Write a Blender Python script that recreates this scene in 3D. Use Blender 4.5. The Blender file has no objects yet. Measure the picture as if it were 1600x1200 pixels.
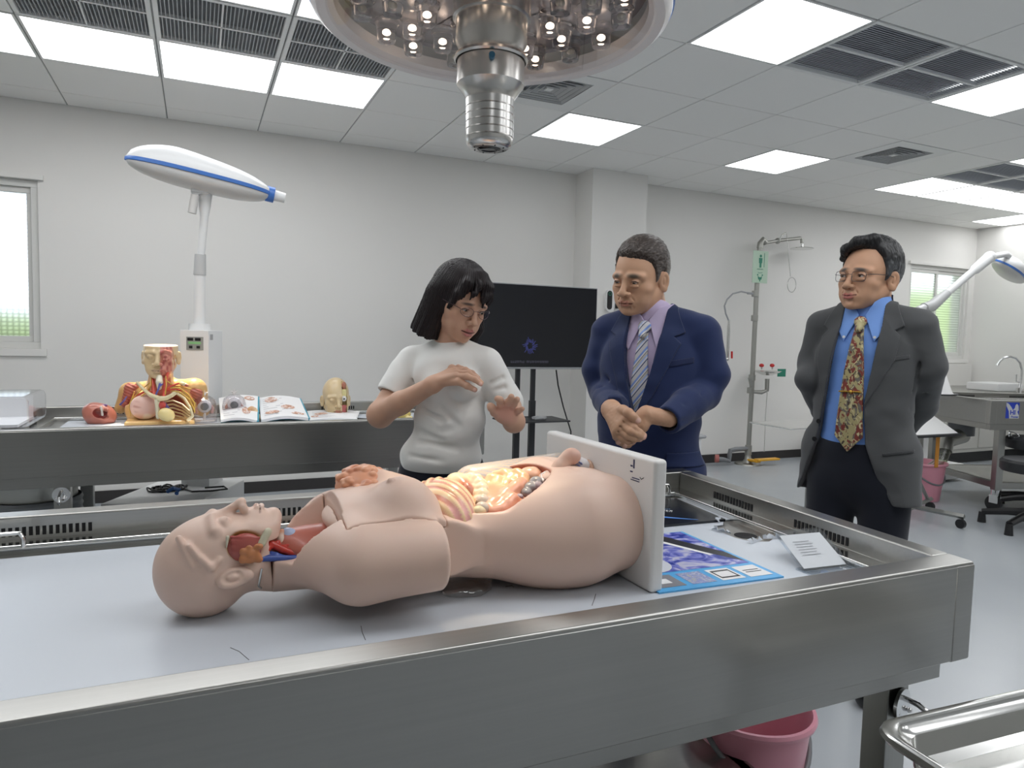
import bpy, bmesh, math, random
import numpy as np
from mathutils import Vector, Matrix
from mathutils import noise as mnoise

# ---------------------------------------------------------------- camera, world, exposure
SC = bpy.context.scene
COL = SC.collection
F_PX, YAW, PITCH, ROLL, CAM_H = 1084.73, .4265, -.0680, .0248, 1.24
cd = bpy.data.cameras.new('camera'); cam = bpy.data.objects.new('camera', cd); COL.objects.link(cam)
cd.sensor_fit = 'HORIZONTAL'; cd.sensor_width = 36.0; cd.lens = F_PX / 1600 * 36.0
cd.clip_start = .02; cd.clip_end = 100
_cy, _sy, _cp, _sp = math.cos(YAW), math.sin(YAW), math.cos(PITCH), math.sin(PITCH)
_F = np.array([_sy*_cp, _cy*_cp, _sp]); _rt = np.array([_cy, -_sy, 0.]); _up = np.cross(_rt, _F)
_R = _rt*math.cos(ROLL) + _up*math.sin(ROLL); _U = _up*math.cos(ROLL) - _rt*math.sin(ROLL)
cam.matrix_world = Matrix(((_R[0], _U[0], -_F[0], 0), (_R[1], _U[1], -_F[1], 0), (_R[2], _U[2], -_F[2], CAM_H), (0, 0, 0, 1)))
SC.camera = cam
SC.view_settings.view_transform = 'Standard'; SC.view_settings.look = 'None'
SC.view_settings.gamma = 1.0; SC.view_settings.use_curve_mapping = False
SC.view_settings.exposure = 0.0
W = bpy.data.worlds.new('sky'); SC.world = W; W.use_nodes = True
_bg = W.node_tree.nodes['Background']; _bg.inputs[0].default_value = (.80, .88, 1.0, 1); _bg.inputs[1].default_value = 2.6
PANEL_POWER = 5.1       # radiance of the ceiling light panels

def ray(x, y): return _F + _R*(x-800)/F_PX - _U*(y-600)/F_PX
def aY(x, y, Y): d = ray(x, y); p = d*Y/d[1]; return Vector((p[0], p[1], p[2]+CAM_H))
def aX(x, y, X): d = ray(x, y); p = d*X/d[0]; return Vector((p[0], p[1], p[2]+CAM_H))
def aZ(x, y, Z): d = ray(x, y); p = d*(Z-CAM_H)/d[2]; return Vector((p[0], p[1], Z))
def aD(x, y, D): p = ray(x, y)*D; return Vector((p[0], p[1], p[2]+CAM_H))

# ---------------------------------------------------------------- object helpers
def setp(o, label=None, cat=None, group=None, kind=None):
    if label: o['label'] = label
    if cat: o['category'] = cat
    if group: o['group'] = group
    if kind: o['kind'] = kind
    return o
def thing(name, label, cat, loc=(0, 0, 0), group=None, rz=0):
    o = bpy.data.objects.new(name, None); COL.objects.link(o); o.location = loc; o.rotation_euler = (0, 0, rz)
    o.empty_display_size = .05
    return setp(o, label, cat, group)
def link(name, me, mat, parent=None):
    # meshes are written in world coordinates; the parent's placement is undone so a part stays where it was modelled
    o = bpy.data.objects.new(name, me); COL.objects.link(o)
    if mat is not None and not me.materials: me.materials.append(mat)
    if parent is not None:
        o.parent = parent
        if parent.type == 'EMPTY': o.matrix_parent_inverse = (Matrix.Translation(parent.location) @ parent.rotation_euler.to_matrix().to_4x4()).inverted()
    return o
def struct(o): o['kind'] = 'structure'; return o

class MB:
    """mesh collector, world coordinates"""
    def __init__(s): s.v = []; s.f = []; s.sm = []; s.wn = False
    def add(s, vs, fs, smooth=False):
        n = len(s.v); s.v += [tuple(v) for v in vs]; s.f += [tuple(i+n for i in f) for f in fs]; s.sm += [smooth]*len(fs); return s
    def box(s, lo, hi, M=None, bev=0, seg=2):
        if bev > 0:
            s.wn = True
            bm = bmesh.new(); bmesh.ops.create_cube(bm, size=1)
            for v in bm.verts: v.co = Vector([lo[i]+(v.co[i]+.5)*(hi[i]-lo[i]) for i in range(3)])
            bmesh.ops.bevel(bm, geom=list(bm.edges), offset=bev, segments=seg, affect='EDGES', profile=.5)
            return s.bm(bm, M, True)
        vs = [Vector((x, y, z)) for x in (lo[0], hi[0]) for y in (lo[1], hi[1]) for z in (lo[2], hi[2])]
        if M is not None: vs = [M @ v for v in vs]
        return s.add(vs, [(0,1,3,2),(4,6,7,5),(0,4,5,1),(2,3,7,6),(0,2,6,4),(1,5,7,3)])
    def bm(s, bm, M=None, smooth=True):
        bm.verts.index_update(); vs = [(M @ v.co) if M is not None else v.co.copy() for v in bm.verts]
        fs = [[v.index for v in f.verts] for f in bm.faces]; bm.free(); return s.add(vs, fs, smooth)
    def lathe(s, prof, c=(0,0,0), M=None, n=32, smooth=True, a0=0, a1=2*math.pi):
        """prof: (radius, z) pairs, about z through c"""
        full = abs(a1-a0-2*math.pi) < 1e-6; k = n if full else n+1
        vs = []
        for r, z in prof:
            for i in range(k):
                a = a0+(a1-a0)*i/n; vs.append(Vector((r*math.cos(a), r*math.sin(a), z)))
        T = Matrix.Translation(c) @ (M if M is not None else Matrix())
        fs = []
        for j in range(len(prof)-1):
            for i in range(n):
                i2 = (i+1) % k; fs.append((j*k+i, j*k+i2, (j+1)*k+i2, (j+1)*k+i))
        return s.add([T @ v for v in vs], fs, smooth)
    def cyl(s, a, b, r, r2=None, n=20, caps=True):
        a = Vector(a); b = Vector(b); r2 = r if r2 is None else r2; d = b-a; L = d.length
        q = d.to_track_quat('Z', 'Y').to_matrix().to_4x4()
        pr = [(r, 0), (r2, L)]
        if caps: pr = [(0.0001, 0)] + pr + [(0.0001, L)]
        return s.lathe(pr, a, q, n)
    def sph(s, c, r, n=16, sc=(1,1,1), M=None):
        pr = [(max(1e-5, r*math.sin(math.pi*i/(n//2+2))), -r*math.cos(math.pi*i/(n//2+2))) for i in range(n//2+3)]
        S = Matrix.Diagonal((*sc, 1)); return s.lathe(pr, c, (M @ S) if M is not None else S, n)
    def tube(s, pts, r, n=10, closed=False, caps=True):
        pts = [Vector(p) for p in pts]; m = len(pts); rs = r if hasattr(r, '__len__') else [r]*m
        vs = []; prev = None
        for i, p in enumerate(pts):
            if closed: t = pts[(i+1) % m]-pts[i-1]
            else: t = pts[min(i+1, m-1)]-pts[max(i-1, 0)]
            t.normalize()
            if prev is None:
                u = Vector((0, 0, 1)) if abs(t.z) < .9 else Vector((1, 0, 0)); u = (u-t*u.dot(t)).normalized()
            else: u = (prev-t*prev.dot(t)).normalized()
            prev = u; w = t.cross(u)
            for k in range(n):
                a = 2*math.pi*k/n; vs.append(p+(u*math.cos(a)+w*math.sin(a))*rs[i])
        fs = []
        for i in range(m if closed else m-1):
            j = (i+1) % m
            for k in range(n): k2 = (k+1) % n; fs.append((i*n+k, i*n+k2, j*n+k2, j*n+k))
        if caps and not closed: fs.append(tuple(range(n))[::-1]); fs.append(tuple((m-1)*n+k for k in range(n)))
        return s.add(vs, fs, True)
    def prism(s, poly, axis, lo, hi, M=None, smooth=False):
        """poly: 2D outline; axis 0/1/2 = extrusion axis"""
        n = len(poly); vs = []
        for h in (lo, hi):
            for a, b in poly:
                c = [a, b]; c.insert(axis, h); vs.append(Vector(c))
        if M is not None: vs = [M @ v for v in vs]
        fs = [tuple(range(n))[::-1], tuple(range(n, 2*n))] + [(i, (i+1) % n, n+(i+1) % n, n+i) for i in range(n)]
        return s.add(vs, fs, smooth)
    def grid(s, P, smooth=True):
        r = len(P); c = len(P[0]); vs = [p for row in P for p in row]
        return s.add(vs, [(i*c+j, i*c+j+1, (i+1)*c+j+1, (i+1)*c+j) for i in range(r-1) for j in range(c-1)], smooth)
    def build(s, name, mat, parent=None, sharp=35, fix=True):
        me = bpy.data.meshes.new(name); me.from_pydata(s.v, [], s.f); me.update()
        if fix:
            bm = bmesh.new(); bm.from_mesh(me); bmesh.ops.recalc_face_normals(bm, faces=bm.faces); bm.to_mesh(me); bm.free()
        if any(s.sm):
            me.polygons.foreach_set('use_smooth', [True]*len(me.polygons)); me.set_sharp_from_angle(angle=math.radians(sharp))
        o = link(name, me, mat, parent)
        if s.wn: w = o.modifiers.new('weighted', 'WEIGHTED_NORMAL'); w.keep_sharp = True
        return o

# ---------------------------------------------------------------- materials
MATS = {}
def nt(name):
    m = bpy.data.materials.new(name); m.use_nodes = True; MATS[name] = m
    return m, m.node_tree, m.node_tree.nodes['Principled BSDF']
def srgb(*c):
    c = [x/255 for x in c]; return tuple((x/12.92 if x <= .04045 else ((x+.055)/1.055)**2.4) for x in c) + (1,)
def pm(name, col, rough=.5, metal=0, bump=0, bscale=40, var=0, vscale=3, **kw):
    """principled material with a little procedural variation"""
    m, t, b = nt(name)
    col = srgb(*col) if max(col) > 1 else (*col, 1)
    b.inputs['Base Color'].default_value = col; b.inputs['Roughness'].default_value = rough; b.inputs['Metallic'].default_value = metal
    for k, v in kw.items(): b.inputs[k.replace('_', ' ')].default_value = v
    if bump or var:
        tc = t.nodes.new('ShaderNodeTexCoord'); n = t.nodes.new('ShaderNodeTexNoise'); n.inputs['Scale'].default_value = bscale; n.inputs['Detail'].default_value = 4
        t.links.new(tc.outputs['Object'], n.inputs['Vector'])
        if bump:
            bp = t.nodes.new('ShaderNodeBump'); bp.inputs['Strength'].default_value = bump; bp.inputs['Distance'].default_value = .002
            t.links.new(n.outputs['Fac'], bp.inputs['Height']); t.links.new(bp.outputs['Normal'], b.inputs['Normal'])
        if var:
            n2 = t.nodes.new('ShaderNodeTexNoise'); n2.inputs['Scale'].default_value = vscale; t.links.new(tc.outputs['Object'], n2.inputs['Vector'])
            hs = t.nodes.new('ShaderNodeMixRGB'); hs.blend_type = 'MULTIPLY'; hs.inputs[0].default_value = var
            hs.inputs[1].default_value = col; rp = t.nodes.new('ShaderNodeValToRGB'); rp.color_ramp.elements[0].position = .3; rp.color_ramp.elements[1].position = .7
            rp.color_ramp.elements[0].color = (.6, .6, .6, 1); t.links.new(n2.outputs['Fac'], rp.inputs[0]); t.links.new(rp.outputs[0], hs.inputs[2])
            t.links.new(hs.outputs[0], b.inputs['Base Color'])
    return m
def steel(name, col, rough, axis='X', aniso=0):
    """brushed stainless steel: fine streaks along one axis"""
    m, t, b = nt(name); b.inputs['Metallic'].default_value = 1; b.inputs['Base Color'].default_value = (*col, 1)
    tc = t.nodes.new('ShaderNodeTexCoord'); mp = t.nodes.new('ShaderNodeMapping')
    mp.inputs['Scale'].default_value = {'X': (1.5, 150, 150), 'Y': (150, 1.5, 150), 'Z': (150, 150, 1.5)}[axis]
    n = t.nodes.new('ShaderNodeTexNoise'); n.inputs['Scale'].default_value = 1; n.inputs['Detail'].default_value = 3
    t.links.new(tc.outputs['Object'], mp.inputs[0]); t.links.new(mp.outputs[0], n.inputs['Vector'])
    n2 = t.nodes.new('ShaderNodeTexNoise'); n2.inputs['Scale'].default_value = 2.2; n2.inputs['Detail'].default_value = 3; t.links.new(tc.outputs['Object'], n2.inputs['Vector'])
    mr = t.nodes.new('ShaderNodeMapRange'); mr.inputs['To Min'].default_value = rough*.99; mr.inputs['To Max'].default_value = rough*1.01
    mr.inputs['From Min'].default_value = .3; mr.inputs['From Max'].default_value = .7
    t.links.new(n2.outputs['Fac'], mr.inputs['Value'])
    hs = t.nodes.new('ShaderNodeMapRange'); hs.inputs['To Min'].default_value = .93; hs.inputs['To Max'].default_value = 1.06; t.links.new(n.outputs['Fac'], hs.inputs['Value'])
    cm = t.nodes.new('ShaderNodeMixRGB'); cm.blend_type = 'MULTIPLY'; cm.inputs[0].default_value = 1; cm.inputs[1].default_value = (*col, 1); t.links.new(hs.outputs[0], cm.inputs[2]); t.links.new(cm.outputs[0], b.inputs['Base Color']); t.links.new(mr.outputs[0], b.inputs['Roughness'])
    return m
def emit(name, col, s):
    m = bpy.data.materials.new(name); m.use_nodes = True; t = m.node_tree; t.nodes.clear()
    e = t.nodes.new('ShaderNodeEmission'); e.inputs[0].default_value = (*col, 1); e.inputs[1].default_value = s
    o = t.nodes.new('ShaderNodeOutputMaterial'); t.links.new(e.outputs[0], o.inputs[0]); return m
def glass(name, col=(1,1,1), rough=.0, ior=1.45, alpha=None):
    m, t, b = nt(name); b.inputs['Base Color'].default_value = (*col, 1); b.inputs['Roughness'].default_value = rough
    b.inputs['Transmission Weight'].default_value = 1; b.inputs['IOR'].default_value = ior; return m
def clear(name, col=(1,1,1), refl=.12, rough=.05):
    """thin clear plastic: transparent plus a weak gloss"""
    m = bpy.data.materials.new(name); m.use_nodes = True; t = m.node_tree; t.nodes.clear()
    a = t.nodes.new('ShaderNodeBsdfTransparent'); a.inputs[0].default_value = (*col, 1); g = t.nodes.new('ShaderNodeBsdfGlossy'); g.inputs['Roughness'].default_value = rough
    lw = t.nodes.new('ShaderNodeLayerWeight'); lw.inputs[0].default_value = .5; pw = t.nodes.new('ShaderNodeMath'); pw.operation = 'POWER'; pw.inputs[1].default_value = 4; t.links.new(lw.outputs['Facing'], pw.inputs[0])
    ad = t.nodes.new('ShaderNodeMath'); ad.operation = 'ADD'; ad.use_clamp = True; ad.inputs[1].default_value = refl; t.links.new(pw.outputs[0], ad.inputs[0])
    mx = t.nodes.new('ShaderNodeMixShader'); t.links.new(ad.outputs[0], mx.inputs[0]); t.links.new(a.outputs[0], mx.inputs[1]); t.links.new(g.outputs[0], mx.inputs[2])
    o = t.nodes.new('ShaderNodeOutputMaterial'); t.links.new(mx.outputs[0], o.inputs[0]); return m
def vcol(name, rough=.5, bump=0, bscale=200, sss=0, stretch=None, spec=.5, var=0, coat=0):
    """principled reading the mesh's own colour attribute (local paint)"""
    m, t, b = nt(name); a = t.nodes.new('ShaderNodeVertexColor'); a.layer_name = 'Col'; b.inputs['Roughness'].default_value = rough
    t.links.new(a.outputs[0], b.inputs['Base Color']); b.inputs['Specular IOR Level'].default_value = spec; b.inputs['Coat Weight'].default_value = coat
    if sss: b.inputs['Subsurface Weight'].default_value = sss; b.inputs['Subsurface Radius'].default_value = (.01, .004, .002); b.inputs['Subsurface Scale'].default_value = .6
    if bump or var:
        tc = t.nodes.new('ShaderNodeTexCoord'); mp = t.nodes.new('ShaderNodeMapping'); mp.inputs['Scale'].default_value = stretch or (1, 1, 1)
        n = t.nodes.new('ShaderNodeTexNoise'); n.inputs['Scale'].default_value = bscale; n.inputs['Detail'].default_value = 3
        t.links.new(tc.outputs['Object'], mp.inputs[0]); t.links.new(mp.outputs[0], n.inputs['Vector'])
        bp = t.nodes.new('ShaderNodeBump'); bp.inputs['Strength'].default_value = bump; bp.inputs['Distance'].default_value = .002
        t.links.new(n.outputs['Fac'], bp.inputs['Height']); t.links.new(bp.outputs['Normal'], b.inputs['Normal'])
    return m

M_WALL = pm('wall_paint', (.81, .80, .77), .75, bump=.05, bscale=120, var=.06, vscale=1.2)
M_CEIL = pm('ceiling_tile_paint', (.88, .88, .86), .55)
M_GRID = pm('ceiling_gap', (.30, .31, .31), .6)
M_TBAR = pm('ceiling_bar_paint', (.80, .81, .80), .5)
M_BASE = pm('dark_baseboard', (.035, .032, .032), .45)
M_STEEL = steel('brushed_steel', (.40, .395, .375), .29, 'X')
M_STEELY = steel('brushed_steel_crosswise', (.38, .38, .365), .28, 'Y')
M_STEELZ = steel('brushed_steel_upright', (.40, .40, .38), .3, 'Z')
M_POL = pm('polished_steel', (.72, .72, .70), .16, 1)
M_CHROME = pm('chrome', (.8, .8, .8), .08, 1)
M_WPL = pm('white_plastic', (.80, .80, .79), .35)
M_WMET = pm('white_enamel', (.78, .79, .79), .3)
M_GPL = pm('grey_plastic', (.35, .36, .37), .4)
M_BLK = pm('black_plastic', (.012, .012, .013), .35)
M_BLKM = pm('black_metal', (.02, .021, .024), .4)
M_HOLE_SHADE = pm('recess_shade', (.008, .008, .009), .9)  # near-black colour imitating the shade inside openings
M_BLUE = pm('blue_plastic', (.045, .16, .50), .35)
M_PINK = pm('pink_plastic', (.83, .33, .42), .3, Subsurface_Weight=.0)
M_PANEL = emit('light_panel_diffuser', (.97, .98, 1.0), PANEL_POWER)
M_PAPER = pm('paper', (.80, .80, .80), .6)
M_CLEAR = clear('clear_acrylic')
M_RED = pm('red_plastic', (.55, .02, .02), .3)
M_YEL = pm('yellow_paint', (.80, .42, .03), .4)
M_PVC = pm('grey_pipe_plastic', (.20, .21, .22), .45)
M_GAL = pm('galvanised_steel', (.42, .42, .39), .38, .9, bump=.2, bscale=60)
M_GREEN = pm('green_print', (.02, .22, .14), .5)
# ================================================================ ROOM
CEIL, WY, WX, LX, RY = 2.712, 5.585, 8.84, -3.8, -3.2
def gx(u): return .6*u+2.817
def gy(v): return .6*v+2.8948
# floor: glossy grey resin
m, t, b = nt('grey_resin_floor'); b.inputs['Roughness'].default_value = .22
tc = t.nodes.new('ShaderNodeTexCoord'); n = t.nodes.new('ShaderNodeTexNoise'); n.inputs['Scale'].default_value = 1.1; n.inputs['Detail'].default_value = 3
r = t.nodes.new('ShaderNodeValToRGB'); r.color_ramp.elements[0].color = (.415, .445, .47, 1); r.color_ramp.elements[1].color = (.445, .475, .50, 1)
r.color_ramp.elements[0].position = .35; r.color_ramp.elements[1].position = .65
t.links.new(tc.outputs['Object'], n.inputs['Vector']); t.links.new(n.outputs['Fac'], r.inputs[0]); t.links.new(r.outputs[0], b.inputs['Base Color'])
n2 = t.nodes.new('ShaderNodeTexNoise'); n2.inputs['Scale'].default_value = 2.5; n2.inputs['Detail'].default_value = 2; t.links.new(tc.outputs['Object'], n2.inputs['Vector'])
mr = t.nodes.new('ShaderNodeMapRange'); mr.inputs['To Min'].default_value = .21; mr.inputs['To Max'].default_value = .28; t.links.new(n2.outputs['Fac'], mr.inputs['Value']); t.links.new(mr.outputs[0], b.inputs['Roughness'])
bp = t.nodes.new('ShaderNodeBump'); bp.inputs['Strength'].default_value = .004; bp.inputs['Distance'].default_value = .004; t.links.new(n2.outputs['Fac'], bp.inputs['Height']); t.links.new(bp.outputs['Normal'], b.inputs['Normal'])
M_FLOOR = m
struct(MB().box((LX, RY, -.1), (WX, WY, 0)).build('floor', M_FLOOR))
# back wall with two window openings
LW = dict(x0=-2.35, x1=-.96, z0=1.08, z1=2.197)
RW = dict(x0=7.648, x1=8.74, z0=1.10, z1=2.21)
def wall_y(y0, y1, x0, x1, holes):
    mb = MB(); cur = x0
    for h in holes:
        mb.box((cur, y0, 0), (h['x0'], y1, CEIL+.1)); mb.box((h['x0'], y0, 0), (h['x1'], y1, h['z0'])); mb.box((h['x0'], y0, h['z1']), (h['x1'], y1, CEIL+.1)); cur = h['x1']
    mb.box((cur, y0, 0), (x1, y1, CEIL+.1)); return mb
struct(wall_y(WY, WY+.22, LX-.2, WX+.2, [LW, RW]).build('wall_back', M_WALL))
struct(MB().box((WX, RY-.2, 0), (WX+.2, WY, CEIL+.1)).build('wall_right', M_WALL))
struct(MB().box((LX-.2, RY-.2, 0), (LX, WY, CEIL+.1)).build('wall_left', M_WALL))
struct(MB().box((LX, RY-.2, 0), (WX, RY, CEIL+.1)).build('wall_front', M_WALL))
struct(MB().box((3.125, 5.288, 0), (3.692, WY, CEIL)).build('trim_1', M_WALL))   # the boxed pillar
for nm, lo, hi in (('baseboard_back', (LX, WY-.014, 0), (3.125, WY, .085)), ('baseboard_back_right', (3.692, WY-.014, 0), (WX, WY, .085)),
                   ('baseboard_pillar', (3.111, 5.274, 0), (3.706, 5.288, .085)), ('baseboard_right', (WX-.014, RY, 0), (WX, WY-.014, .085)), ('baseboard_left', (LX, RY, 0), (LX+.014, WY-.014, .085))):
    struct(MB().box(lo, hi).build(nm, M_BASE))
# windows: frosted patterned panes
def pane_mat(name, sx, sz, tint):
    m, t, b = nt(name); b.inputs['Base Color'].default_value = (*tint, 1); b.inputs['Roughness'].default_value = .38; b.inputs['IOR'].default_value = 1.12; b.inputs['Transmission Weight'].default_value = 1
    tc = t.nodes.new('ShaderNodeTexCoord'); mp = t.nodes.new('ShaderNodeSeparateXYZ'); t.links.new(tc.outputs['Object'], mp.inputs[0])
    outs = []
    for ax, s in (('X', sx), ('Z', sz)):
        if s <= 0: continue
        mu = t.nodes.new('ShaderNodeMath'); mu.operation = 'MULTIPLY'; mu.inputs[1].default_value = s; t.links.new(mp.outputs[ax], mu.inputs[0])
        si = t.nodes.new('ShaderNodeMath'); si.operation = 'SINE'; t.links.new(mu.outputs[0], si.inputs[0]); ab = t.nodes.new('ShaderNodeMath'); ab.operation = 'ABSOLUTE'; t.links.new(si.outputs[0], ab.inputs[0]); outs.append(ab)
    o = outs[0]
    if len(outs) == 2:
        o = t.nodes.new('ShaderNodeMath'); o.operation = 'MULTIPLY'; t.links.new(outs[0].outputs[0], o.inputs[0]); t.links.new(outs[1].outputs[0], o.inputs[1])
    bp = t.nodes.new('ShaderNodeBump'); bp.inputs['Strength'].default_value = 1; bp.inputs['Distance'].default_value = .006; t.links.new(o.outputs[0], bp.inputs['Height']); t.links.new(bp.outputs['Normal'], b.inputs['Normal'])
    # etched rows read as slightly denser glass
    mr = t.nodes.new('ShaderNodeMapRange'); mr.inputs['To Min'].default_value = .55; mr.inputs['To Max'].default_value = 1; t.links.new(o.outputs[0], mr.inputs['Value'])
    mx = t.nodes.new('ShaderNodeMixRGB'); mx.blend_type = 'MULTIPLY'; mx.inputs[0].default_value = 1; mx.inputs[1].default_value = (*tint, 1); t.links.new(mr.outputs[0], mx.inputs[2]); t.links.new(mx.outputs[0], b.inputs['Base Color'])
    return m
M_PANEL_L = pane_mat('frosted_grid_glass', 95, 115, (.93, .95, .95)); M_PANE_R = pane_mat('ribbed_frosted_glass', 0, 105, (.93, .95, .88))
M_FRAME = pm('window_frame_paint', (.72, .72, .69), .4)
def window(name, h, splits, mat, mid=None):
    w = struct(thing(name, None, None, (h['x0'], WY, h['z0'])))
    fb = MB(); x0, x1, z0, z1 = h['x0'], h['x1'], h['z0'], h['z1']; y0, y1 = WY+.02, WY+.09; t_ = .045
    fb.box((x0, y0, z0), (x1, y1, z0+t_), bev=.004); fb.box((x0, y0, z1-t_), (x1, y1, z1), bev=.004); fb.box((x0, y0+.001, z0+t_-.001), (x0+t_, y1-.001, z1-t_+.001), bev=.004); fb.box((x1-t_, y0+.001, z0+t_-.001), (x1, y1-.001, z1-t_+.001), bev=.004)
    fb.build('window_frame', M_FRAME, w)
    xs = [x0+t_] + splits + [x1-t_]
    for i in range(len(xs)-1):
        a, c = xs[i], xs[i+1]; off = .015*(i % 2); sb = MB(); s_ = .038; ya, yb = y0+.01+off, y0+.04+off
        sb.box((a-.01, ya, z0+t_), (c+.01, yb, z0+t_+s_), bev=.003); sb.box((a-.01, ya, z1-t_-s_), (c+.01, yb, z1-t_), bev=.003)
        sb.box((a-.009, ya+.001, z0+t_+s_-.001), (a-.01+s_, yb-.001, z1-t_-s_+.001), bev=.003); sb.box((c+.01-s_, ya+.001, z0+t_+s_-.001), (c+.009, yb-.001, z1-t_-s_+.001), bev=.003)
        sf = sb.build('sash', M_FRAME, w)
        MB().box((a+.02, ya+.012, z0+t_+.03), (c-.02, ya+.016, z1-t_-.03)).build('pane', mat, sf)
    if mid:
        lk = MB(); lk.box((mid-.012, y0-.012, 1.55), (mid+.012, y0+.012, 1.62), bev=.004); lk.tube([(mid, y0-.012, 1.60), (mid-.02, y0-.022, 1.575), (mid-.012, y0-.026, 1.54)], .005)
        lk.build('latch', M_GPL, w)
    tr = MB(); tr.box((x0-.045, WY-.018, z0-.05), (x1+.035, WY, z0), bev=.004); tr.build('window_sill', M_WALL, w)
    tr = MB(); tr.box((x0-.045, WY-.03, z1), (x1+.035, WY, z1+.035), bev=.003); tr.build('lintel', M_WALL, w)
    return w
window('window_1', LW, [-1.66], M_PANEL_L)
window('window_2', RW, [8.19], M_PANE_R, mid=8.19)
# greenery outside (seen only blurred through the frosted panes)
M_HEDGE = pm('hedge_leaves', (.50, .60, .30), .8, bump=.6, bscale=9, var=.7, vscale=4)
def hedge(x0, x1, y, top, label):
    mb = MB(); P = []
    for i in range(40):
        x = x0+(x1-x0)*i/39; row = []
        for j in range(16):
            a = math.pi*j/15; rr = .5+.12*mnoise.noise(Vector((x*2.3, j*.7, 3)))
            row.append((x, y-rr*math.cos(a)*1.0, (top-.4)*min(1, math.sin(a)*1.6)+rr*.8*math.sin(a)))
        P.append(row)
    mb.grid(P); o = mb.build('hedge', M_HEDGE); setp(o, label, 'hedge'); return o
hedge(-4.2, .6, 7.4, 1.35, 'green hedge outside, behind the left frosted window')
hedge(6.2, 10.5, 7.0, 2.1, 'green hedge outside, behind the right frosted window')
struct(MB().box((-6, WY+.22, -.1), (12, 9, -.02)).build('floor_outside', pm('outside_ground', (.35, .34, .3), .9)))
# ceiling
LIGHTS = [(-1,-1),(2,-1),(5,-1),(-1,2),(2,2),(5,2),(6,2),(7,2),(8,2),(9,3),(5,0),(-7,2),(-6,2),(-5,2),(-4,2),(-7,0),(-6,0),(-5,0),(-4,0),
          (-7,-3),(-6,-3),(-4,-4),(-1,-4),(2,-4),(5,-4),(-3,-4),(-2,-4),(0,-4),(1,-4),(3,-4),(-2,-6),(0,-6),(-4,-2),(-7,-1),(4,-2),(-1,-7),(2,-7),(-5,-7),(5,-7),(8,-4),(8,-1)]  # unseen panels on this line are added for more frontal light
VENTS = [(0,-1),(1,-1),(5,1),(6,1),(-6,1),(-5,1),(-4,1)]
DIFF = [(3,1),(-2,1),(2,-6)]
used = set(LIGHTS) | set(VENTS) | set(DIFF)
struct(MB().box((LX, RY, CEIL+.09), (WX, WY, CEIL+.2)).build('ceiling_slab', M_GRID))
mb = MB(); gb = MB()
us = range(-12, 12); vs_ = range(-11, 5)
for u in us:
    for v in vs_:
        x0, x1, y0, y1 = gx(u), gx(u+1), gy(v), gy(v+1)
        x0 = max(x0, LX); x1 = min(x1, WX); y0 = max(y0, RY); y1 = min(y1, WY)
        if x1-x0 < .03 or y1-y0 < .03 or (u, v) in used: continue
        g = .0035; mb.box((x0+g, y0+g, CEIL), (x1-g, y1-g, CEIL+.02), bev=.0025, seg=1)
struct(mb.build('ceiling', M_CEIL))
for u in range(-12, 12):
    x = gx(u)
    if LX < x < WX: gb.box((x-.006, RY, CEIL+.008), (x+.006, WY, CEIL+.03))
for v in range(-11, 6):
    y = gy(v)
    if RY < y < WY: gb.box((LX, y-.006, CEIL+.008), (WX, y+.006, CEIL+.03))
gb.box((LX, WY-.012, CEIL+.004), (WX, WY, CEIL+.03))
struct(gb.build('ceiling_grid', M_GRID))
def pos_words(u, v):
    return {(-1,-1): 'large square ceiling light panel just right of the surgical lamp', (2,-1): 'square ceiling light panel at the right edge, touching the near louvre pair',
      (-1,2): 'small square ceiling light panel above the man in the navy suit', (2,2): 'small square ceiling light panel left of the square air diffuser', (5,2): 'leftmost panel in the far right row of ceiling lights',
      (6,2): 'second panel from the left in the far right row of ceiling lights', (7,2): 'third panel from the left in the far right row of ceiling lights', (8,2): 'fourth panel from the left in the far right row of ceiling lights',
      (9,3): 'thin sliver of ceiling light panel in the far right corner over the window', (5,0): 'ceiling light panel cut by the right edge above the far louvres', (-7,2): 'leftmost ceiling light panel, cut by the left edge',
      (-6,2): 'wide ceiling light panel below the leftmost louvre, second from left', (-5,2): 'wide ceiling light panel directly above the white examination lamp, third from left', (-4,2): 'ceiling light panel whose right side nearly meets the surgical lamp',
      (-5,0): 'ceiling light panel cut by the top edge, left one of two', (-4,0): 'ceiling light panel cut by the top edge, hidden partly by the surgical lamp'}.get((u, v))
def cell_thing(kind, u, v, label, cat, group):
    return thing(kind, label, cat, (gx(u)+.3, gy(v)+.3, CEIL), group)
for (u, v) in LIGHTS:
    x0, x1, y0, y1 = gx(u), gx(u+1), gy(v), min(gy(v+1), WY)
    lb = pos_words(u, v) or 'square ceiling light panel out of view, added for extra light'
    L = cell_thing('ceiling_light', u, v, lb, 'ceiling light', 'square ceiling light panels')
    fb = MB(); g = .004; w = .016
    for lo, hi in (((x0+g, y0+g), (x1-g, y0+w)), ((x0+g, y1-w), (x1-g, y1-g)), ((x0+g, y0+w), (x0+w, y1-w)), ((x1-w, y0+w), (x1-g, y1-w))):
        fb.box((*lo, CEIL-.002), (*hi, CEIL+.03))
    fb.build('frame', M_TBAR, L); MB().box((x0+w, y0+w, CEIL+.001), (x1-w, y1-w, CEIL+.006)).build('diffuser', M_PANEL, L)
M_LOUV = pm('louvre_dark_grey', (.60, .62, .66), .5); M_LOUVB = pm('louvre_backing', (.42, .44, .48), .8)
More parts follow.
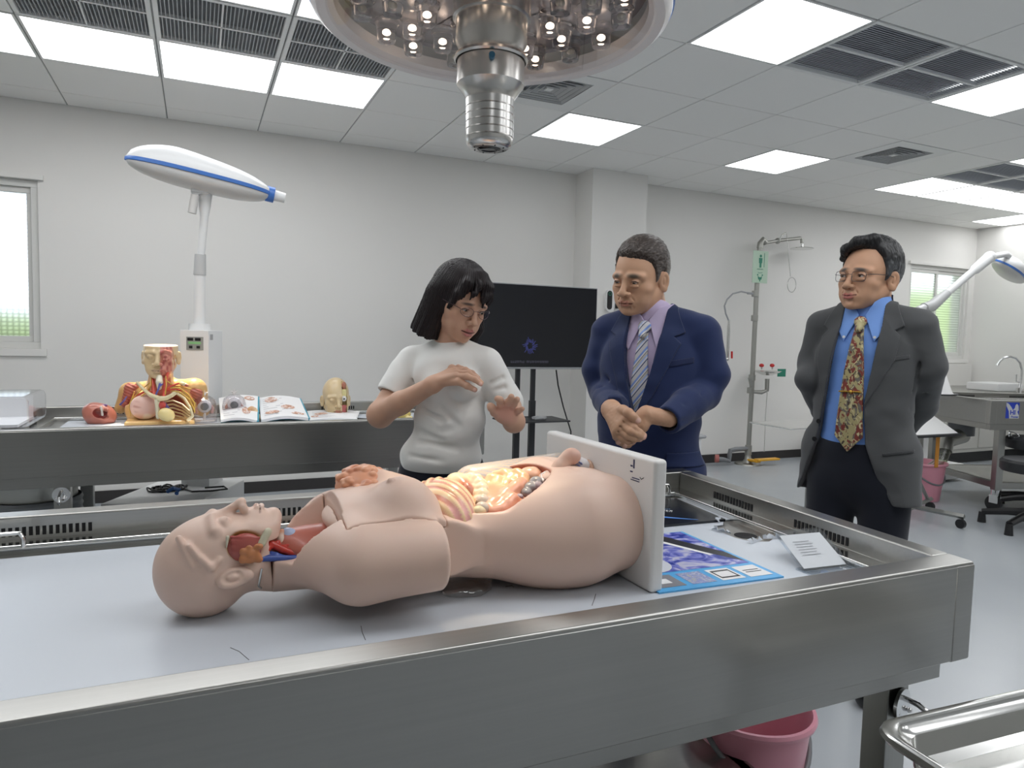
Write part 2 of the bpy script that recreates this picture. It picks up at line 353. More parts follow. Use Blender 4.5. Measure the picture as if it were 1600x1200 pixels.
def vent(u, v, label):
    x0, x1, y0, y1 = gx(u)+.004, gx(u+1)-.004, gy(v)+.004, gy(v+1)-.004
    V = cell_thing('ceiling_vent', u, v, label, 'air vent', 'louvred ceiling vents')
    fb = MB(); w = .022
    for lo, hi in (((x0, y0), (x1, y0+w)), ((x0, y1-w), (x1, y1)), ((x0, y0+w), (x0+w, y1-w)), ((x1-w, y0+w), (x1, y1-w))): fb.box((*lo, CEIL-.004), (*hi, CEIL+.03), bev=.002, seg=1)
    xm, ym = (x0+x1)/2, (y0+y1)/2
    fb.box((x0, ym-.007, CEIL-.001), (x1, ym+.007, CEIL+.02)); 
    if u < 0: fb.box((xm-.004, y0, CEIL-.001), (xm+.004, y1, CEIL+.02))
    fb.build('frame', M_TBAR, V)
    MB().box((x0+.01, y0+.01, CEIL+.045), (x1-.01, y1-.01, CEIL+.05)).build('backing', M_LOUVB, V)
    sb = MB()
    if u < 0:
        for k in range(1, 34): x = x0+(x1-x0)*k/34; sb.box((x-.0022, y0+w, CEIL+.002), (x+.0022, y1-w, CEIL+.012))
        for k in range(1, 44): y = y0+(y1-y0)*k/44; sb.box((x0+w, y-.001, CEIL+.014), (x1-w, y+.001, CEIL+.03))
        sb.build('louvre_grille', pm('grille_grey', (.42, .44, .46), .5) if 'grille_grey' not in MATS else MATS['grille_grey'], V)
    else:
        for k in range(1, 34):
            y = y0+w+(y1-y0-2*w)*k/34
            R_ = Matrix.Translation((0, y, CEIL+.012)) @ Matrix.Rotation(math.radians(35), 4, 'X'); sb.box((x0+w, -.010, -.0012), (x1-w, .010, .0012), M=R_)
        sb.build('louvre_grille', M_LOUV, V)
vl = {(0,-1): 'dark louvred ceiling vent at the upper right, touching the large light panel', (1,-1): 'dark louvred ceiling vent at the upper right, touching the light panel at the right edge', (5,1): 'far dark louvred vent above the row of lights, left one',
      (6,1): 'far dark louvred vent cut by the right edge of the photo', (-6,1): 'leftmost crosshatched ceiling vent at the top left', (-5,1): 'middle crosshatched ceiling vent of three at the top left', (-4,1): 'crosshatched ceiling vent partly behind the surgical lamp'}
for k in VENTS: vent(*k, vl[k])
def diffuser(u, v, label):
    x0, x1, y0, y1 = gx(u)+.004, gx(u+1)-.004, gy(v)+.004, gy(v+1)-.004; cx, cy_ = (x0+x1)/2, (y0+y1)/2
    D = cell_thing('air_diffuser', u, v, label, 'air diffuser', None)
    def ring(mb, ha, hb, za, zb):
        a = [(cx-ha, cy_-ha, za), (cx+ha, cy_-ha, za), (cx+ha, cy_+ha, za), (cx-ha, cy_+ha, za)]; b_ = [(cx-hb, cy_-hb, zb), (cx+hb, cy_-hb, zb), (cx+hb, cy_+hb, zb), (cx-hb, cy_+hb, zb)]
        mb.add(a+b_, [(i, (i+1) % 4, 4+(i+1) % 4, 4+i) for i in range(4)])
    fr = MB(); ring(fr, .296, .195, CEIL-.001, CEIL-.001); ring(fr, .296, .296, CEIL-.001, CEIL+.02); ring(fr, .195, .195, CEIL-.001, CEIL+.01); fr.build('frame', M_TBAR, D)
    MB().box((cx-.21, cy_-.21, CEIL+.045), (cx+.21, cy_+.21, CEIL+.05)).build('backing', M_LOUVB, D)
    for k, h in enumerate((.19, .155, .12, .085, .05)):
        cb = MB(); ring(cb, h, h-.026, CEIL+.0, CEIL+.022); ring(cb, h, h-.002, CEIL+.0, CEIL-.003); cb.build('louvre_ring', pm('diffuser_ring_grey', (.5, .51, .51), .5) if 'diffuser_ring_grey' not in MATS else MATS['diffuser_ring_grey'], D)
    MB().box((cx-.022, cy_-.022, CEIL), (cx+.022, cy_+.022, CEIL+.01)).build('centre_plate', M_TBAR, D)
diffuser(3, 1, 'square concentric air diffuser between the lights at upper right'); diffuser(-2, 1, 'square concentric air diffuser just behind the surgical lamp rim'); diffuser(2, -6, 'square concentric air diffuser behind the camera')
# ================================================================ STEEL DISSECTION TABLES
RIM, SHEET = .855, .795
M_WSHEET = pm('white_film_sheet', (.575, .615, .665), .28, bump=.25, bscale=14, Specular_IOR_Level=.5)
def table(M, L, Wd, label, group, legs=True, cap_right=True, slots=True, shelf=True, leg_in=.12):
    T = thing('dissection_table', label, 'steel table', M @ Vector((L/2, Wd/2, 0)), group)
    d = RIM-.18
    b = MB()
    for lo, hi in (((0, 0), (L, .05)), ((0, Wd-.05), (L, Wd)), ((0, .05), (.045, Wd-.05)), ((L-.045, .05), (L, Wd-.05))):
        b.box((*lo, .795), (*hi, RIM), M=M, bev=.004, seg=3)
    b.build('rim', M_STEEL, T)
    b = MB()
    for lo, hi in (((.002, -.0008), (L-.002, .014)), ((.002, Wd-.014), (L-.002, Wd+.0008))): b = MB(); b.box((*lo, d), (*hi, RIM-.005), M=M, bev=.002, seg=1); b.build('side_panel', M_STEEL, T)
    for x in (-.0008, L-.0132): b = MB(); b.box((x, .002, d), (x+.014, Wd-.002, RIM-.005), M=M, bev=.002, seg=1); b.build('end_panel', M_STEELY, T)
    for x0, x1 in ((-.0018, .05), (L-.05, L+.0018)):
        for y0, y1 in ((-.0018, .05), (Wd-.05, Wd+.0018)): cc = MB(); cc.box((x0, y0, d-.002), (x1, y1, RIM-.004), M=M, bev=.005, seg=3); cc.build('corner_cap', M_STEEL, T)
    lg = MB()
    for lo, hi in (((.045, .05), (L-.045, .105)), ((.045, Wd-.105), (L-.045, Wd-.05)), ((.045, .105), (.1, Wd-.105)), ((L-.1, .105), (L-.045, Wd-.105))):
        lg.box((*lo, .79), (*hi, .809), M=M, bev=.002)
    lg.tube([M @ Vector(p) for p in ((.102, .107, .8085), (L-.102, .107, .8085), (L-.102, Wd-.107, .8085), (.102, Wd-.107, .8085))], .0035, closed=True)
    lg.build('inner_ledge', M_POL, T)
    MB().box((.09, .09, .775), (L-.09, Wd-.09, .7925), M=M).build('worktop', M_STEEL, T)
    if slots:
        def slotrow(name_, c, ax, n=16, pitch=.0115):
            s = MB()
            for k in range(n):
                o = (k-(n-1)/2)*pitch
                if ax == 'x': s.box((c[0]+o-.0032, c[1], .815), (c[0]+o+.0032, c[1]+.0025, .833), M=M)
                else: s.box((c[0], c[1]+o-.0032, .815), (c[0]+.0025, c[1]+o+.0032, .833), M=M)
            s.build('vent_slots', M_HOLE_SHADE, T)  # solid dark boxes on the wall, coloured as shaded slot openings
        for x in np.arange(.42, L-.2, .5): slotrow('s', (x, Wd-.0515), 'x'); slotrow('s', (x, .049), 'x')
        for y in (.30, .60): slotrow('s', (L-.0465, y+.02), 'y', 14); slotrow('s', (.0435, y+.02), 'y', 14)
    f = MB()
    for lo, hi in (((.03, .03), (L-.03, .07)), ((.03, Wd-.07), (L-.03, Wd-.03)), ((.03, .07), (.07, Wd-.07)), ((L-.07, .07), (L-.03, Wd-.07))):
        f.box((*lo, .628), (*hi, d+.01), M=M, bev=.002, seg=1)
    f.box((.07, .07, .66), (L-.07, Wd-.07, .668), M=M)
    f.build('under_frame', M_STEEL, T)
    if legs:
        for x in (leg_in, L-leg_in-.055):
            for y in (.05, Wd-.105):
                g = MB(); g.box((x, y, .16), (x+.055, y+.055, .632), M=M, bev=.004); g.build('leg', M_STEELZ, T)
                c = MB(); p = M @ Vector((x+.0275, y+.0275, 0))
                c.cyl(p+Vector((0, 0, .125)), p+Vector((0, 0, .165)), .035, n=20); c.box((p.x-.022, p.y-.03, .06), (p.x-.016, p.y+.035, .125), bev=.003); c.box((p.x+.016, p.y-.03, .06), (p.x+.022, p.y+.035, .125), bev=.003)
                ca = c.build('caster', M_CHROME, T); MB().cyl(p+Vector((-.014, .01, .058)), p+Vector((.014, .01, .058)), .0575, n=26).build('wheel', M_BLK, ca)
    if shelf:
        s = MB(); s.box((leg_in+.02, .075, .215), (L-leg_in-.02, Wd-.075, .222), M=M)
        for lo, hi in (((leg_in+.05, .055), (L-leg_in-.05, .095)), ((leg_in+.05, Wd-.095), (L-leg_in-.05, Wd-.055)), ((leg_in+.01, .1), (leg_in+.045, Wd-.1)), ((L-leg_in-.045, .1), (L-leg_in-.01, Wd-.1))): s.box((*lo, .175), (*hi, .222), M=M, bev=.002, seg=1)
        s.build('shelf', M_STEEL, T)
    return T
L1, W1 = 2.05, .912
T1 = Matrix(((1, .067, 0, 1.281-L1), (-.012, 1, 0, .774+.012*L1), (0, 0, 1, 0), (0, 0, 0, 1)))
tab1 = table(T1, L1, W1, 'nearest long stainless steel dissection table, carrying the torso mannequin', 'stainless steel dissection tables', leg_in=.085)
def t1(x, y, z): return T1 @ Vector((x, y, z))
def bracket(p, axis, parent):
    """round flange with a chromed hook on a leg"""
    k = MB(); a = Vector(axis); p = Vector(p)
    k.cyl(p, p+a*.006, .03, n=24); k.tube([p+a*.006+Vector((0, 0, .014)), p+a*.03+Vector((0, 0, .012)), p+a*.055, p+a*.062+Vector((0, 0, -.014)), p+a*.05+Vector((0, 0, -.026)), p+a*.03+Vector((0, 0, -.024))], .005)
    for s in (-.016, .016): k.sph(p+a*.006+Vector((s if abs(axis[1]) > .5 else 0, s if abs(axis[0]) > .5 else 0, -.012)), .005)
    k.build('hook', M_CHROME, parent)
bracket(t1(L1-.085-.0275, .046, .585), (.25, -.97, 0), tab1)
# lift-out grips in the basin
def grip(a, b, label):
    g = MB(); a = Vector(a); b = Vector(b); u = Vector((0, 0, .028)); e = (b-a).normalized()*.012
    g.tube([a, a+u*.6, a+u+e*.5, a+u+e, b+u-e, b+u-e*.5, b+u*.6, b], .0045)
    return g
def lid_grip(a, b, lb):
    o = grip(a, b, lb).build('lift_handle', M_POL, tab1); return o
lid_grip((-.46, 1.598, .808), (-.31, 1.596, .808), 0); lid_grip((1.06, 1.575, .808), (1.21, 1.573, .808), 0)
# film sheet with a torn opening at the right
def smooth_poly(pts): return pts
sh = [(-.62, .90), (-.62, 1.57), (1.235, 1.565), (1.228, 1.34)]
sh += [(1.226, 1.335), (1.196, 1.335), (1.165, 1.300), (1.135, 1.300), (1.118, 1.265), (1.112, 1.20), (1.128, 1.165), (1.165, 1.15), (1.20, 1.17), (1.222, 1.135)] + [(1.205, .90)]
bm = bmesh.new(); vs = [bm.verts.new((x, y, .7962)) for x, y in sh]; f = bm.faces.new(vs); bmesh.ops.triangulate(bm, faces=[f])
r = bmesh.ops.extrude_face_region(bm, geom=list(bm.faces)); [setattr(v.co, 'z', .7938) for v in r['geom'] if isinstance(v, bmesh.types.BMVert)]
o = MB().bm(bm, None, False).build('plastic_sheet', M_WSHEET); setp(o, 'large pale film sheet covering the nearest table top, torn open at the right', 'plastic sheet')
random.seed(4)
for (x, y, l, a) in ((1.116, 1.25, .05, 1.9), (1.135, 1.156, .05, .3), (1.19, 1.163, .05, -.3), (1.18, 1.325, .045, .6)):
    P = []
    for i in range(9):
        s = i/8; row = []
        for j in range(6):
            q = j/5; w = .014*(.5+.5*math.sin(i*1.7+x*40)); row.append((x+math.cos(a)*(s-.5)*l-math.sin(a)*q*w, y+math.sin(a)*(s-.5)*l+math.cos(a)*q*w, .797+.012*math.sin(q*2.2)*(.6+.4*math.sin(i*2.3))))
        P.append(row)
    cu = MB(); cu.grid(P); cu.build('curled_torn_edge', M_WSHEET, o)
sc = MB()
for pts in ([(564, 978), (566, 988), (571, 1000)], [(360, 1012), (374, 1018), (389, 1031)], [(925, 946), (929, 935), (931, 928)], [(790, 917), (800, 915), (803, 918)], [(815, 914), (822, 911), (828, 915)]):
    sc.tube([aZ(x, y, .7964) for x, y in pts], .0005, n=4)
sc.build('thin_dark_line', M_BLK, o)  # thin dark strokes lying on the sheet
h = MB(); hc = Vector((1.157, 1.215, 0)); h.lathe([(.0001, .7932), (.0215, .7932), (.023, .7936), (.026, .7929)], (hc.x, hc.y, 0), n=32); h.build('drain_hole', M_HOLE_SHADE, tab1)  # dark disc on the worktop, its colour standing for the hole's shade

# back table with models
L2, W2 = 1.95, .88
T2 = Matrix.Translation((-.70, 3.03, 0)) @ Matrix.Rotation(math.radians(.8), 4, 'Z')
tab2 = table(T2, L2, W2, 'stainless steel dissection table at the back, carrying the anatomical models', 'stainless steel dissection tables', leg_in=.2, shelf=False)
bracket(aY(96, 773, 3.085), (.0, -1, 0), tab2)
T3 = Matrix.Translation((5.396, 3.223, 0)) @ Matrix.Rotation(math.radians(-21), 4, 'Z')
tab3 = table(T3, 1.9, .9, 'stainless steel dissection table at the right with a blue logo', 'stainless steel dissection tables')
bracket(T3 @ Vector((.20, .05, .60)), (.36, -.93, 0), tab3); bracket(T3 @ Vector((.20, .05, .40)), (.36, -.93, 0), tab3)
# blue logo plate on the right table's front panel
lg = MB(); q = lambda x, z: T3 @ Vector((x, -.0012, z))
def plate(mb, poly, off, M, th=.0008): mb.prism([(a, b) for a, b in poly], 1, off, off+th, M=M)
LM = T3; x0, x1, z0, z1 = .118, .222, .722, .842
M_LOGO = pm('logo_blue', (.02, .05, .42), .4)
lg.prism([(x0, z0), (x0, z1), (x1, z1), (x1, z0)], 1, -.0016, 0, M=LM)
lo = lg.build('logo_plate', M_LOGO, tab3)
wg = MB()
def lp(u, v): return (x0+u*(x1-x0), z0+v*(z1-z0))
wg.prism([lp(*p) for p in ((.0, .98), (.02, .78), (.22, .45), (.28, .0), (1, 0), (1, .18), (.86, .42), (.95, .52), (.92, .80), (.80, .92), (.70, .84), (.66, .66), (.52, .52), (.40, .70), (.18, .92))], 1, -.0022, -.0015, M=LM)
M_LOGOW = pm('logo_light', (.55, .56, .56), .4); wg.build('logo_wing', M_LOGOW, lo)
def text(body, size, M, mat, parent, name='lettering', ext=.0004, align='CENTER', bold=0):
    c = bpy.data.curves.new(name, 'FONT'); c.body = body; c.size = size; c.extrude = ext; c.align_x = align; c.align_y = 'CENTER'; c.offset = bold; c.resolution_u = 3
    o = bpy.data.objects.new('tmp', c); COL.objects.link(o); bpy.context.view_layer.update()
    me = bpy.data.meshes.new_from_object(o.evaluated_get(bpy.context.evaluated_depsgraph_get())); bpy.data.objects.remove(o)
    me.transform(M); me.materials.clear(); return link(name, me, mat, parent)
RX90 = Matrix.Rotation(math.pi/2, 4, 'X')
text('HI', .046, T3 @ Matrix.Translation((.172, -.0026, .766)) @ RX90, M_LOGO, lo, 'hi_lettering', bold=.0015)
text('Power', .021, T3 @ Matrix.Translation((.190, -.0026, .734)) @ RX90, M_LOGO, lo, 'power_lettering', bold=.0006)
# drain duct under tables
def duct(p, r, h, label, flex=True):
    D = thing('drain_duct', label, 'duct', (p[0], p[1], 0)); m = MB(); m.lathe([(r*1.0, h), (r*1.02, h*.93), (r*.9, h*.88), (r*.9, h*.8)], p, n=36); m.build('collar', M_GAL, D)
    m = MB(); pr = []
    for k in range(40): z = h*.8*(1-k/39); pr.append((r*.98+(.006 if k % 2 else 0), z))
    m.lathe(pr, p, n=36); m.build('hose', M_PVC, D); return D
duct((-.62, 3.42, 0), .17, .66, 'wide grey metal drain duct under the left end of the back table')
# brochures on the sheet
def tri(p, q, r): return p+(q-p)
def quad_plate(a, b, c, d, th, mat, name, parent=None, bev=0):
    """flat booklet a,b,c,d counter-clockwise"""
    m = MB(); P = [Vector(v) for v in (a, b, c, d)]; U = [v+Vector((0, 0, th)) for v in P]
    m.add(P+U, [(0, 3, 2, 1), (4, 5, 6, 7)]+[(i, (i+1) % 4, 4+(i+1) % 4, 4+i) for i in range(4)]); return m.build(name, mat, parent)
SZ = .7964
def node_photo(name, c1, c2, c3, scale, dist=2.0, rough=.25):
    m, t, b = nt(name); b.inputs['Roughness'].default_value = rough
    tc = t.nodes.new('ShaderNodeTexCoord'); n = t.nodes.new('ShaderNodeTexNoise'); n.inputs['Scale'].default_value = scale; n.inputs['Detail'].default_value = 2; n.inputs['Distortion'].default_value = dist
    r = t.nodes.new('ShaderNodeValToRGB'); e = r.color_ramp.elements; e[0].color = (*c1, 1); e[0].position = .38; e[1].color = (*c3, 1); e[1].position = .66; k = e.new(.5); k.color = (*c2, 1)
    t.links.new(tc.outputs['Object'], n.inputs['Vector']); t.links.new(n.outputs['Fac'], r.inputs[0]); t.links.new(r.outputs[0], b.inputs['Base Color']); return m
# open light-blue brochure
bA, bB, bC, bD = Vector((.735, .972, SZ)), Vector((1.012, .958, SZ)), Vector((1.022, 1.275, SZ)), Vector((.75, 1.29, SZ))
BR = thing('brochure', 'glossy blue brochure lying beside the white base board on the table', 'brochure', (bA+bC)/2)
quad_plate(bA, bB, bC, bD, .003, pm('cover_sky_blue', (.10, .42, .78), .3), 'cover', BR)
def uv(u, v, z=SZ+.0032): p = bA.lerp(bB, u).lerp(bD.lerp(bC, u), v); return Vector((p.x, p.y, z))
def bq(u0, v0, u1, v1, mat, name, z=SZ+.0032): return quad_plate(uv(u0, v0, z), uv(u1, v0, z), uv(u1, v1, z), uv(u0, v1, z), .0003, mat, name, BR)
bq(.0, .27, .97, .99, node_photo('photo_surgery', (.55, .55, .70), (.20, .22, .62), (.03, .05, .30), 16), 'photograph')
m = MB(); m.add([uv(*p, SZ+.0037) for p in ((.50, .99), (.97, .30), (.97, .48), (.72, .99))], [(0, 1, 2, 3)]); m.build('photo_arc_dark', pm('print_charcoal', (.03, .03, .035), .3), BR)
m = MB(); m.add([uv(*p, SZ+.0040) for p in ((.62, .80), (.80, .47), (.84, .47), (.66, .82))], [(0, 1, 2, 3)]); m.build('photo_arc_white', M_PAPER, BR)
m = MB(); m.add([uv(.22+.17*math.cos(a), .42+.15*math.sin(a), SZ+.0041) for a in np.linspace(0, 2*math.pi, 28, endpoint=False)], [tuple(range(28))]); m.build('round_inset', pm('print_pale', (.66, .68, .74), .3), BR)
m = MB(); m.add([uv(*p, SZ+.0043) for p in ((.12, .70), (.36, .74), (.40, .66), (.28, .60), (.15, .60))], [(0, 1, 2, 3, 4)]); m.build('photo_glove', pm('print_red', (.45, .08, .07), .3), BR)
for k, (u, mt) in enumerate(((.06, 'g'), (.30, 'b'), (.54, 'w'), (.77, 'w'))):
    mat = {'g': pm('print_grey_room', (.25, .25, .27), .3), 'b': node_photo('photo_small', (.6, .62, .7), (.25, .3, .6), (.5, .5, .5), 60), 'w': M_PAPER}[mt]
    bq(u, .05, u+.19, .23, mat, 'small_picture')
bq(.10, .10, .18, .17, M_PAPER, 'label_box', SZ+.0037)
for u0, v0, u1, v1 in ((.56, .08, .71, .095), (.56, .185, .71, .20), (.56, .08, .57, .20), (.70, .08, .71, .20), (.80, .15, .93, .158), (.80, .12, .93, .128)): bq(u0, v0, u1, v1, M_BLK, 'printed_line', SZ+.0037)
# dark brochure stack with blue arc
dA, dB, dC, dD = Vector((.83, 1.335, SZ)), Vector((1.19, 1.32, SZ)), Vector((1.215, 1.55, SZ)), Vector((.84, 1.56, SZ))
DB = thing('brochure', 'black glossy brochure with a blue arc at the far side of the table', 'brochure', (dA+dC)/2)
quad_plate(dA, dB, dC, dD, .006, pm('cover_black', (.012, .014, .018), .18), 'cover', DB)
def dv(u, v, z=SZ+.0062): p = dA.lerp(dB, u).lerp(dD.lerp(dC, u), v); return Vector((p.x, p.y, z))
arc = lambda u: .86-1.02*(u-.30)**.8 if u > .3 else .86
us_ = np.linspace(.30, .80, 24)
def arcband(o1, o2, z, mat, nm):
    m = MB(); P = []
    for u in us_:
        v = .80-.74*((u-.30)/.5)**.62 ; P.append((dv(u, min(.98, v+o1*(1-(u-.3)/.55)), z), dv(u, max(.02, v+o2*(1-(u-.3)/.55)), z)))
    m.grid(P); m.build(nm, mat, DB)
arcband(.10, -.05, SZ+.0064, pm('print_blue', (.04, .20, .75), .25), 'blue_arc'); arcband(.05, .01, SZ+.0066, pm('print_light_blue', (.35, .60, .95), .25), 'bright_arc')
m = MB(); m.lathe([(.0001, .0), (.006, .0), (.006, .0004), (.0001, .0004)], dv(.42, .90, SZ+.0062), n=16); m.build('red_emblem', M_RED, DB)
def marks(mb, P0, P1, up, n, gaps=(), seed=0, thick=.0003, nrm=Vector((0, 0, 1))):
    """a line of print too small to read: letter-sized strokes along P0-P1"""
    rr = random.Random(seed); P0 = Vector(P0); P1 = Vector(P1); up = Vector(up); d = (P1-P0)/n
    for i in range(n):
        if i in gaps: continue
        for a0, a1, b0, b1_ in ((.08, .26, 0, 1), (.08, .78, .82, 1) if rr.random() > .4 else (.08, .78, 0, .18), (.58, .76, 0, 1) if rr.random() > .3 else (.3, .76, .42, .58)):
            q = [P0+d*(i+a0)+up*b0, P0+d*(i+a1)+up*b0, P0+d*(i+a1)+up*b1_, P0+d*(i+a0)+up*b1_]; mb.add(q+[v+nrm*thick for v in q], [(3, 2, 1, 0), (4, 5, 6, 7)]+[(k, (k+1) % 4, 4+(k+1) % 4, 4+k) for k in range(4)])
    return mb
marks(MB(), dv(.45, .80, SZ+.0069), dv(.74, .42, SZ+.0069), (.010, .010, 0), 15, (9,), 3).build('title_print', M_PAPER, DB)
marks(MB(), dv(.50, .86, SZ+.0069), dv(.76, .52, SZ+.0069), (.004, .004, 0), 26, (7, 15), 5).build('subtitle_print', pm('print_soft_blue', (.12, .25, .45), .4), DB)
# acrylic sign holder
ac = MB(); A0, A1 = Vector((1.07, .965, SZ)), Vector((1.19, .955, SZ)); up_ = Vector((.035, .115, .045))
bk = [A0, A1, A1+up_, A0+up_]; th = Vector((0, .002, -.004))
AH = thing('sign_holder', 'clear acrylic sign holder leaning low near the table corner', 'sign holder', (A0+A1)/2)
ac.add(bk+[p+Vector((0, -.002, .004)) for p in bk], [(0, 1, 2, 3), (7, 6, 5, 4)]+[(i, (i+1) % 4, 4+(i+1) % 4, 4+i) for i in range(4)])
ac.box((A0.x, A0.y-.02, SZ), (A1.x, A0.y+.02, SZ+.003)); ac.build('acrylic_stand', clear('acrylic_tinted', (.93, .95, .97), .10), AH)
cd_ = MB(); e = .006; cdq = [A0.lerp(A1, .06)+up_*.08, A0.lerp(A1, .94)+up_*.08, A0.lerp(A1, .94)+up_*.9, A0.lerp(A1, .06)+up_*.9]; cdq = [p+Vector((0, -.0005, .001)) for p in cdq]
cd_.add(cdq, [(0, 1, 2, 3)]); cd = cd_.build('card', M_PAPER, AH)
ln = MB()
for k in range(6):
    for i0, i1 in ((.18, .62),):
        a_, b_ = cdq[0].lerp(cdq[3], .35+.08*k), cdq[1].lerp(cdq[2], .35+.08*k); d_ = (cdq[3]-cdq[0])*.018; n_ = Vector((0, -.0006, .0012))
        ln.add([a_.lerp(b_, i0)+n_, a_.lerp(b_, i1-.05*(k % 2))+n_, a_.lerp(b_, i1-.05*(k % 2))+n_+d_, a_.lerp(b_, i0)+n_+d_], [(0, 1, 2, 3)])
ln.build('printed_line', pm('print_faint_grey', (.45, .45, .47), .6), AH)
# bucket
def bucket(c, r, h, label, handle_side=1, tilt=0):
    B = thing('bucket', label, 'bucket', c, 'pink plastic buckets'); m = MB()
    m.lathe([(.0001, .004), (r*.74, .004), (r*.76, 0), (r*.78, .004), (r*.97, h*.93), (r*1.05, h*.94), (r*1.07, h*.97), (r*1.05, h), (r*.99, h), (r*.96, h*.97), (r*.93, h*.9), (r*.74, .012), (.0001, .012)], c, n=48)
    m.build('pail', M_PINKT, B)
    hd = MB(); P = [(c[0]+r*1.07*math.cos(a)*1.0, c[1]+r*.25*0-r*1.08*math.sin(a)*.80, c[2]+h*.93-r*1.0*math.sin(a)*.9) for a in np.linspace(0, math.pi, 22)]
    hd.tube(P, .007); hd.build('handle', M_PVC, B); return B
M_PINKT = pm('translucent_pink_plastic', (.86, .38, .47), .3, Transmission_Weight=.12)
BK1 = bucket((1.315, 1.33, .01), .150, .29, 'pink plastic bucket on the floor below the nearest table')
# cup inside the bucket
cp = MB(); cp.lathe([(.0001, .0), (.028, .0), (.034, .16), (.036, .16), (.030, -.003), (.0001, -.003)], (1.26, 1.36, .10), M=Matrix.Rotation(-.35, 4, 'Y'), n=24); o = cp.build('plastic_tube', clear('cloudy_plastic', (.80, .78, .72), .1, .3)); setp(o, 'cloudy plastic tube standing inside the nearest pink bucket', 'tube')
bucket((5.40, 3.72, 0), .165, .31, 'pink plastic bucket beside the right table, near the reading stand')
# foreground tray on a trolley
def rrect(x0, y0, x1, y1, r, n=8):
    P = []
    for cx, cy_, a in ((x1-r, y0+r, -math.pi/2), (x1-r, y1-r, 0), (x0+r, y1-r, math.pi/2), (x0+r, y0+r, math.pi)):
        for i in range(n+1): t_ = a+math.pi/2*i/n; P.append((cx+r*math.cos(t_), cy_+r*math.sin(t_)))
    return P
TZ = .70
def ring_surface(mb, specs):
    n = None; rows = []
    for (x0, y0, x1, y1, r, z) in specs: rows.append([(x, y, z) for x, y in rrect(x0, y0, x1, y1, r)])
    n = len(rows[0]); vs = [p for rr in rows for p in rr]; fs = []
    for j in range(len(rows)-1):
        for i in range(n): i2 = (i+1) % n; fs.append((j*n+i, j*n+i2, (j+1)*n+i2, (j+1)*n+i))
    fs.append(tuple((len(rows)-1)*n+i for i in range(n))); return mb.add(vs, fs, True)
tx0, ty0, tx1, ty1 = .868, .20, 1.44, .660
def inset(d, z, r): return (tx0+d, ty0+d, tx1-d, ty1-d, r, z)
TR = thing('instrument_tray', 'polished steel instrument tray cut by the bottom right corner', 'tray', ((tx0+tx1)/2, (ty0+ty1)/2, TZ-.06))
m = MB(); ring_surface(m, [inset(.004, TZ-.012, .045), inset(0, TZ-.006, .045), inset(.002, TZ, .045), inset(.008, TZ+.002, .045), inset(.016, TZ, .045), inset(.02, TZ-.006, .042), inset(.030, TZ-.012, .04), inset(.034, TZ-.045, .036), inset(.045, TZ-.055, .03)])
TRM = Matrix.Translation((tx0, ty1, 0)) @ Matrix.Rotation(math.radians(-4), 4, 'Z') @ Matrix.Translation((-tx0, -ty1, 0))
m.v = [tuple(TRM @ Vector(v)) for v in m.v]; m.build('pan', M_POL, TR, fix=False)
CT = thing('trolley', 'steel trolley frame under the corner instrument tray', 'trolley', ((tx0+tx1)/2, (ty0+ty1)/2, 0))
m = MB()
for x in (tx0+.07, tx1-.05):
    for y in (ty0+.05, ty1-.07): m.cyl((x, y, .06), (x, y, TZ-.056), .011)
for y in (ty0+.05, ty1-.07): m.cyl((tx0+.07, y, TZ-.066), (tx1-.05, y, TZ-.066), .009); m.cyl((tx0+.07, y, .25), (tx1-.05, y, .25), .009)
m.build('frame', M_STEELZ, CT)
for x in (tx0+.07, tx1-.05):
    for y in (ty0+.05, ty1-.07): w = MB(); w.cyl((x-.012, y, .03), (x+.012, y, .03), .03); w.build('wheel', M_BLK, CT)
# ================================================================ SURGICAL LAMP overhead
LC = Vector((.587, 1.445, 1.935)); LR = .385
SL = thing('surgical_lamp', 'big round ceiling-hung surgical lamp with a camera handle, cut by the top edge', 'surgical lamp', LC)
m = MB(); m.lathe([(.0001, .12), (.15, .118), (.28, .095), (.35, .06), (LR-.002, .03), (LR, .018)], LC, n=96); m.build('housing', M_WMET, SL)
m = MB(); m.lathe([(LR-.001, .018), (LR+.003, .012), (LR+.003, .004), (LR-.001, .0)], LC, n=96); m.build('blue_trim', M_BLUE, SL)
m = MB(); m.lathe([(LR-.001, 0), (LR-.004, -.010), (LR-.016, -.020), (LR-.035, -.018), (LR-.05, -.004), (LR-.052, .02)], LC, n=96); m.build('rim', pm('rim_pale_enamel', (.80, .77, .76), .25), SL)
m = MB(); m.lathe([(.0001, .045), (LR-.05, .045)], LC, n=64); m.build('reflector_plate', pm('reflector_mauve', (.46, .42, .43), .22, .4), SL)
m = MB()
for k in range(6):
    a0 = math.pi/3*k+.2; P = []
    for i in range(9):
        a = a0+.62*i/8; P.append(((LC.x+.13*math.cos(a), LC.y+.13*math.sin(a), LC.z+.043), (LC.x+(LR-.075)*math.cos(a), LC.y+(LR-.075)*math.sin(a), LC.z+.043)))
    m.grid(P)
m.build('module_plate', pm('module_grey', (.30, .28, .29), .25, .5), SL)
M_LENS = glass('lens_acrylic', (1, .98, .96), .05, 1.35); M_LED = emit('warm_led', (1.0, .80, .62), 4.5)
M_LEDOFF = pm('led_off', (.55, .55, .50), .3)
cup = None; k = 0
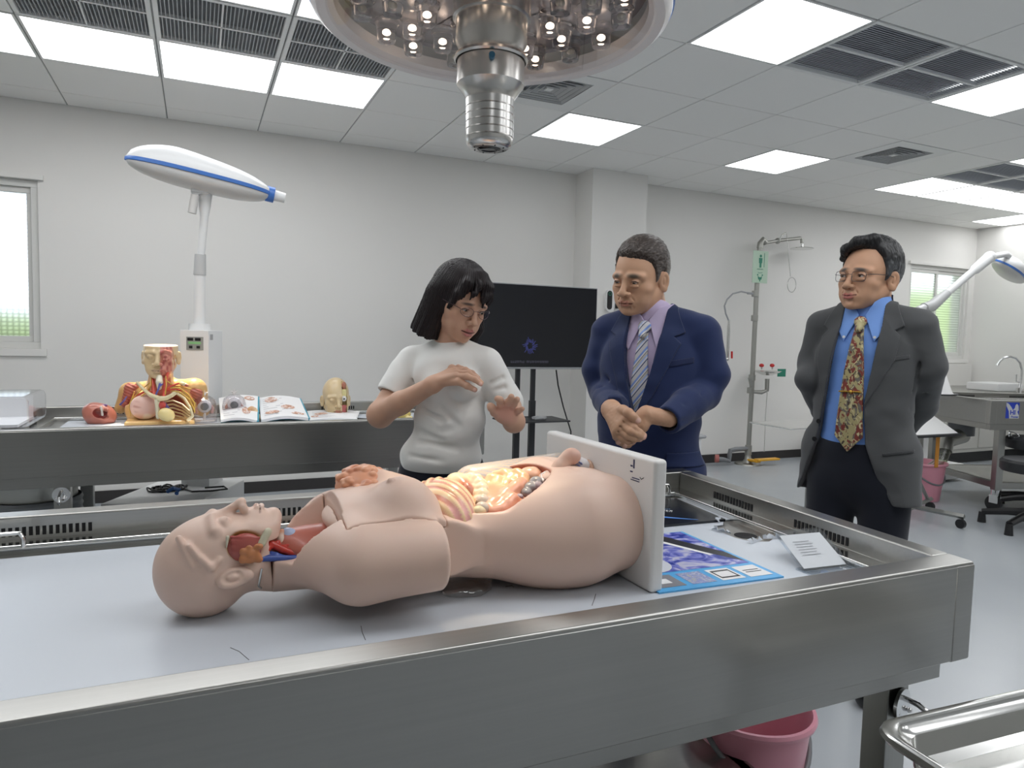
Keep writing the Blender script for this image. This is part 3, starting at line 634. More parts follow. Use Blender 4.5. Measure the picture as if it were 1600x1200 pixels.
for ring_r, n_, off in ((.150, 8, .1), (.215, 13, .3), (.285, 17, .05)):
    for i in range(n_):
        a = off+2*math.pi*i/n_+.04*math.sin(i*3); p = LC+Vector((ring_r*math.cos(a), ring_r*math.sin(a), 0)); k += 1
        m = MB(); m.lathe([(.0265, .042), (.0290, .038), (.0290, .031), (.0240, .028), (.0220, -.003), (.0205, -.008), (.012, -.0085), (.006, -.003), (.0001, -.002)], p, n=20)
        lz = m.build('lens_cup', M_LENS, SL); MB().sph(p+Vector((0, 0, .012)), .0075, 10).build('led', M_LED if (i+n_) % 3 else M_LEDOFF, lz)
m = MB(); m.lathe([(.08, -.014), (LR-.03, -.014)], LC, n=64); m.build('clear_cover', clear('cover_film', (.96, .96, .97), .02, .02), SL)
m = MB()
m.lathe([(.085, .04), (.085, -.01), (.078, -.012), (.078, -.06), (.070, -.075), (.070, -.086), (.079, -.090), (.081, -.096), (.077, -.100)], LC, n=48)
m.lathe([(.074, -.098), (.0735, -.150), (.068, -.156), (.053, -.178), (.053, -.182)], LC, n=48)
h1 = m.build('handle_mount', steel('satin_steel_mount', (.62, .60, .57), .27, 'Z'), SL)
pr = [(.053, -.182)]
for z in (-.198, -.214, -.230, -.246, -.262): pr += [(.0525, z+.0015), (.0500, z), (.0525, z-.0015)]
pr += [(.052, -.270), (.048, -.279), (.040, -.284), (.026, -.285), (.0245, -.280), (.0001, -.276)]
m = MB(); m.lathe(pr, LC, n=48); m.build('camera_handle', steel('satin_steel', (.66, .65, .63), .24, 'Z'), SL)
m = MB(); m.lathe([(.0001, -.2795), (.0235, -.2795), (.0235, -.2850), (.020, -.2862), (.0001, -.2850)], LC, n=32); m.build('camera_lens', pm('camera_glass', (.01, .01, .012), .06), SL)
m = MB()
for i in range(8): m.sph(LC+Vector((.034*math.cos(i*.785), .034*math.sin(i*.785), -.2845)), .0018, 8)
m.build('screw', M_BLK, SL)
m = MB(); d_ = Vector((-.35, -.92, 0)).normalized(); m.cyl(LC+d_*.073+Vector((0, 0, -.115)), LC+d_*.084+Vector((0, 0, -.115)), .0065); m.build('release_button', pm('button_teal', (.03, .16, .28), .3), SL)
m = MB(); m.tube([LC+Vector((0, 0, .11)), LC+Vector((0, 0, .22)), LC+Vector((-.02, -.30, .27)), LC+Vector((-.05, -.95, .30))], .03, n=16); m.cyl(LC+Vector((-.05, -.95, .20)), (LC.x-.05, LC.y-.95, CEIL), .045); m.build('suspension_arm', M_WMET, SL)
# its light: the warm pool on the open abdomen
ld = bpy.data.lights.new('surgical_beam', 'SPOT'); ld.energy = 55; ld.color = (1.0, .80, .58); ld.spot_size = math.radians(20); ld.spot_blend = .7; ld.shadow_soft_size = .12
lo_ = bpy.data.objects.new('surgical_beam', ld); COL.objects.link(lo_); lo_.location = LC+Vector((0, 0, -.30)); tgt = Vector((.475, 1.19, .92)); lo_.rotation_euler = (tgt-lo_.location).to_track_quat('-Z', 'Y').to_euler(); lo_.parent = SL; lo_.matrix_parent_inverse = Matrix.Translation(LC).inverted()

# ================================================================ WHITE FLOOR-STANDING EXAM LAMP at the left
YL = 4.12
def exam_head(name_parent, p0, p1, width=.20, depth=.16, upv=(0, 0, 1)):
    """lens-shaped lamp head from p0 (rounded end) to p1 (handle end)"""
    p0 = Vector(p0); p1 = Vector(p1); ax = (p1-p0); L = ax.length; ax.normalize(); up = Vector(upv); up = (up-ax*up.dot(ax)).normalized(); sd = ax.cross(up)
    def shell(zf, wf, n=32, k=18, off=0, sgn=1):
        rows = []
        for i in range(n+1):
            s = i/n; e = max(0, 1-abs(2*s-1)**(2.6 if s < .5 else 3.4))**.55; x = s*L; w = width*.5*e*wf; row = []
            for j in range(k+1):
                a = math.pi*j/k; row.append(p0+ax*x+sd*(w*math.cos(a))+up*(off+sgn*zf(s)*e*max(0, math.sin(a))**.8))
            rows.append(row)
        return MB().grid(rows)
    top = lambda s: .120*(1-.45*max(0, s-.30)/.70)
    shell(top, 1).build('top_shell', M_WMET, name_parent)
    b = shell(lambda s: .072, .95, sgn=-1, off=-.010); b.build('bottom_shell', pm('lamp_lens_cover', (.62, .62, .61), .3) if 'lamp_lens_cover' not in MATS else MATS['lamp_lens_cover'], name_parent)
    m = MB(); n = 72; rows = []
    for off, w_ in ((.004, 1.0), (.002, 1.012), (-.015, 1.01), (-.017, .97)):
        row = []
        for i in range(n):
            s = i/(n/2) if i <= n/2 else 2-i/(n/2); e = max(0, 1-abs(2*s-1)**(2.6 if s < .5 else 3.4))**.55; sg = 1 if i <= n/2 else -1
            row.append(p0+ax*(s*L+(w_-1)*.1*(1 if s > .5 else -1))+sd*(width*.5*e*w_*sg)+up*off)
        rows.append(row)
    for r_ in rows: r_.append(r_[0])
    m.grid(rows); m.build('blue_band', M_BLUE, name_parent)
    m = MB(); m.cyl(p1-ax*.03+up*-.005, p1+ax*.012+up*-.005, .042, n=32); m.build('blue_ring', M_BLUE, name_parent)
    m = MB(); m.cyl(p1+ax*.01+up*-.005, p1+ax*.07+up*-.005, .030, .027, n=32); m.build('handle', M_WMET, name_parent)
    return ax, up
EL = thing('examination_lamp', 'white floor-standing examination lamp with a blue band, above the anatomy bust', 'examination lamp', (.02, YL+.1, 0), 'white examination lamps')
h0, h1_ = aY(195, 240, YL), aY(425, 303, YL); h0.z -= .015
exam_head(EL, h0, h1_, .24)
pj = aY(322, 303, YL+.02); m = MB(); m.box((pj.x-.075, YL-.03, pj.z-.005), (pj.x+.015, YL+.05, pj.z+.03), bev=.01); m.build('bracket', M_WMET, EL)
m = MB(); a_ = aY(305, 305, YL-.02); m.cyl(a_, aY(300, 333, YL-.02), .021); m.build('grip', pm('grip_grey', (.60, .59, .57), .4), EL)
e1, e2, e3 = aY(321, 306, YL+.03), aY(319, 340, YL+.03), aY(314, 400, YL+.03); b1 = aY(313, 398, YL+.03); b2 = aY(312, 430, YL+.03); b3 = aY(312, 516, YL+.03)
m = MB(); m.tube([e1+Vector((.0, 0, .02)), e1, e1.lerp(e2, .5), e2, e3], [.036, .034, .030, .021, .019], n=20); m.build('arm', M_WMET, EL)
m = MB(); m.tube([e3, b1, b2], [.024, .028, .032], n=20); m.build('elbow_sleeve', pm('sleeve_grey', (.52, .53, .53), .4), EL)
m = MB(); m.cyl(b2+Vector((0, 0, .01)), b3, .029, n=28); m.build('pole', M_WMET, EL)
m = MB(); cz = b3.z; m.cyl(b3, b3+Vector((0, 0, .035)), .055, n=28); m.build('pole_collar', M_WPL, EL)
cl = aY(281, 527, YL-.06); TH = math.radians(-25.5)
CM = Matrix.Translation((cl.x, cl.y, 0)) @ Matrix.Rotation(TH, 4, 'Z')
MB().box((0, 0, .38), (.152, .17, cz), M=CM, bev=.004).build('control_column', M_WMET, EL)
m = MB(); m.box((.035, -.0025, cz-.105), (.125, .001, cz-.035), M=CM); cp = m.build('control_panel', pm('panel_grey', (.30, .32, .31), .4), EL)
for i, (dx, dz, w, h_, mt) in enumerate(((.042, -.055, .03, .014, M_BLK), (.082, -.055, .03, .014, M_BLK), (.047, -.073, .066, .012, pm('display_green', (.25, .55, .25), .4)), (.050, -.096, .018, .014, M_BLK), (.090, -.096, .018, .014, M_BLK))):
    MB().box((dx, -.0045, cz+dz), (dx+w, -.0022, cz+dz+h_), M=CM).build('button' if i != 2 else 'display', mt, cp)
MB().box((.1515, .02, cz-.05), (.1535, .05, cz-.02), M=CM).build('label_sticker', M_GPL, EL)
BMx = Matrix.Translation((-.428, 3.764, 0)) @ Matrix.Rotation(TH, 4, 'Z')
MB().box((0, 0, .03), (.437, .64, .40), M=BMx, bev=.012).build('base_plate', M_WPL, EL)
bs = MB()
for x in (.05, .39):
    for y in (.05, .59): p_ = BMx @ Vector((x, y, 0)); bs.cyl(p_, p_+Vector((0, 0, .031)), .03)
bs.build('foot', M_BLK, EL)
ld = bpy.data.lights.new('exam_beam', 'SPOT'); ld.energy = 170; ld.color = (1.0, .90, .72); ld.spot_size = math.radians(26); ld.spot_blend = .6; ld.shadow_soft_size = .06
lo_ = bpy.data.objects.new('exam_beam', ld); COL.objects.link(lo_); lo_.location = (h0+h1_)/2+Vector((-.10, -.10, -.17)); tgt = Vector((-.14, 3.62, .98)); lo_.rotation_euler = (tgt-lo_.location).to_track_quat('-Z', 'Y').to_euler(); lo_.parent = EL; lo_.matrix_parent_inverse = Matrix.Translation(EL.location).inverted()
# cable tangle on the lamp base
def tangle(c, rx, ry, z, turns, r, seed, mat, name, label, cat='cable', tail=None, parent=None):
    random.seed(seed); P = []; n = turns*26
    for i in range(n):
        a = 2*math.pi*i/26; k = .55+.4*mnoise.noise(Vector((i*.03, seed, 1))); P.append((c[0]+rx*k*math.cos(a)+rx*.5*mnoise.noise(Vector((i*.05, 3, seed))), c[1]+ry*k*math.sin(a), z+r+abs(.028*mnoise.noise(Vector((i*.21, seed, 7))))))
    if tail: P += [tuple(t_) for t_ in tail]
    o = MB().tube(P, r, n=8).build(name, mat, parent)
    if label: setp(o, label, cat)
    return o
ZB = .40; cc_ = aZ(262, 766, ZB)
tangle((cc_.x, cc_.y), .105, .085, ZB, 7, .0045, 3, M_BLK, 'cable_tangle', 'tangle of black cables lying on the white lamp base under the back table', tail=[aZ(300, 768, ZB+.006), aZ(330, 767, ZB+.006), aZ(355, 764, ZB+.006), aZ(350, 760, ZB+.006), aZ(320, 762, ZB+.006)])
o = MB().tube([aZ(262, 768, ZB+.03), aZ(270, 763, ZB+.05), aZ(280, 765, ZB+.03), aZ(276, 771, ZB+.02)], .010).build('cable_plug', M_BLUE); setp(o, 'blue plug among the black cables on the lamp base', 'plug')

# ================================================================ RIGHT EXAM LAMP
YR = 4.45
ER = thing('examination_lamp', 'white examination lamp on a slanted arm, cut by the right edge', 'examination lamp', (6.2, YR, 0), 'white examination lamps')
q0, q1, q2, q3, q4 = aY(1435, 560, YR), aY(1435, 484, YR), aY(1456, 478, YR), aY(1546, 402, YR), aY(1572, 397, YR)
m = MB(); m.tube([Vector((q0.x, YR, .15)), q0, q1-Vector((0, 0, .03)), q1, q1.lerp(q2, .5)+Vector((0, 0, .01))], .035, n=18); m.build('pole', M_WMET, ER)
m = MB(); m.tube([q1.lerp(q2, .4), q2, q2.lerp(q3, .25)], [.05, .055, .042], n=18); m.build('elbow_sleeve', MATS['sleeve_grey'], ER)
m = MB(); m.tube([q2.lerp(q3, .22), q2.lerp(q3, .7), q2.lerp(q3, .74), q3], [.036, .036, .05, .055], n=18); m.sph(q3, .06); m.build('arm', M_WMET, ER)
m = MB(); m.tube([q3, q4, q4+Vector((.05, 0, -.02))], .03, n=16); m.build('head_joint', M_WMET, ER)
MB().box((q0.x-.12, YR-.1, .1), (q0.x+.12, YR+.14, .5), bev=.005).build('control_column', M_WMET, ER)
MB().box((q0.x-.22, YR-.35, .02), (q0.x+.25, YR+.35, .16), bev=.012).build('base_plate', M_WPL, ER)
hh0 = aY(1571, 404, YR); hh0 = aY(1570, 410, YR); exam_head(ER, hh0, hh0+Vector((.60, .25, -.10)), .34, upv=(-.35, -.62, .85))

# ================================================================ TV on a stand
YT = 4.85
TV = thing('television', 'black flat-screen television on the wheeled stand behind the woman', 'television', (2.35, YT, 1.3))
tl, tr, br_ = aY(758, 444, YT), aY(934, 450.5, YT), aY(928.5, 577, YT)
x0, x1, z0, z1 = tr.x-1.20, tr.x, br_.z, tr.z
MB().box((x0, YT, z0), (x1, YT+.05, z1), bev=.004).build('casing', M_GPL, TV)
M_SCR = pm('screen_black', (.010, .011, .015), .12)
MB().box((x0+.008, YT-.002, z0+.016), (x1-.008, YT+.002, z1-.008)).build('screen', M_SCR, TV)
# the faint picture on the screen: a violet burst and a subtitle line
M_SCRB = emit('screen_burst', (.16, .18, .60), .34); M_SCRT = emit('screen_text', (.3, .3, .4), .22)
c_ = aY(828, 540, YT-.003); m = MB(); random.seed(2)
for i in range(26):
    a = 2*math.pi*i/26; r1 = .018+.012*random.random(); r2 = .04+.028*random.random(); m.tube([(c_.x+r1*math.cos(a), YT-.003, c_.z+r1*math.sin(a)), (c_.x+r2*math.cos(a+.15), YT-.003, c_.z+r2*math.sin(a+.15))], .002, n=4)
m.build('screen_image', M_SCRB, TV)
tl_, tr_ = aY(798, 567, YT-.004), aY(857, 567, YT-.004); marks(MB(), (tl_.x, YT-.0035, tl_.z), (tr_.x, YT-.0035, tl_.z), (0, 0, .018), 22, (8,), 4, .0008, Vector((0, -1, 0))).build('screen_subtitle', M_SCRT, TV)
TS = thing('television_stand', 'black two-post television stand with a small shelf', 'stand', (2.2, YT+.05, 0))
pL, pR = aY(811, 600, YT+.04), aY(835, 600, YT+.04)
for q in (pL, pR):
    m = MB(); m.box((q.x-.018, YT+.055, .08), (q.x+.018, YT+.085, z1-.2), bev=.004); m.box((q.x-.024, YT+.053, .08), (q.x+.024, YT+.09, .74), bev=.003); m.build('post', M_BLKM, TS)
MB().box((pL.x, YT+.06, .60), (pR.x, YT+.08, .615)).build('cross_bar', M_BLKM, TS)
zs = aY(850, 655, YT-.1).z
MB().box((pL.x-.20, YT-.22, zs-.012), (pR.x+.19, YT+.09, zs), bev=.004).build('shelf', M_BLKM, TS)
m = MB(); m.box((pL.x-.25, YT+.04, .05), (pR.x+.25, YT+.10, .09), bev=.006)
for s in (pL.x-.23, pR.x+.21): m.box((s-.02, YT-.25, .05), (s+.02, YT+.38, .085), bev=.006)
m.build('base', M_BLKM, TS)
for sx in (pL.x-.23, pR.x+.21):
    for sy in (YT-.23, YT+.36): w = MB(); w.cyl((sx-.01, sy, .025), (sx+.01, sy, .025), .025); w.build('wheel', M_BLK, TS)
rm = MB(); rm.tube([(pL.x+.05, YT-.15, zs+.012), (pL.x+.11, YT-.17, zs+.018), (pL.x+.16, YT-.12, zs+.012), (pL.x+.1, YT-.08, zs+.014), (pL.x+.05, YT-.12, zs+.016)], .011); o = rm.build('cable_coil', M_GPL); setp(o, 'small grey coiled cable on the television stand shelf', 'cable')
o = MB().tube([aY(869, 578, YT+.12), aY(872, 602, YT+.12), aY(880, 635, YT+.2), aY(886, 655, YT+.25), aY(892, 674, YT+.3), Vector((2.95, YT+.38, .35)), Vector((2.98, YT+.40, .02)), Vector((2.7, YT+.40, .01))], .006).build('power_cable', M_BLK); setp(o, 'black power cable hanging down behind the television', 'cable')
# wall thermometer and sockets on the pillar
YP = 5.288
WT = thing('wall_thermometer', 'white wall-mounted thermometer with a black oval face on the pillar', 'thermometer', aY(951, 470, YP))
def stadium(mb, c, w, h, y0, y1, n=14):
    P = []; r = w/2
    for i in range(n+1): a = math.pi*i/n; P.append((c.x+r*math.cos(a), c.z+h/2-r+r*math.sin(a)))
    for i in range(n+1): a = math.pi+math.pi*i/n; P.append((c.x+r*math.cos(a), c.z-h/2+r+r*math.sin(a)))
    return mb.prism(P, 1, y0, y1)
c_ = aY(951, 470, YP); stadium(MB(), c_, .085, .20, YP-.03, YP).build('body', M_WPL, WT); c2 = aY(952.5, 469, YP-.03); stadium(MB(), c2, .05, .165, YP-.034, YP-.029).build('face', M_BLK, WT)
m = MB(); m.lathe([(.012, 0), (.016, 0), (.016, .002), (.012, .002)], (c2.x, YP-.034, c2.z+.055), M=RX90, n=24); m.build('sensor_ring', M_GREEN, WT)
for nm, px, py, lb in (('wall_socket', 965, 473, 'white wall socket right of the thermometer, with a black adapter'), ('wall_socket', 977, 476, 'white wall socket plate half hidden by the older man\'s face')):
    s = thing(nm, lb, 'socket', aY(px, py, YP), None); c = aY(px, py, YP); MB().box((c.x-.035, YP-.008, c.z-.055), (c.x+.035, YP, c.z+.055), bev=.002).build('face_plate', M_WPL, s)
    mm = MB()
    for dz in (-.02, .02): mm.box((c.x-.008, YP-.009, c.z+dz-.006), (c.x-.005, YP-.007, c.z+dz+.006)); mm.box((c.x+.005, YP-.009, c.z+dz-.006), (c.x+.008, YP-.007, c.z+dz+.006))
    mm.build('pin_slot', M_BLK, s)
c = aY(966, 478, YP-.03); o = MB().box((c.x-.02, YP-.045, c.z-.022), (c.x+.025, YP-.009, c.z+.022), bev=.003).build('power_adapter', M_BLK); setp(o, 'black power adapter plugged into the socket on the pillar', 'adapter')
o = MB().tube([c+Vector((-.01, .005, -.025)), aY(960, 487, YP-.015), aY(951, 489, YP-.015), aY(945, 486, YP-.01), aY(944, 480, YP-.008)], .0025).build('thin_cable', M_WPL); setp(o, 'thin white cable from the adapter to the thermometer', 'cable')

# ================================================================ EMERGENCY SHOWER
YS = 5.40
ES = thing('emergency_shower', 'steel emergency shower and eyewash with a green sign, between the two men', 'emergency shower', (5.14, YS, 0))
s_ = lambda x, y, Y=YS: aY(x, y, Y)
pb, pt = s_(1168.5, 716), s_(1187, 388)
m = MB(); m.tube([Vector((pb.x, YS, .03)), s_(1169, 706), s_(1174, 620), s_(1182, 458), pt], .024, n=18); m.build('standpipe', M_GAL, ES)
m = MB()
for px, py in ((1180, 459), (1179, 497), (1172.5, 610), (1175, 590), (1169.5, 700), (1169, 706)):
    c = s_(px, py); m.lathe([(.024, -.03), (.034, -.028), (.034, .028), (.024, .03)], c, n=20)
m.build('coupling', M_GAL, ES)
m = MB(); top = s_(1188, 383); m.tube([pt, top+Vector((.0, 0, .02)), top+Vector((.03, 0, .055)), s_(1196, 380)], .03, n=16); m.build('elbow', M_GAL, ES)
m = MB(); m.tube([s_(1194, 380), s_(1216, 376), s_(1250, 372), s_(1253, 373), s_(1253, 380)], .017, n=14); m.sph(s_(1215, 376.5), .03); m.build('shower_arm', M_GAL, ES)
hc = s_(1253, 388); m = MB(); m.lathe([(.012, .045), (.014, .02), (.05, .012), (.115, 0), (.118, -.006), (.0001, -.006)], hc, n=36); m.build('shower_head', M_POL, ES)
m = MB(); m.tube([s_(1218, 375, YS-.03), s_(1222, 367, YS-.03), s_(1229, 363.5, YS-.03)], .007); m.tube([s_(1229, 364, YS-.03), s_(1232, 400, YS-.03), s_(1235, 432, YS-.03)], .003); m.build('pull_rod', M_POL, ES)
rc = s_(1237, 445, YS-.03); m = MB(); m.tube([rc+Vector((.058*math.cos(a), .0, .075*math.sin(a))) for a in np.linspace(0, 2*math.pi, 30, endpoint=False)], .004, closed=True); m.build('pull_ring', M_POL, ES)
# sign
sg0, sg1 = s_(1177, 391, YS-.03), s_(1198, 443, YS-.03)
MB().box((sg0.x, YS-.034, sg1.z), (sg1.x, YS-.030, sg0.z)).build('sign_plate', pm('sign_pale_green', (.50, .66, .52), .4), ES)
sx, sz = (sg0.x+sg1.x)/2, lambda f: sg0.z+(sg1.z-sg0.z)*f
m = MB(); Y0, Y1 = YS-.0355, YS-.0335
m.prism([(sx+.0+.014*math.cos(a), sz(.16)+.014*math.sin(a)) for a in np.linspace(0, 6.28, 14, endpoint=False)], 1, Y0, Y1)
m.prism([(sx-.022, sz(.22)), (sx+.022, sz(.22)), (sx+.020, sz(.38)), (sx+.012, sz(.38)), (sx+.012, sz(.52)), (sx-.012, sz(.52)), (sx-.012, sz(.38)), (sx-.020, sz(.38))], 1, Y0, Y1)
m.prism([(sx+.045, sz(.06)), (sx+.050, sz(.06)), (sx+.050, sz(.5)), (sx+.045, sz(.5))], 1, Y0, Y1)
m.prism([(sx-.028, sz(.78)), (sx-.01, sz(.82)), (sx+.01, sz(.82)), (sx+.028, sz(.78)), (sx+.02, sz(.89)), (sx+.006, sz(.9)), (sx+.006, sz(.95)), (sx-.006, sz(.95)), (sx-.006, sz(.9)), (sx-.02, sz(.89))], 1, Y0, Y1)
for d in (-.03, .03): m.prism([(sx+d+.008*math.cos(a), sz(.75)+.008*math.sin(a)) for a in np.linspace(0, 6.28, 10, endpoint=False)], 1, Y0, Y1)
m.prism([(sx-.03, sz(.66)), (sx-.02, sz(.70)), (sx+.03, sz(.68)), (sx+.03, sz(.665)), (sx-.018, sz(.685))], 1, Y0, Y1)
m.build('sign_pictogram', M_GREEN, ES)
marks(MB(), (sx-.042, YS-.0345, sz(.585)), (sx+.042, YS-.0345, sz(.585)), (0, 0, .009), 11, (), 2, .0008, Vector((0, -1, 0))).build('sign_print', M_GREEN, ES)
# hand spray
m = MB(); m.tube([s_(1178, 459), s_(1168, 458)], .012); m.tube([s_(1170, 458), s_(1158, 455.5), s_(1145, 459), s_(1136, 468), s_(1132, 478), s_(1134, 490), s_(1139, 502)], .008, n=12); m.build('spray_hose', M_GPL, ES)
m = MB(); m.tube([s_(1139, 500), s_(1138.5, 515), s_(1137, 545), s_(1136, 560), s_(1137.5, 562)], [.010, .016, .017, .016, .01], n=14); m.sph(s_(1136, 561), .02); m.build('spray_handle', M_POL, ES)
MB().cyl(s_(1143.5, 549, YS-.02), s_(1143.5, 560, YS-.02), .010).build('spray_lever', M_RED, ES)
# eyewash bowl
bc = s_(1199, 580, YS-.05); m = MB(); m.lathe([(.0001, -.045), (.05, -.04), (.125, -.008), (.135, 0), (.14, .002), (.132, .006), (.12, .0), (.05, -.03), (.0001, -.034)], bc, n=36); m.build('eyewash_bowl', M_POL, ES)
m = MB(); m.tube([s_(1172, 590), s_(1176, 612), s_(1190, 613, YS-.04), s_(1198, 610, YS-.05), s_(1199, 592, YS-.05)], .022, n=14); m.build('drain_pipe', M_GAL, ES)
for px in (1190, 1206.5):
    p = s_(px, 577, YS-.06); st = MB(); st.cyl(p, p+Vector((0, 0, .03)), .008); n_ = st.build('eyewash_nozzle', M_POL, ES); MB().sph(s_(px, 571, YS-.06), .024, 16, (1, 1, .8)).build('dust_cap', M_RED, n_)
MB().box((s_(1209, 577).x, YS-.06, s_(1209, 588).z), (s_(1221, 577).x, YS-.052, s_(1209, 576).z)).build('push_paddle', M_GREEN, ES)
m = MB(); m.tube([s_(1200, 592, YS-.08), s_(1196, 650, YS-.1), s_(1194, 706, YS-.12)], .0035); m.build('treadle_rod', M_POL, ES)
pa, pb_ = s_(1166, 711), s_(1207, 709); m = MB(); m.box((pb.x-.02, YS-.17, .055), (pb.x+.27, YS-.10, .075), bev=.006); m.box((pb.x-.03, YS-.15, .04), (pb.x+.03, YS-.02, .06), bev=.004); m.build('foot_treadle', M_YEL, ES)
m = MB(); m.lathe([(.13, 0), (.125, .012), (.06, .02), (.035, .05), (.028, .10)], (pb.x, YS-.0, 0), n=32); m.build('floor_flange', M_GAL, ES)
m = MB(); m.tube([s_(1169, 701), s_(1150, 702), s_(1141, 704), s_(1140, 711), s_(1139, 720), s_(1130, 718), Vector((s_(1122, 716).x, YS, .07))], .024, n=16); m.build('waste_pipe', M_PVC, ES)
MB().cyl(Vector((s_(1123, 716).x, YS-.0, .075)), Vector((s_(1123, 716).x-.03, YS+.02, .075)), .04).build('pipe_joint', pm('joint_dull_red', (.45, .15, .13), .5), ES)

# ================================================================ grey side table and tray behind the men
GT = thing('side_table', 'small grey round-cornered side table just right of the navy suit', 'side table', (2.33, 3.0, 0))
c = aZ(1092, 679, .72); MB().box((c.x-.22, c.y-.03, .70), (c.x+.035, c.y+.35, .72), bev=.01).build('table_top', M_GPL, GT)
for dx, dy in ((0.0, 0), (-.18, 0), (0, .3), (-.18, .3)): MB().cyl((c.x+dx, c.y+dy, 0), (c.x+dx, c.y+dy, .70), .015).build('leg', M_WMET, GT)
p = aD(1240, 668, 3.3); IT = thing('instrument_tray', 'shallow steel tray peeking out left of the man in the grey jacket', 'tray', p, None)
MB().box((p.x-.04, p.y-.02, p.z-.008), (p.x+.35, p.y+.25, p.z-.001), bev=.003).build('pan', M_POL, IT)
m = MB(); m.cyl((p.x+.25, p.y+.12, .04), (p.x+.25, p.y+.12, p.z-.008), .014); m.build('post', M_STEELZ, IT)
m = MB(); m.box((p.x-.13, p.y+.10, .03), (p.x+.40, p.y+.14, .05), bev=.004); m.box((p.x+.13, p.y-.12, .03), (p.x+.17, p.y+.36, .05), bev=.004); m.build('foot_bar', M_STEELZ, IT)
# ================================================================ READING STAND (black-edged slanted board) with floor frame
RS = thing('reading_stand', 'wheeled steel stand with a black-edged slanted board, right of the grey jacket', 'stand', (4.75, 3.35, 0))
Y0 = 3.30; pp = aY(1437, 690, Y0); top_z = aY(1440, 682, Y0).z
MB().box((pp.x-.018, Y0-.018, .13), (pp.x+.018, Y0+.018, top_z), bev=.003).build('post', M_STEELZ, RS)
A_, B_ = aY(1440, 682, Y0-.03), aY(1500, 679, Y0+.05)
m = MB(); m.tube([A_+Vector((-.55, .0, .012)), A_, B_], .012, n=8); m.build('board_edge', M_BLKM, RS)
m = MB(); u = Vector((-.10, .38, .26)); m.add([A_+Vector((-.50, 0, 0)), B_, B_+u, A_+u+Vector((-.48, 0, 0))], [(0, 1, 2, 3)]); m.add([A_+Vector((-.50, 0, -.008)), B_+Vector((0, 0, -.008)), B_+u+Vector((0, 0, -.008)), A_+u+Vector((-.48, 0, -.008))], [(3, 2, 1, 0)]); m.build('board', M_WPL, RS)
m = MB(); a = Vector((pp.x, Y0, .20)); m.tube([Vector((pp.x, Y0, .30)), Vector((pp.x+.28, Y0+.10, .09))], .013, n=8); m.tube([Vector((pp.x, Y0, .30)), Vector((pp.x-.28, Y0-.10, .09))], .013, n=8); m.build('brace', M_STEELZ, RS)
m = MB(); m.tube([Vector((pp.x-.32, Y0-.11, .085)), Vector((pp.x+.36, Y0+.13, .085))], .018, n=4); m.build('foot_bar', M_STEELZ, RS)
m = MB(); m.tube([Vector((pp.x-.05, Y0+.22, .085)), Vector((pp.x+.05, Y0-.32, .085))], .018, n=4); m.build('foot_bar', M_STEELZ, RS)
for c in ((pp.x-.29, Y0-.10), (pp.x+.34, Y0+.12), (pp.x-.04, Y0+.2), (pp.x+.05, Y0-.3)):
    w = MB(); w.cyl((c[0]-.012, c[1], .032), (c[0]+.012, c[1], .032), .032); cw = w.build('wheel', M_BLK, RS)
p = aY(1463, 710, Y0+.1); MB().box((p.x-.018, Y0+.09, p.z-.10), (p.x+.018, Y0+.10, top_z-.01), bev=.003).build('hanging_strap', pm('orange_tag', (.60, .25, .03), .5), RS)
tangle((pp.x-.02, Y0+.25), .17, .10, top_z-.13, 3, .005, 8, M_BLK, 'cable_loop', None, parent=RS)
# hose into the bucket
HD = thing('drain_hose', 'ribbed drain hose dropping from the right table into the pink bucket', 'hose', (5.6, 3.9, .4))
hp = [T3 @ Vector((.30, .70, .64)), T3 @ Vector((.30, .70, .50)), aD(1479, 690, 5.75), aD(1476, 705, 5.72), aD(1470, 722, 5.70), Vector((5.44, 3.74, .20))]
m = MB(); m.tube(hp[:2], .10, n=24); m.build('sump', M_PVC, HD)
m = MB(); m.tube([hp[1], hp[2], hp[3]], [.075, .055, .055], n=20); m.build('hose_collar', M_GAL, HD)
m = MB(); m.tube(hp[3:], .045, n=20); m.build('hose', clear('milky_hose', (.62, .64, .52), .15, .3), HD)
# white box seen under the right table
o = MB().box((5.95, 4.95, 0), (6.65, 5.42, .30), bev=.01).build('storage_box', M_WPL) ; setp(o, 'low white storage box on the floor beyond the pink bucket', 'box')
# stools
def stool(p, zs, r, label):
    S = thing('stool', label, 'stool', (p[0], p[1], 0), 'black round swivel stools'); m = MB()
    m.lathe([(.0001, zs-.085), (r*.95, zs-.085), (r, zs-.07), (r, zs-.02), (r*.93, zs-.003), (r*.8, zs), (.0001, zs)], (p[0], p[1], 0), n=40); m.build('seat', M_SEAT, S)
    m = MB(); m.cyl((p[0], p[1], .12), (p[0], p[1], zs-.08), .022); m.cyl((p[0], p[1], .08), (p[0], p[1], .26), .032); m.build('column', M_BLK, S)
    for i in range(5):
        a = 2*math.pi*i/5+.5+p[0]; L_ = .29; q = Vector((p[0]+L_*math.cos(a), p[1]+L_*math.sin(a), .055)); m = MB(); m.tube([(p[0], p[1], .12), ((p[0]+q.x)/2, (p[1]+q.y)/2, .105), q+Vector((0, 0, .02))], [.03, .026, .022], n=10); lgm = m.build('leg', M_BLK, S)
        MB().cyl(q+Vector((0, 0, .02)), Vector((q.x, q.y, 0)), .021, .027).build('glide', M_BLK, lgm)
M_SEAT = pm('black_seat_vinyl', (.018, .019, .022), .42)
pA = aD(1566, 683, 5.25); stool((pA.x+.27, pA.y-.10), .575, .21, 'taller black round stool in front of the right table, cut by the right edge')
pB = aD(1561, 727, 4.72); stool((pB.x+.26, pB.y-.09), .49, .21, 'lower black round stool nearest the camera at the right edge')
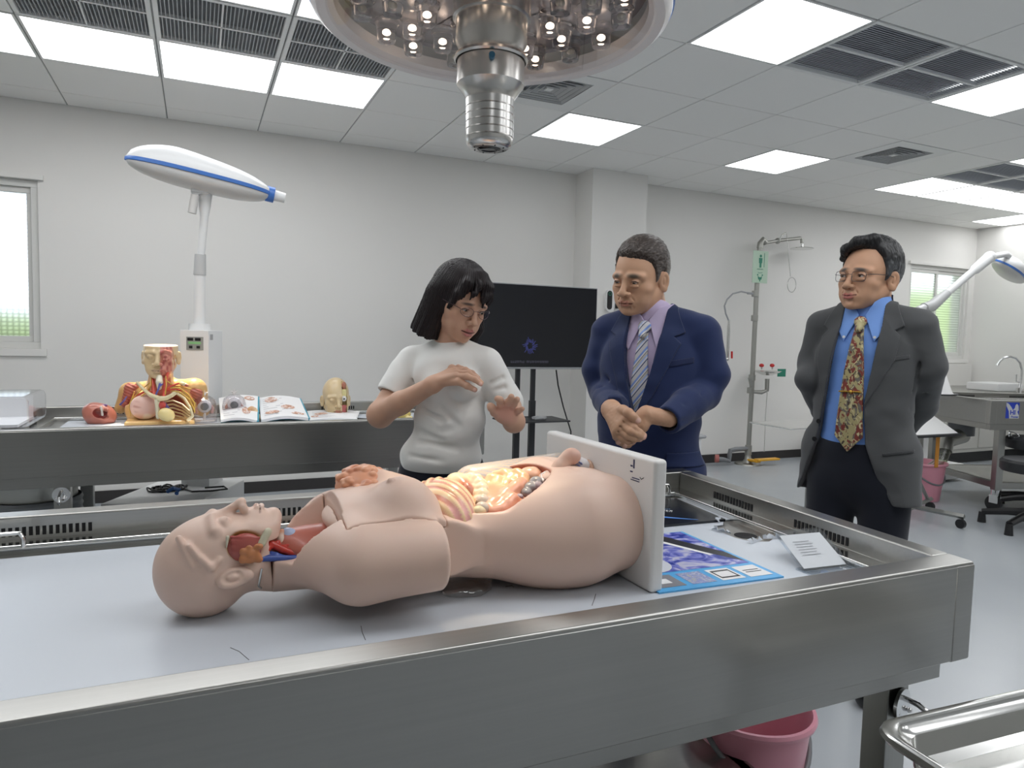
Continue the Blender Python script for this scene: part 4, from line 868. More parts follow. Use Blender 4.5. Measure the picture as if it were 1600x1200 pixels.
# wash counter with tap, cabinet
CX0, CY0 = 7.15, 4.72
WC = thing('wash_counter', 'white cabinet with a steel sink top behind the right table', 'sink cabinet', (CX0+.8, CY0+.4, 0))
MB().box((CX0, CY0, .12), (8.80, WY-.08, .74), bev=.004).build('cabinet', pm('cabinet_beige', (.56, .55, .51), .5), WC)
MB().box((CX0+.02, CY0+.05, 0), (8.78, WY-.1, .12)).build('plinth', M_BLK, WC)
for k in range(3): MB().box((CX0+.03+k*.54, CY0-.012, .16), (CX0+.54+k*.54, CY0+.001, .71), bev=.004).build('cabinet_door', MATS['cabinet_beige'], WC)
MB().box((CX0-.02, CY0-.02, .74), (8.82, WY-.06, .775), bev=.004).build('sink_top', M_STEEL, WC)
sb = thing('wash_basin', 'white rectangular basin on the far sink counter', 'basin', aZ(1575, 604, .78)); 
bx = aD(1560, 604, 7.55); m = MB(); m.box((bx.x, bx.y, .775), (bx.x+.45, bx.y+.35, .86), bev=.015); m.build('rim', M_WPL, sb)
p = aD(1592, 604, 7.4); m = MB(); q = lambda x, y: aD(x, y, 7.4)
m.tube([Vector((p.x, p.y, .775)), q(1596, 590), q(1596.5, 577), q(1594, 567), q(1587, 559.5), q(1578, 557), q(1568, 559.5), q(1562, 565), q(1558, 571)], .013, n=14); m.cyl(Vector((p.x, p.y, .775)), Vector((p.x, p.y, .83)), .025)
FA = thing('kitchen_tap', 'tall curved chrome tap on the far sink counter', 'tap', p); m.build('spout', M_CHROME, FA)
m = MB(); m.tube([q(1594, 597), q(1588, 596), q(1588, 585)], .008); m.build('lever', M_CHROME, FA)
# low boxed ledge below the right window
struct(MB().box((6.9, WY-.07, 0), (8.80, WY, 1.04), bev=.004).build('trim_2', M_WALL))
# white cone shade seen beside the man's elbow
p = aD(1462, 604, 5.6); LP = thing('cone_shade', 'white cone-shaped hood with a black rim beside the grey jacket elbow', 'hood', p)
m = MB(); m.lathe([(.02, .30), (.06, .26), (.15, .01), (.16, 0)], Vector((p.x-.06, p.y, RIM+.02)), n=32); m.build('hood', M_WPL, LP)
m = MB(); m.lathe([(.01, .0), (.19, .0), (.19, -.01), (.01, -.01)], Vector((p.x-.06, p.y, RIM+.02)), n=32); m.build('rim', M_BLKM, LP)
m = MB(); m.cyl((p.x-.06, p.y, .80), (p.x-.06, p.y, RIM+.012), .02); m.build('support', M_BLKM, LP)
# clear case with white papers at the left edge
PC = thing('paper_case', 'clear acrylic case with white printed sheets, cut by the left edge', 'display case', (-.78, 3.1, RIM), None)
c = aY(60, 668, 3.07)
m = MB(); m.box((-1.15, 3.06, RIM), (c.x-.03, 3.42, RIM+.12), bev=.02); m.build('cover', clear('case_acrylic', (.97, .98, 1), .03, .1), PC)
MB().box((-1.10, 3.10, RIM+.002), (c.x-.07, 3.38, RIM+.012)).build('paper_stack', M_PAPER, PC)
MB().box((-1.10, 3.37, RIM+.012), (c.x-.07, 3.375, RIM+.10)).build('back_sheet', M_PAPER, PC)
MB().box((-1.2, 3.04, .84), (-.69, 3.5, RIM)).build('support_board', M_WPL, PC)
# ================================================================ SCULPTING: smooth-blended signed-distance shapes turned into one skin
def _n(v): return np.asarray(v, dtype=np.float32)
def rotm(rx=0, ry=0, rz=0):
    return np.array((Matrix.Rotation(math.radians(rz), 3, 'Z') @ Matrix.Rotation(math.radians(ry), 3, 'Y') @ Matrix.Rotation(math.radians(rx), 3, 'X')), dtype=np.float32)
def f_cap(a, b, ra, rb):
    a, b = _n(a), _n(b); ba = b-a; L2 = float(ba@ba)+1e-12
    def f(P):
        pa = P-a; h = np.clip((pa@ba)/L2, 0, 1); return np.sqrt(((pa-h[:, None]*ba)**2).sum(1))-(ra+(rb-ra)*h)
    return f, np.minimum(a-ra, b-rb), np.maximum(a+ra, b+rb)
def f_ell(c, r, R=None):
    c, r = _n(c), _n(r); m = float(max(r))
    def f(P):
        q = P-c
        if R is not None: q = q@R
        k0 = np.sqrt(((q/r)**2).sum(1)); k1 = np.sqrt(((q/(r*r))**2).sum(1)); return k0*(k0-1)/np.maximum(k1, 1e-6)
    return f, c-m, c+m
def f_box(c, h, rad, R=None):
    c, h = _n(c), _n(h); m = float(np.linalg.norm(h))+rad
    def f(P):
        q = P-c
        if R is not None: q = q@R
        d = np.abs(q)-(h-rad); return np.sqrt((np.maximum(d, 0)**2).sum(1))+np.minimum(d.max(1), 0)-rad
    return f, c-m, c+m
def poly2(poly):
    """signed distance to a 2D polygon"""
    V = _n(poly); n = len(V)
    def f(x, y):
        d = np.full(x.shape, 1e9, np.float32); s = np.ones(x.shape, np.float32)
        for i in range(n):
            j = i-1; ex, ey = V[j]-V[i]; wx, wy = x-V[i, 0], y-V[i, 1]; t = np.clip((wx*ex+wy*ey)/(ex*ex+ey*ey+1e-12), 0, 1)
            bx, by = wx-ex*t, wy-ey*t; d = np.minimum(d, bx*bx+by*by)
            c1 = y >= V[i, 1]; c2 = y < V[j, 1]; c3 = ex*wy > ey*wx; fl = (c1 & c2 & c3) | (~c1 & ~c2 & ~c3); s = np.where(fl, -s, s)
        return s*np.sqrt(d)
    return f
class Sdf:
    def __init__(s, col=(.7, .7, .7)): s.ops = []; s.col = _n(col)
    def _add(s, t, g, k, col): s.ops.append((t, g[0], k, None if col is None else _n(col), g[1], g[2])); return s
    def cap(s, a, b, ra, rb=None, k=.01, col=None): return s._add('u', f_cap(a, b, ra, ra if rb is None else rb), k, col)
    def ell(s, c, r, R=None, k=.01, col=None): return s._add('u', f_ell(c, r, R), k, col)
    def box(s, c, h, rad=.01, R=None, k=.01, col=None): return s._add('u', f_box(c, h, rad, R), k, col)
    def chain(s, pts, rs, k=.01, col=None):
        if not hasattr(rs, '__len__'): rs = [rs]*len(pts)
        for i in range(len(pts)-1): s.cap(pts[i], pts[i+1], rs[i], rs[i+1], k, col)
        return s
    def scap(s, a, b, ra, rb=None, k=.005, col=None): return s._add('s', f_cap(a, b, ra, ra if rb is None else rb), k, col)
    def sell(s, c, r, R=None, k=.005, col=None): return s._add('s', f_ell(c, r, R), k, col)
    def sbox(s, c, h, rad=.003, R=None, k=.003, col=None): return s._add('s', f_box(c, h, rad, R), k, col)
    def fn(s, f, lo, hi, k=.005, col=None, t='u'): return s._add(t, (f, _n(lo), _n(hi)), k, col)
    def paint(s, c, r, col, soft=.35, R=None):
        c, r = _n(c), _n(r)
        def f(P):
            q = P-c
            if R is not None: q = q@R
            return np.sqrt(((q/r)**2).sum(1))
        s.ops.append(('p', f, soft, _n(col), None, None)); return s
    def paintf(s, f, col): s.ops.append(('q', f, 0, _n(col), None, None)); return s
    def disp(s, f): s.ops.append(('d', f, 0, None, None, None)); return s
    def eval(s, P, color=False):
        D = np.full(len(P), 1e3, np.float32); C = np.tile(s.col, (len(P), 1)) if color else None
        for t, f, k, col, lo, hi in s.ops:
            if t == 'd': D = D+f(P); continue
            if t in 'pq':
                if color:
                    w = np.clip((1+k-f(P))/(2*k), 0, 1) if t == 'p' else np.clip(f(P), 0, 1); C = C+(col-C)*w[:, None]
                continue
            d = f(P); k = max(k, 1e-5)
            if t == 'u':
                h = np.clip(.5+.5*(D-d)/k, 0, 1); D = D*(1-h)+d*h-k*h*(1-h)
                if color: C = C+((s.col if col is None else col)-C)*h[:, None]
            else:
                h = np.clip(.5-.5*(D+d)/k, 0, 1); D = D*(1-h)-d*h+k*h*(1-h)
                if color and col is not None: C = C+(col-C)*h[:, None]
        return (D, C) if color else D
    def bounds(s):
        lo = np.min([o[4] for o in s.ops if o[0] == 'u'], 0); hi = np.max([o[5] for o in s.ops if o[0] == 'u'], 0); return lo, hi
    def mesh(s, vox, lo=None, hi=None, pad=.012):
        a, b = s.bounds(); a = a if lo is None else np.maximum(a, _n(lo)); b = b if hi is None else np.minimum(b, _n(hi)); a = a-pad; b = b+pad
        B = 6; n = np.ceil((b-a)/vox/B).astype(int)*B+1; nc = (n-1)//B+1
        ax = [a[i]+vox*np.arange(n[i], dtype=np.float32) for i in range(3)]
        G = np.stack(np.meshgrid(*[ax[i][::B] for i in range(3)], indexing='ij'), -1).reshape(-1, 3).astype(np.float32)
        Dc = s.eval(G).reshape(nc)
        m = B*vox*1.75; near = np.abs(Dc) < m*1.25
        blk = np.zeros(tuple(np.array(nc)-1), bool)
        mn = np.full(blk.shape, 1e9, np.float32)
        for i in (0, 1):
            for j in (0, 1):
                for k in (0, 1): blk |= near[i:nc[0]-1+i, j:nc[1]-1+j, k:nc[2]-1+k]
        D = np.repeat(np.repeat(np.repeat(Dc[:-1, :-1, :-1], B, 0), B, 1), B, 2); D = np.pad(D, ((0, 1),)*3, mode='edge').astype(np.float32)
        mask = np.repeat(np.repeat(np.repeat(blk, B, 0), B, 1), B, 2); mask = np.pad(mask, ((0, 1),)*3, mode='edge')
        mk = mask.copy()
        for axx in range(3):
            sh = np.zeros_like(mk); sl = [slice(None)]*3; sr = [slice(None)]*3; sl[axx] = slice(1, None); sr[axx] = slice(None, -1); sh[tuple(sl)] = mk[tuple(sr)]; mk |= sh
        I = np.nonzero(mk); ev = np.empty(len(I[0]), np.float32); st = 400000
        for q in range(0, len(ev), st):
            P = np.stack([ax[i][I[i][q:q+st]] for i in range(3)], -1).astype(np.float32); ev[q:q+st] = s.eval(P)
        D[I] = ev
        return surface_nets(D, ax, vox, mask)
    def build(s, name, vox, mat, parent=None, M=None, lo=None, hi=None, smooth=2, color=True, extra=None):
        V, F = s.mesh(vox, lo, hi); parts = [(s, V, F)]
        if extra:                                                     # further fields joined into the same mesh object
            for e, vx in extra: v2, f2 = e.mesh(vx); parts.append((e, v2, f2))
        VV, FF, CC = [], [], []; off = 0
        for e, v, f in parts:
            C = e.eval(v, True)[1] if color else None
            VV.append(v); FF.append(f+off); off += len(v)
            if color: CC.append(C)
        V = np.concatenate(VV); F = np.concatenate(FF)
        if M is not None: Mn = np.array(M, dtype=np.float64); V = V@Mn[:3, :3].T+Mn[:3, 3]
        return np_mesh(name, V, F, mat, parent, np.concatenate(CC) if color else None)
def surface_nets(D, ax, vox, mask=None):
    S = D < 0; n = np.array(D.shape)-1
    cs = [(i, j, k) for i in (0, 1) for j in (0, 1) for k in (0, 1)]
    cnt = np.zeros(n, np.int8)
    for i, j, k in cs: cnt += S[i:n[0]+i, j:n[1]+j, k:n[2]+k]
    act = (cnt > 0) & (cnt < 8); I = np.stack(np.nonzero(act), -1)
    if len(I) == 0: return np.zeros((0, 3)), np.zeros((0, 4), int)
    idx = np.full(n, -1, np.int64); idx[tuple(I.T)] = np.arange(len(I))
    c = np.stack([D[I[:, 0]+i, I[:, 1]+j, I[:, 2]+k] for i, j, k in cs], -1)
    acc = np.zeros((len(I), 3)); w = np.zeros(len(I))
    for a in range(8):
        for b in range(a+1, 8):
            df = np.array(cs[b])-np.array(cs[a])
            if np.abs(df).sum() != 1: continue
            da, db = c[:, a], c[:, b]; cr = (da < 0) != (db < 0); t = np.where(cr, da/np.where(cr, da-db, 1), 0)
            acc += cr[:, None]*(np.array(cs[a])+t[:, None]*df); w += cr
    V = np.stack([ax[i][0]+vox*(I[:, i]+acc[:, i]/w) for i in range(3)], -1)
    F = []
    for d in range(3):
        e = [0, 0, 0]; e[d] = 1; u, v = (d+1) % 3, (d+2) % 3
        A = S[:n[0], :n[1], :n[2]]; B_ = S[e[0]:n[0]+e[0], e[1]:n[1]+e[1], e[2]:n[2]+e[2]]
        X = np.stack(np.nonzero(A != B_), -1); X = X[(X[:, u] > 0) & (X[:, v] > 0)]
        if not len(X): continue
        eu = np.zeros(3, int); eu[u] = 1; ev = np.zeros(3, int); ev[v] = 1
        q = np.stack([idx[tuple((X-o).T)] for o in (eu*0, eu, eu+ev, ev)], -1)
        fl = A[tuple(X.T)]; q[~fl] = q[~fl][:, ::-1]; q = q[(q >= 0).all(1)]; F.append(q)
    return V, np.concatenate(F)
def np_mesh(name, V, F, mat, parent=None, C=None):
    me = bpy.data.meshes.new(name); me.vertices.add(len(V)); me.vertices.foreach_set('co', V.astype(np.float32).ravel())
    me.loops.add(F.size); me.loops.foreach_set('vertex_index', F.astype(np.int32).ravel()); me.polygons.add(len(F))
    me.polygons.foreach_set('loop_start', np.arange(0, F.size, 4, dtype=np.int32)); me.polygons.foreach_set('loop_total', np.full(len(F), 4, np.int32))
    me.polygons.foreach_set('use_smooth', np.ones(len(F), bool)); me.update(); me.validate()
    if C is not None:
        at = me.color_attributes.new('Col', 'FLOAT_COLOR', 'POINT'); c4 = np.ones((len(V), 4), np.float32); c4[:, :3] = np.clip(C, 0, 1)
        if len(at.data) == len(V): at.data.foreach_set('color', c4.ravel())
    return link(name, me, mat, parent)
def vnoise(P, sc, seed=0):
    """cheap smooth value noise in -1..1"""
    Q = P*sc+seed*17.3; i = np.floor(Q).astype(np.int64); f = (Q-i).astype(np.float32); f = f*f*(3-2*f); r = 0
    def h(a, b, c): x = np.sin(a*127.1+b*311.7+c*74.7+seed*13.1)*43758.5453; return (x-np.floor(x)).astype(np.float32)*2-1
    for dx in (0, 1):
        for dy in (0, 1):
            for dz in (0, 1):
                w = (f[:, 0] if dx else 1-f[:, 0])*(f[:, 1] if dy else 1-f[:, 1])*(f[:, 2] if dz else 1-f[:, 2]); r = r+w*h(i[:, 0]+dx, i[:, 1]+dy, i[:, 2]+dz)
    return r
# ================================================================ HEAD in its own frame: x to its left, -y forward, z up, metres; chin z -.110, crown z +.125
def head_sdf(skin, lip, brow=None, eye_open=.0034, smile=0, mouth_open=0, jaw=1.0, age=0, ears=True, neck=None, female=False, eyes=True, closed=False, nose=1.0, brow_w=.006, lidcol=None, cheek=1.0):
    S = Sdf(skin); k = .018
    S.ell((0, .014, .034), (.074, .095, .089), k=.001)
    S.ell((0, -.028, .004), (.066, .062, .072), k=k)
    S.ell((0, -.030, -.050), (.056*jaw, .056, .052), k=k)
    for s in (-1, 1):
        S.cap((s*.050*jaw, .008, -.048), (s*.022*jaw, -.062, -.088), .018, .016, k=.022)
        S.ell((s*.046, -.052, -.026), (.020*cheek, .022, .018), k=.02)
        S.ell((s*.034, -.060, -.058), (.021*cheek, .020, .024), k=.018)
    S.ell((0, -.076, -.095), (.021*jaw, .017, .014), k=.014)
    # brow ridge, forehead
    for s in (-1, 1): S.cap((s*.016, -.087, .017), (s*.050, -.070, .014), .0085, .008, k=.014)
    # eye sockets
    for s in (-1, 1): S.sell((s*.031, -.095, -.001), (.019, .013, .0115), rotm(rz=s*12), k=.012)
    # nose
    n = nose
    S.cap((0, -.087, .008), (0, -.104*(.97+.03*n), -.026), .0065, .0085*n, k=.012); S.ell((0, -.108, -.034), (.0105*n, .0100, .0090), k=.008)
    for s in (-1, 1):
        S.ell((s*.0135*n, -.0985, -.0365), (.0068*n, .0095, .0075), k=.006); S.sell((s*.0065*n, -.106, -.0425), (.0034, .0045, .0028), k=.002)
    # muzzle and lips
    S.ell((0, -.080, -.064), (.029, .018, .021), k=.016)
    mz = -.0660; mo = mouth_open
    for s in (-1, 1):
        S.chain([(s*.0235, -.0865, mz+smile*.003), (s*.010, -.0975, mz+.0040), (0, -.0990, mz+.0028)], [.0022, .0040, .0036], k=.004, col=lip)
        S.chain([(s*.0225, -.0865, mz-.001+smile*.003-mo*.3), (s*.009, -.0965, mz-.0055-mo), (0, -.0975, mz-.0062-mo)], [.0022, .0046, .0048], k=.004, col=lip)
        S.scap((s*.0245, -.0900, mz+smile*.0035), (0, -.1040, mz-.0006-mo*.5), .0010, .0014+mo*.42, k=.0018, col=(.10, .02, .015))
        S.scap((s*.0015, -.0985, -.046), (s*.0025, -.1000, -.058), .0022, k=.004)
        if age: S.scap((s*.019, -.094, -.040), (s*.032, -.079, -.070), .0016*age, .0010, k=.006)
    S.scap((-.012, -.094, -.0795-mo), (.012, -.094, -.0795-mo), .0030, k=.008)
    if age:
        for z in (.040, .050, .060): S.scap((-.035, -.086, z+.003*0), (-.008, -.098, z-.002), .0010*age, k=.003); S.scap((.008, -.098, z-.002), (.035, -.086, z), .0010*age, k=.003)
        for s in (-1, 1): S.ell((s*.031, -.0855, -.013), (.014, .006, .0045), k=.005); S.scap((s*.018, -.094, -.016), (s*.042, -.083, -.017), .0010*age, k=.003)
    # lids around the eyeball
    if eyes:
        for s in (-1, 1):
            c = (s*.0310, -.0765, -.001); S.ell(c, (.0150, .0142, .0130), k=.004, col=lidcol)
            if closed: S.scap((s*.018, -.0885, -.0050), (s*.031, -.0925, -.0085), .0008, k=.002, col=(.35, .2, .16)); S.scap((s*.031, -.0925, -.0085), (s*.044, -.0865, -.0050), .0008, k=.002, col=(.35, .2, .16))
            else:
                S.sell((s*.0310, -.0905, -.0025), (.0128, .0085, eye_open), rotm(ry=s*3), k=.0012)
                S.chain([(s*.018, -.0880, -.002), (s*.026, -.0918, .0018+eye_open*.55), (s*.037, -.0905, .0018+eye_open*.55), (s*.0445, -.0845, -.002)], [.0009, .0012, .0013, .0009], k=.0015, col=(.05, .03, .025))
                S.scap((s*.020, -.0910, .0075+eye_open*.4), (s*.043, -.0870, .0065+eye_open*.4), .0008, k=.003)
    if ears:
        for s in (-1, 1):
            R = rotm(rx=-8, rz=s*-28); c = np.array((s*.0765, .014, -.012)); S.ell(c, (.0070, .0185, .0310), R, k=.004)
            S.ell(c+(s*.001, .000, -.024), (.0060, .0090, .0095), R, k=.005)
            S.sell(c+(s*.0070, -.003, .004), (.0060, .0105, .0190), R, k=.003); S.ell(c+(s*.002, -.003, .003), (.0035, .0045, .011), R, k=.003)
            S.sell(c+(s*.006, -.010, -.006), (.006, .005, .007), k=.003)
    if neck: S.cap((0, .022, -.070), neck[0], neck[1]*.98, neck[1], k=.024); S.cap((0, .03, -.03), (0, .035, -.10), .050, .05, k=.02)
    if brow is not None:
        for s in (-1, 1): S.paint((s*.030, -.088, .0185), (.0185, .02, brow_w*.85), brow, .45, rotm(ry=s*7))
    return S
def head_matrix(pos, yaw, pitch, roll, s):
    """pos: world position of the head frame origin (between the ears at eye level); yaw turns the face (0 = facing -Y), pitch > 0 looks down"""
    return Matrix.Translation(pos) @ Matrix.Rotation(math.radians(yaw), 4, 'Z') @ Matrix.Rotation(math.radians(roll), 4, 'Y') @ Matrix.Rotation(math.radians(pitch), 4, 'X') @ Matrix.Scale(s, 4)
def eyeballs(M, parent, look=(0, 0)):
    for s in (-1, 1):
        c = Vector((s*.0310, -.0765, -.001)); m = MB(); m.sph(c, .0127, 20); m.v = [tuple(M @ Vector(v)) for v in m.v]; e = m.build('eye', M_EYEW, parent)
        d = Vector((look[0], -1, look[1])).normalized(); q = d.to_track_quat('Z', 'Y').to_matrix().to_4x4()
        m = MB(); m.lathe([(.0001, .0131), (.003, .01300), (.0058, .01195)], c, q, 20); m.v = [tuple(M @ Vector(v)) for v in m.v]; m.build('iris', M_IRIS, e)
def glasses(M, parent, rim, w=.022, h=.0155, square=.0, thick=.0008, temple=True):
    g = Matrix(M); fr = MB(); ln = MB()
    def L(cx, s):
        P = []
        for i in range(36):
            a = 2*math.pi*i/36; e = .55 if square else 1; x = math.copysign(abs(math.cos(a))**e, math.cos(a)); z = math.copysign(abs(math.sin(a))**e, math.sin(a)); P.append(Vector((cx+w*x, -.103+.0009*abs(cx+w*x)*20*.35+.010*max(0, (abs(cx+w*x)-.035)/.02), -.004+h*z)))
        return P
    for s in (-1, 1):
        P = L(s*.0325, s); fr.tube([g @ p for p in P], thick*g.to_scale().x, n=6, closed=True)
        lens = MB(); vs = [g @ p for p in P]; lens.add(vs, [tuple(range(len(vs)))]); lens.build('lens', M_SPEC, parent)
        if temple: fr.tube([g @ Vector(p) for p in ((s*(.0325+w), -.0930, .001), (s*.0625, -.086, .003), (s*.072, -.070, .004), (s*.0785, -.01, .004), (s*.080, .020, -.002))], thick*g.to_scale().x*1.2, n=6)
        fr.tube([g @ Vector(p) for p in ((s*.012, -.1015, -.004), (s*.0095, -.0975, -.008))], thick*g.to_scale().x*.7, n=5)
    fr.tube([g @ Vector(p) for p in ((-.0115, -.1025, .002), (0, -.1045, .004), (.0115, -.1025, .002))], thick*g.to_scale().x, n=6)
    return fr.build('spectacle_frame', rim, parent)
M_EYEW = pm('eye_white', (.62, .60, .57), .2); M_IRIS = pm('iris_dark', (.02, .012, .008), .12); M_SPEC = clear('spectacle_lens', (.97, .97, .97), .03, .02)
M_SKIN = vcol('skin', .48, bump=.10, bscale=700, sss=.08, spec=.4)
# ================================================================ ANATOMICAL TORSO MANNEQUIN lying on the table
ZS = .7966
MAN = thing('torso_mannequin', 'life-size pinkish torso mannequin lying on its back with open abdomen', 'anatomical mannequin', (.33, 1.166, ZS))
M_MSK = vcol('mannequin_skin', .42, sss=.06, spec=.45); M_ORG = vcol('painted_organs', .28, bump=.06, bscale=300, coat=.15)
SKM = srgb(214, 178, 158)[:3]; SKM = (.74, .535, .435)
YC = 1.166
def ml(x, y, z): return np.array((-.066+x, YC+y, ZS+z), np.float32)
def mp(px, py, y): p = aY(px, py, YC+y); return np.array(p, np.float32)
# --- head
hs = .81
MH = Matrix(((0, 0, -hs, -.066+.125*hs), (hs*1.02, 0, 0, YC), (0, -hs, 0, ZS+.0825), (0, 0, 0, 1)))   # canonical x -> world y, canonical z -> world -x, canonical y -> world -z
H = head_sdf(SKM, SKM, closed=True, ears=False, jaw=.95, nose=.95)
c = np.array((-.0770, .012, -.012))
for s in (-1, 1):
    c = np.array((s*.0735, .016, -.016)); R = rotm(rx=-12, rz=s*-20)
    H.ell(c, (.0080, .0190, .0320), R, k=.004); H.ell(c+(s*.001, -.002, -.026), (.007, .010, .010), R, k=.006); H.sell(c+(s*.0080, -.002, .004), (.0070, .0115, .0205), R, k=.003); H.ell(c+(s*.003, -.003, .001), (.004, .005, .012), R, k=.003)
    H.sell(c+(s*.007, -.009, -.008), (.006, .005, .007), k=.003)
# sculpted hair tuft ridges over the temple and hair line
for dx, dz in ((0, 0), (.006, -.012), (.012, -.022)):
    H.cap((-.047-dx*.6, -.060+dx*2.2, .076+dz*1.3), (-.068, -.012+dx, .052+dz), .0065, .0045, k=.006)
H.chain([(-.060, -.048, .058), (-.0715, -.026, .040), (-.0745, -.008, .022), (-.070, -.020, .008)], [.004, .005, .006, .004], k=.006)
# the open cheek window on the near side
H.sell((-.068, -.040, -.040), (.020, .031, .036), rotm(rx=18), k=.003, col=(.55, .30, .10))
# neck stub, cut flat
H.cap((0, .020, -.065), (0, .030, -.118), .050, .050, k=.024)
H.fn(lambda P: np.maximum(P[:, 2]+.086+.10*(P[:, 1]-.02), -.040-P[:, 1]), (-1, -1, -1), (1, 1, 1), k=.002, t='s')
# scoop the front of the neck under the chin
H.sell((0, -.075, -.150), (.060, .075, .034), k=.006, col=(.45, .25, .12))
H.build('head', .0024, M_MSK, MAN, M=MH)
def hc(x, y, z): return np.array(MH @ Vector((x, y, z)), np.float32)
# cheek contents
G = Sdf((.50, .14, .09))
G.ell(hc(-.060, -.036, -.036), (.026, .010, .022), k=.002, col=(.42, .10, .08))
for i in range(6):
    a = hc(-.067, -.060+.006*i, -.012-.001*i); b = hc(-.063, -.052+.007*i, -.062); G.cap(a, b, .0022, .0022, k=.002, col=(.50, .12, .10) if i % 2 else (.40, .07, .06))
G.build('cheek_muscle', .0016, M_ORG, MAN)
G = Sdf((.56, .22, .09)); random.seed(11)
for i in range(26):
    u, v = random.random(), random.random(); G.ell(hc(-.069-.003*random.random(), -.012-.026*u, -.030-.032*v), (.0055, .0040, .0050), k=.0025)
G.build('parotid_gland', .0014, M_ORG, MAN)
G = Sdf((.62, .58, .42)); G.cap(hc(-.064, -.042, -.066), hc(-.060, -.062, -.078), .0065, .006, k=.004); G.build('jaw_bone', .0016, M_ORG, MAN)
G = Sdf((.66, .62, .48)); G.cap(hc(-.066, -.060, -.006), hc(-.068, -.040, -.004), .0028, .001, k=.003); G.build('cheek_bone', .0012, M_ORG, MAN)
# --- torso shell
T = Sdf(SKM)
T.ell(ml(.37, 0, .095), (.150, .128, .086), k=.001); T.ell(ml(.315, 0, .098), (.11, .125, .074), k=.03); T.ell(ml(.50, 0, .088), (.15, .112, .062), k=.04); T.ell(ml(.70, 0, .098), (.210, .150, .096), k=.07)
for s in (-1, 1):
    T.cap(ml(.53, s*.045, .088), ml(.70, s*.075, .103), .050, .093, k=.05); T.cap(ml(.70, s*.075, .103), ml(.84, s*.078, .098), .093, .083, k=.01)
    T.ell(ml(.665, s*.072, .070), (.105, .078, .070), k=.05)
    T.cap(ml(.200, s*.01, .078), ml(.285, s*.105, .085), .035, .050, k=.04)
    T.cap(ml(.30, s*.118, .088), ml(.44, s*.142, .096), .060, .052, k=.03)
T.cap(ml(.150, 0, .066), ml(.26, 0, .084), .0455, .052, k=.03)
ys = YC
def tx(P): return P[:, 0]+.066
def ty(P): return P[:, 1]-YC
def tz(P): return P[:, 2]-ZS
# flat cuts: base, arm stumps
T.fn(lambda P: -(tx(P)-.7875), ml(-1, -1, -1), ml(1, 1, 1), k=.002, t='s')
T.fn(lambda P: np.maximum.reduce([-(tx(P)-.416), tx(P)-.72, .113+.42*np.maximum(0, tx(P)-.50)-np.abs(ty(P)), tz(P)-.4]), ml(-1, -1, -1), ml(1, 1, 1), k=.006, t='s')
T.fn(lambda P: tx(P)-.1725, ml(-1, -1, -1), ml(1, 1, 1), k=.002, t='s')
# opened neck front
T.fn(lambda P: -(tz(P)-(.084+.25*np.maximum(0, tx(P)-.20))) + np.maximum(0, tx(P)-.2712)*60 + np.maximum(0, np.abs(ty(P))-.070)*3, ml(-1, -1, -1), ml(1, 1, 1), k=.003, t='s')
T.sell(ml(.215, 0, .098), (.075, .036, .034), k=.004, col=(.40, .12, .09))
# opened belly
def rim(P):
    x = tx(P); return .146+.056*np.clip((x-.535)/.10, 0, 1)**2*(3-2*np.clip((x-.535)/.10, 0, 1))
T.fn(lambda P: np.maximum.reduce([-(tz(P)-rim(P)), .434-tx(P), tx(P)-.70]), ml(-1, -1, -1), ml(1, 1, 1), k=.004, t='s')
T.sell(ml(.545, 0, .175), (.130, .098, .085), k=.004, col=(.42, .13, .08))
# chest plate: front of the thorax, a separate liftable part cut flush out of the same form
for s in (-1, 1): T.ell(ml(.372, s*.064, .153), (.056, .052, .056), k=.030)
T.fn(lambda P: np.maximum.reduce([-(tz(P)-rim(P)), .434-tx(P), tx(P)-.70]), ml(-1, -1, -1), ml(1, 1, 1), k=.004, t='s')
T.ell(ml(.325, 0, .132), (.070, .105, .028), k=.03)
zz = np.arange(.26, .12, -.0006, dtype=np.float32); cc = np.stack([ml(.352, -.070, z) for z in zz]); np_ = cc[np.argmax(T.eval(cc) < 0)]
T.ell(np_, (.0062, .0062, .0052), k=.004, col=(.50, .31, .24)); T.paint(np_, (.017, .017, .02), (.66, .46, .37), .3)
T.scap(ml(.345, -.110, .150), ml(.400, -.098, .152), .0016, k=.006); T.scap(ml(.285, -.085, .150), ml(.318, -.105, .155), .0014, k=.005)
def plate_in(P): return np.maximum.reduce([.2715-tx(P), .108+.22*np.abs(ty(P))-tz(P), np.abs(ty(P))-.124, tx(P)-.4345])
C = Sdf(SKM); C.ops = list(T.ops)
T.fn(lambda P: plate_in(P)-.0006, ml(-1, -1, -1), ml(1, 1, 1), k=.0008, t='s')
C.fn(lambda P: -plate_in(P), ml(-1, -1, -1), ml(1, 1, 1), k=.0012, t='s')
C.sell(ml(.40, .082, .205), (.055, .050, .030), k=.004, col=(.50, .20, .10))
T.build('torso_shell', .0034, M_MSK, MAN); C.build('chest_plate', .0026, M_MSK, MAN)
# thin surgical mark along the sternum
v_ = MB(); v_.tube([Vector(mp(543, 803, -.01))+Vector((0, 0, .001)), Vector(mp(562, 785, -.01))+Vector((0, 0, .002)), Vector(mp(578, 776, -.01))+Vector((0, 0, .002)), Vector(mp(600, 766, -.01))], .0009, n=5)
v_.build('sternal_vein', pm('vein_mauve', (.50, .20, .27), .4), MAN)
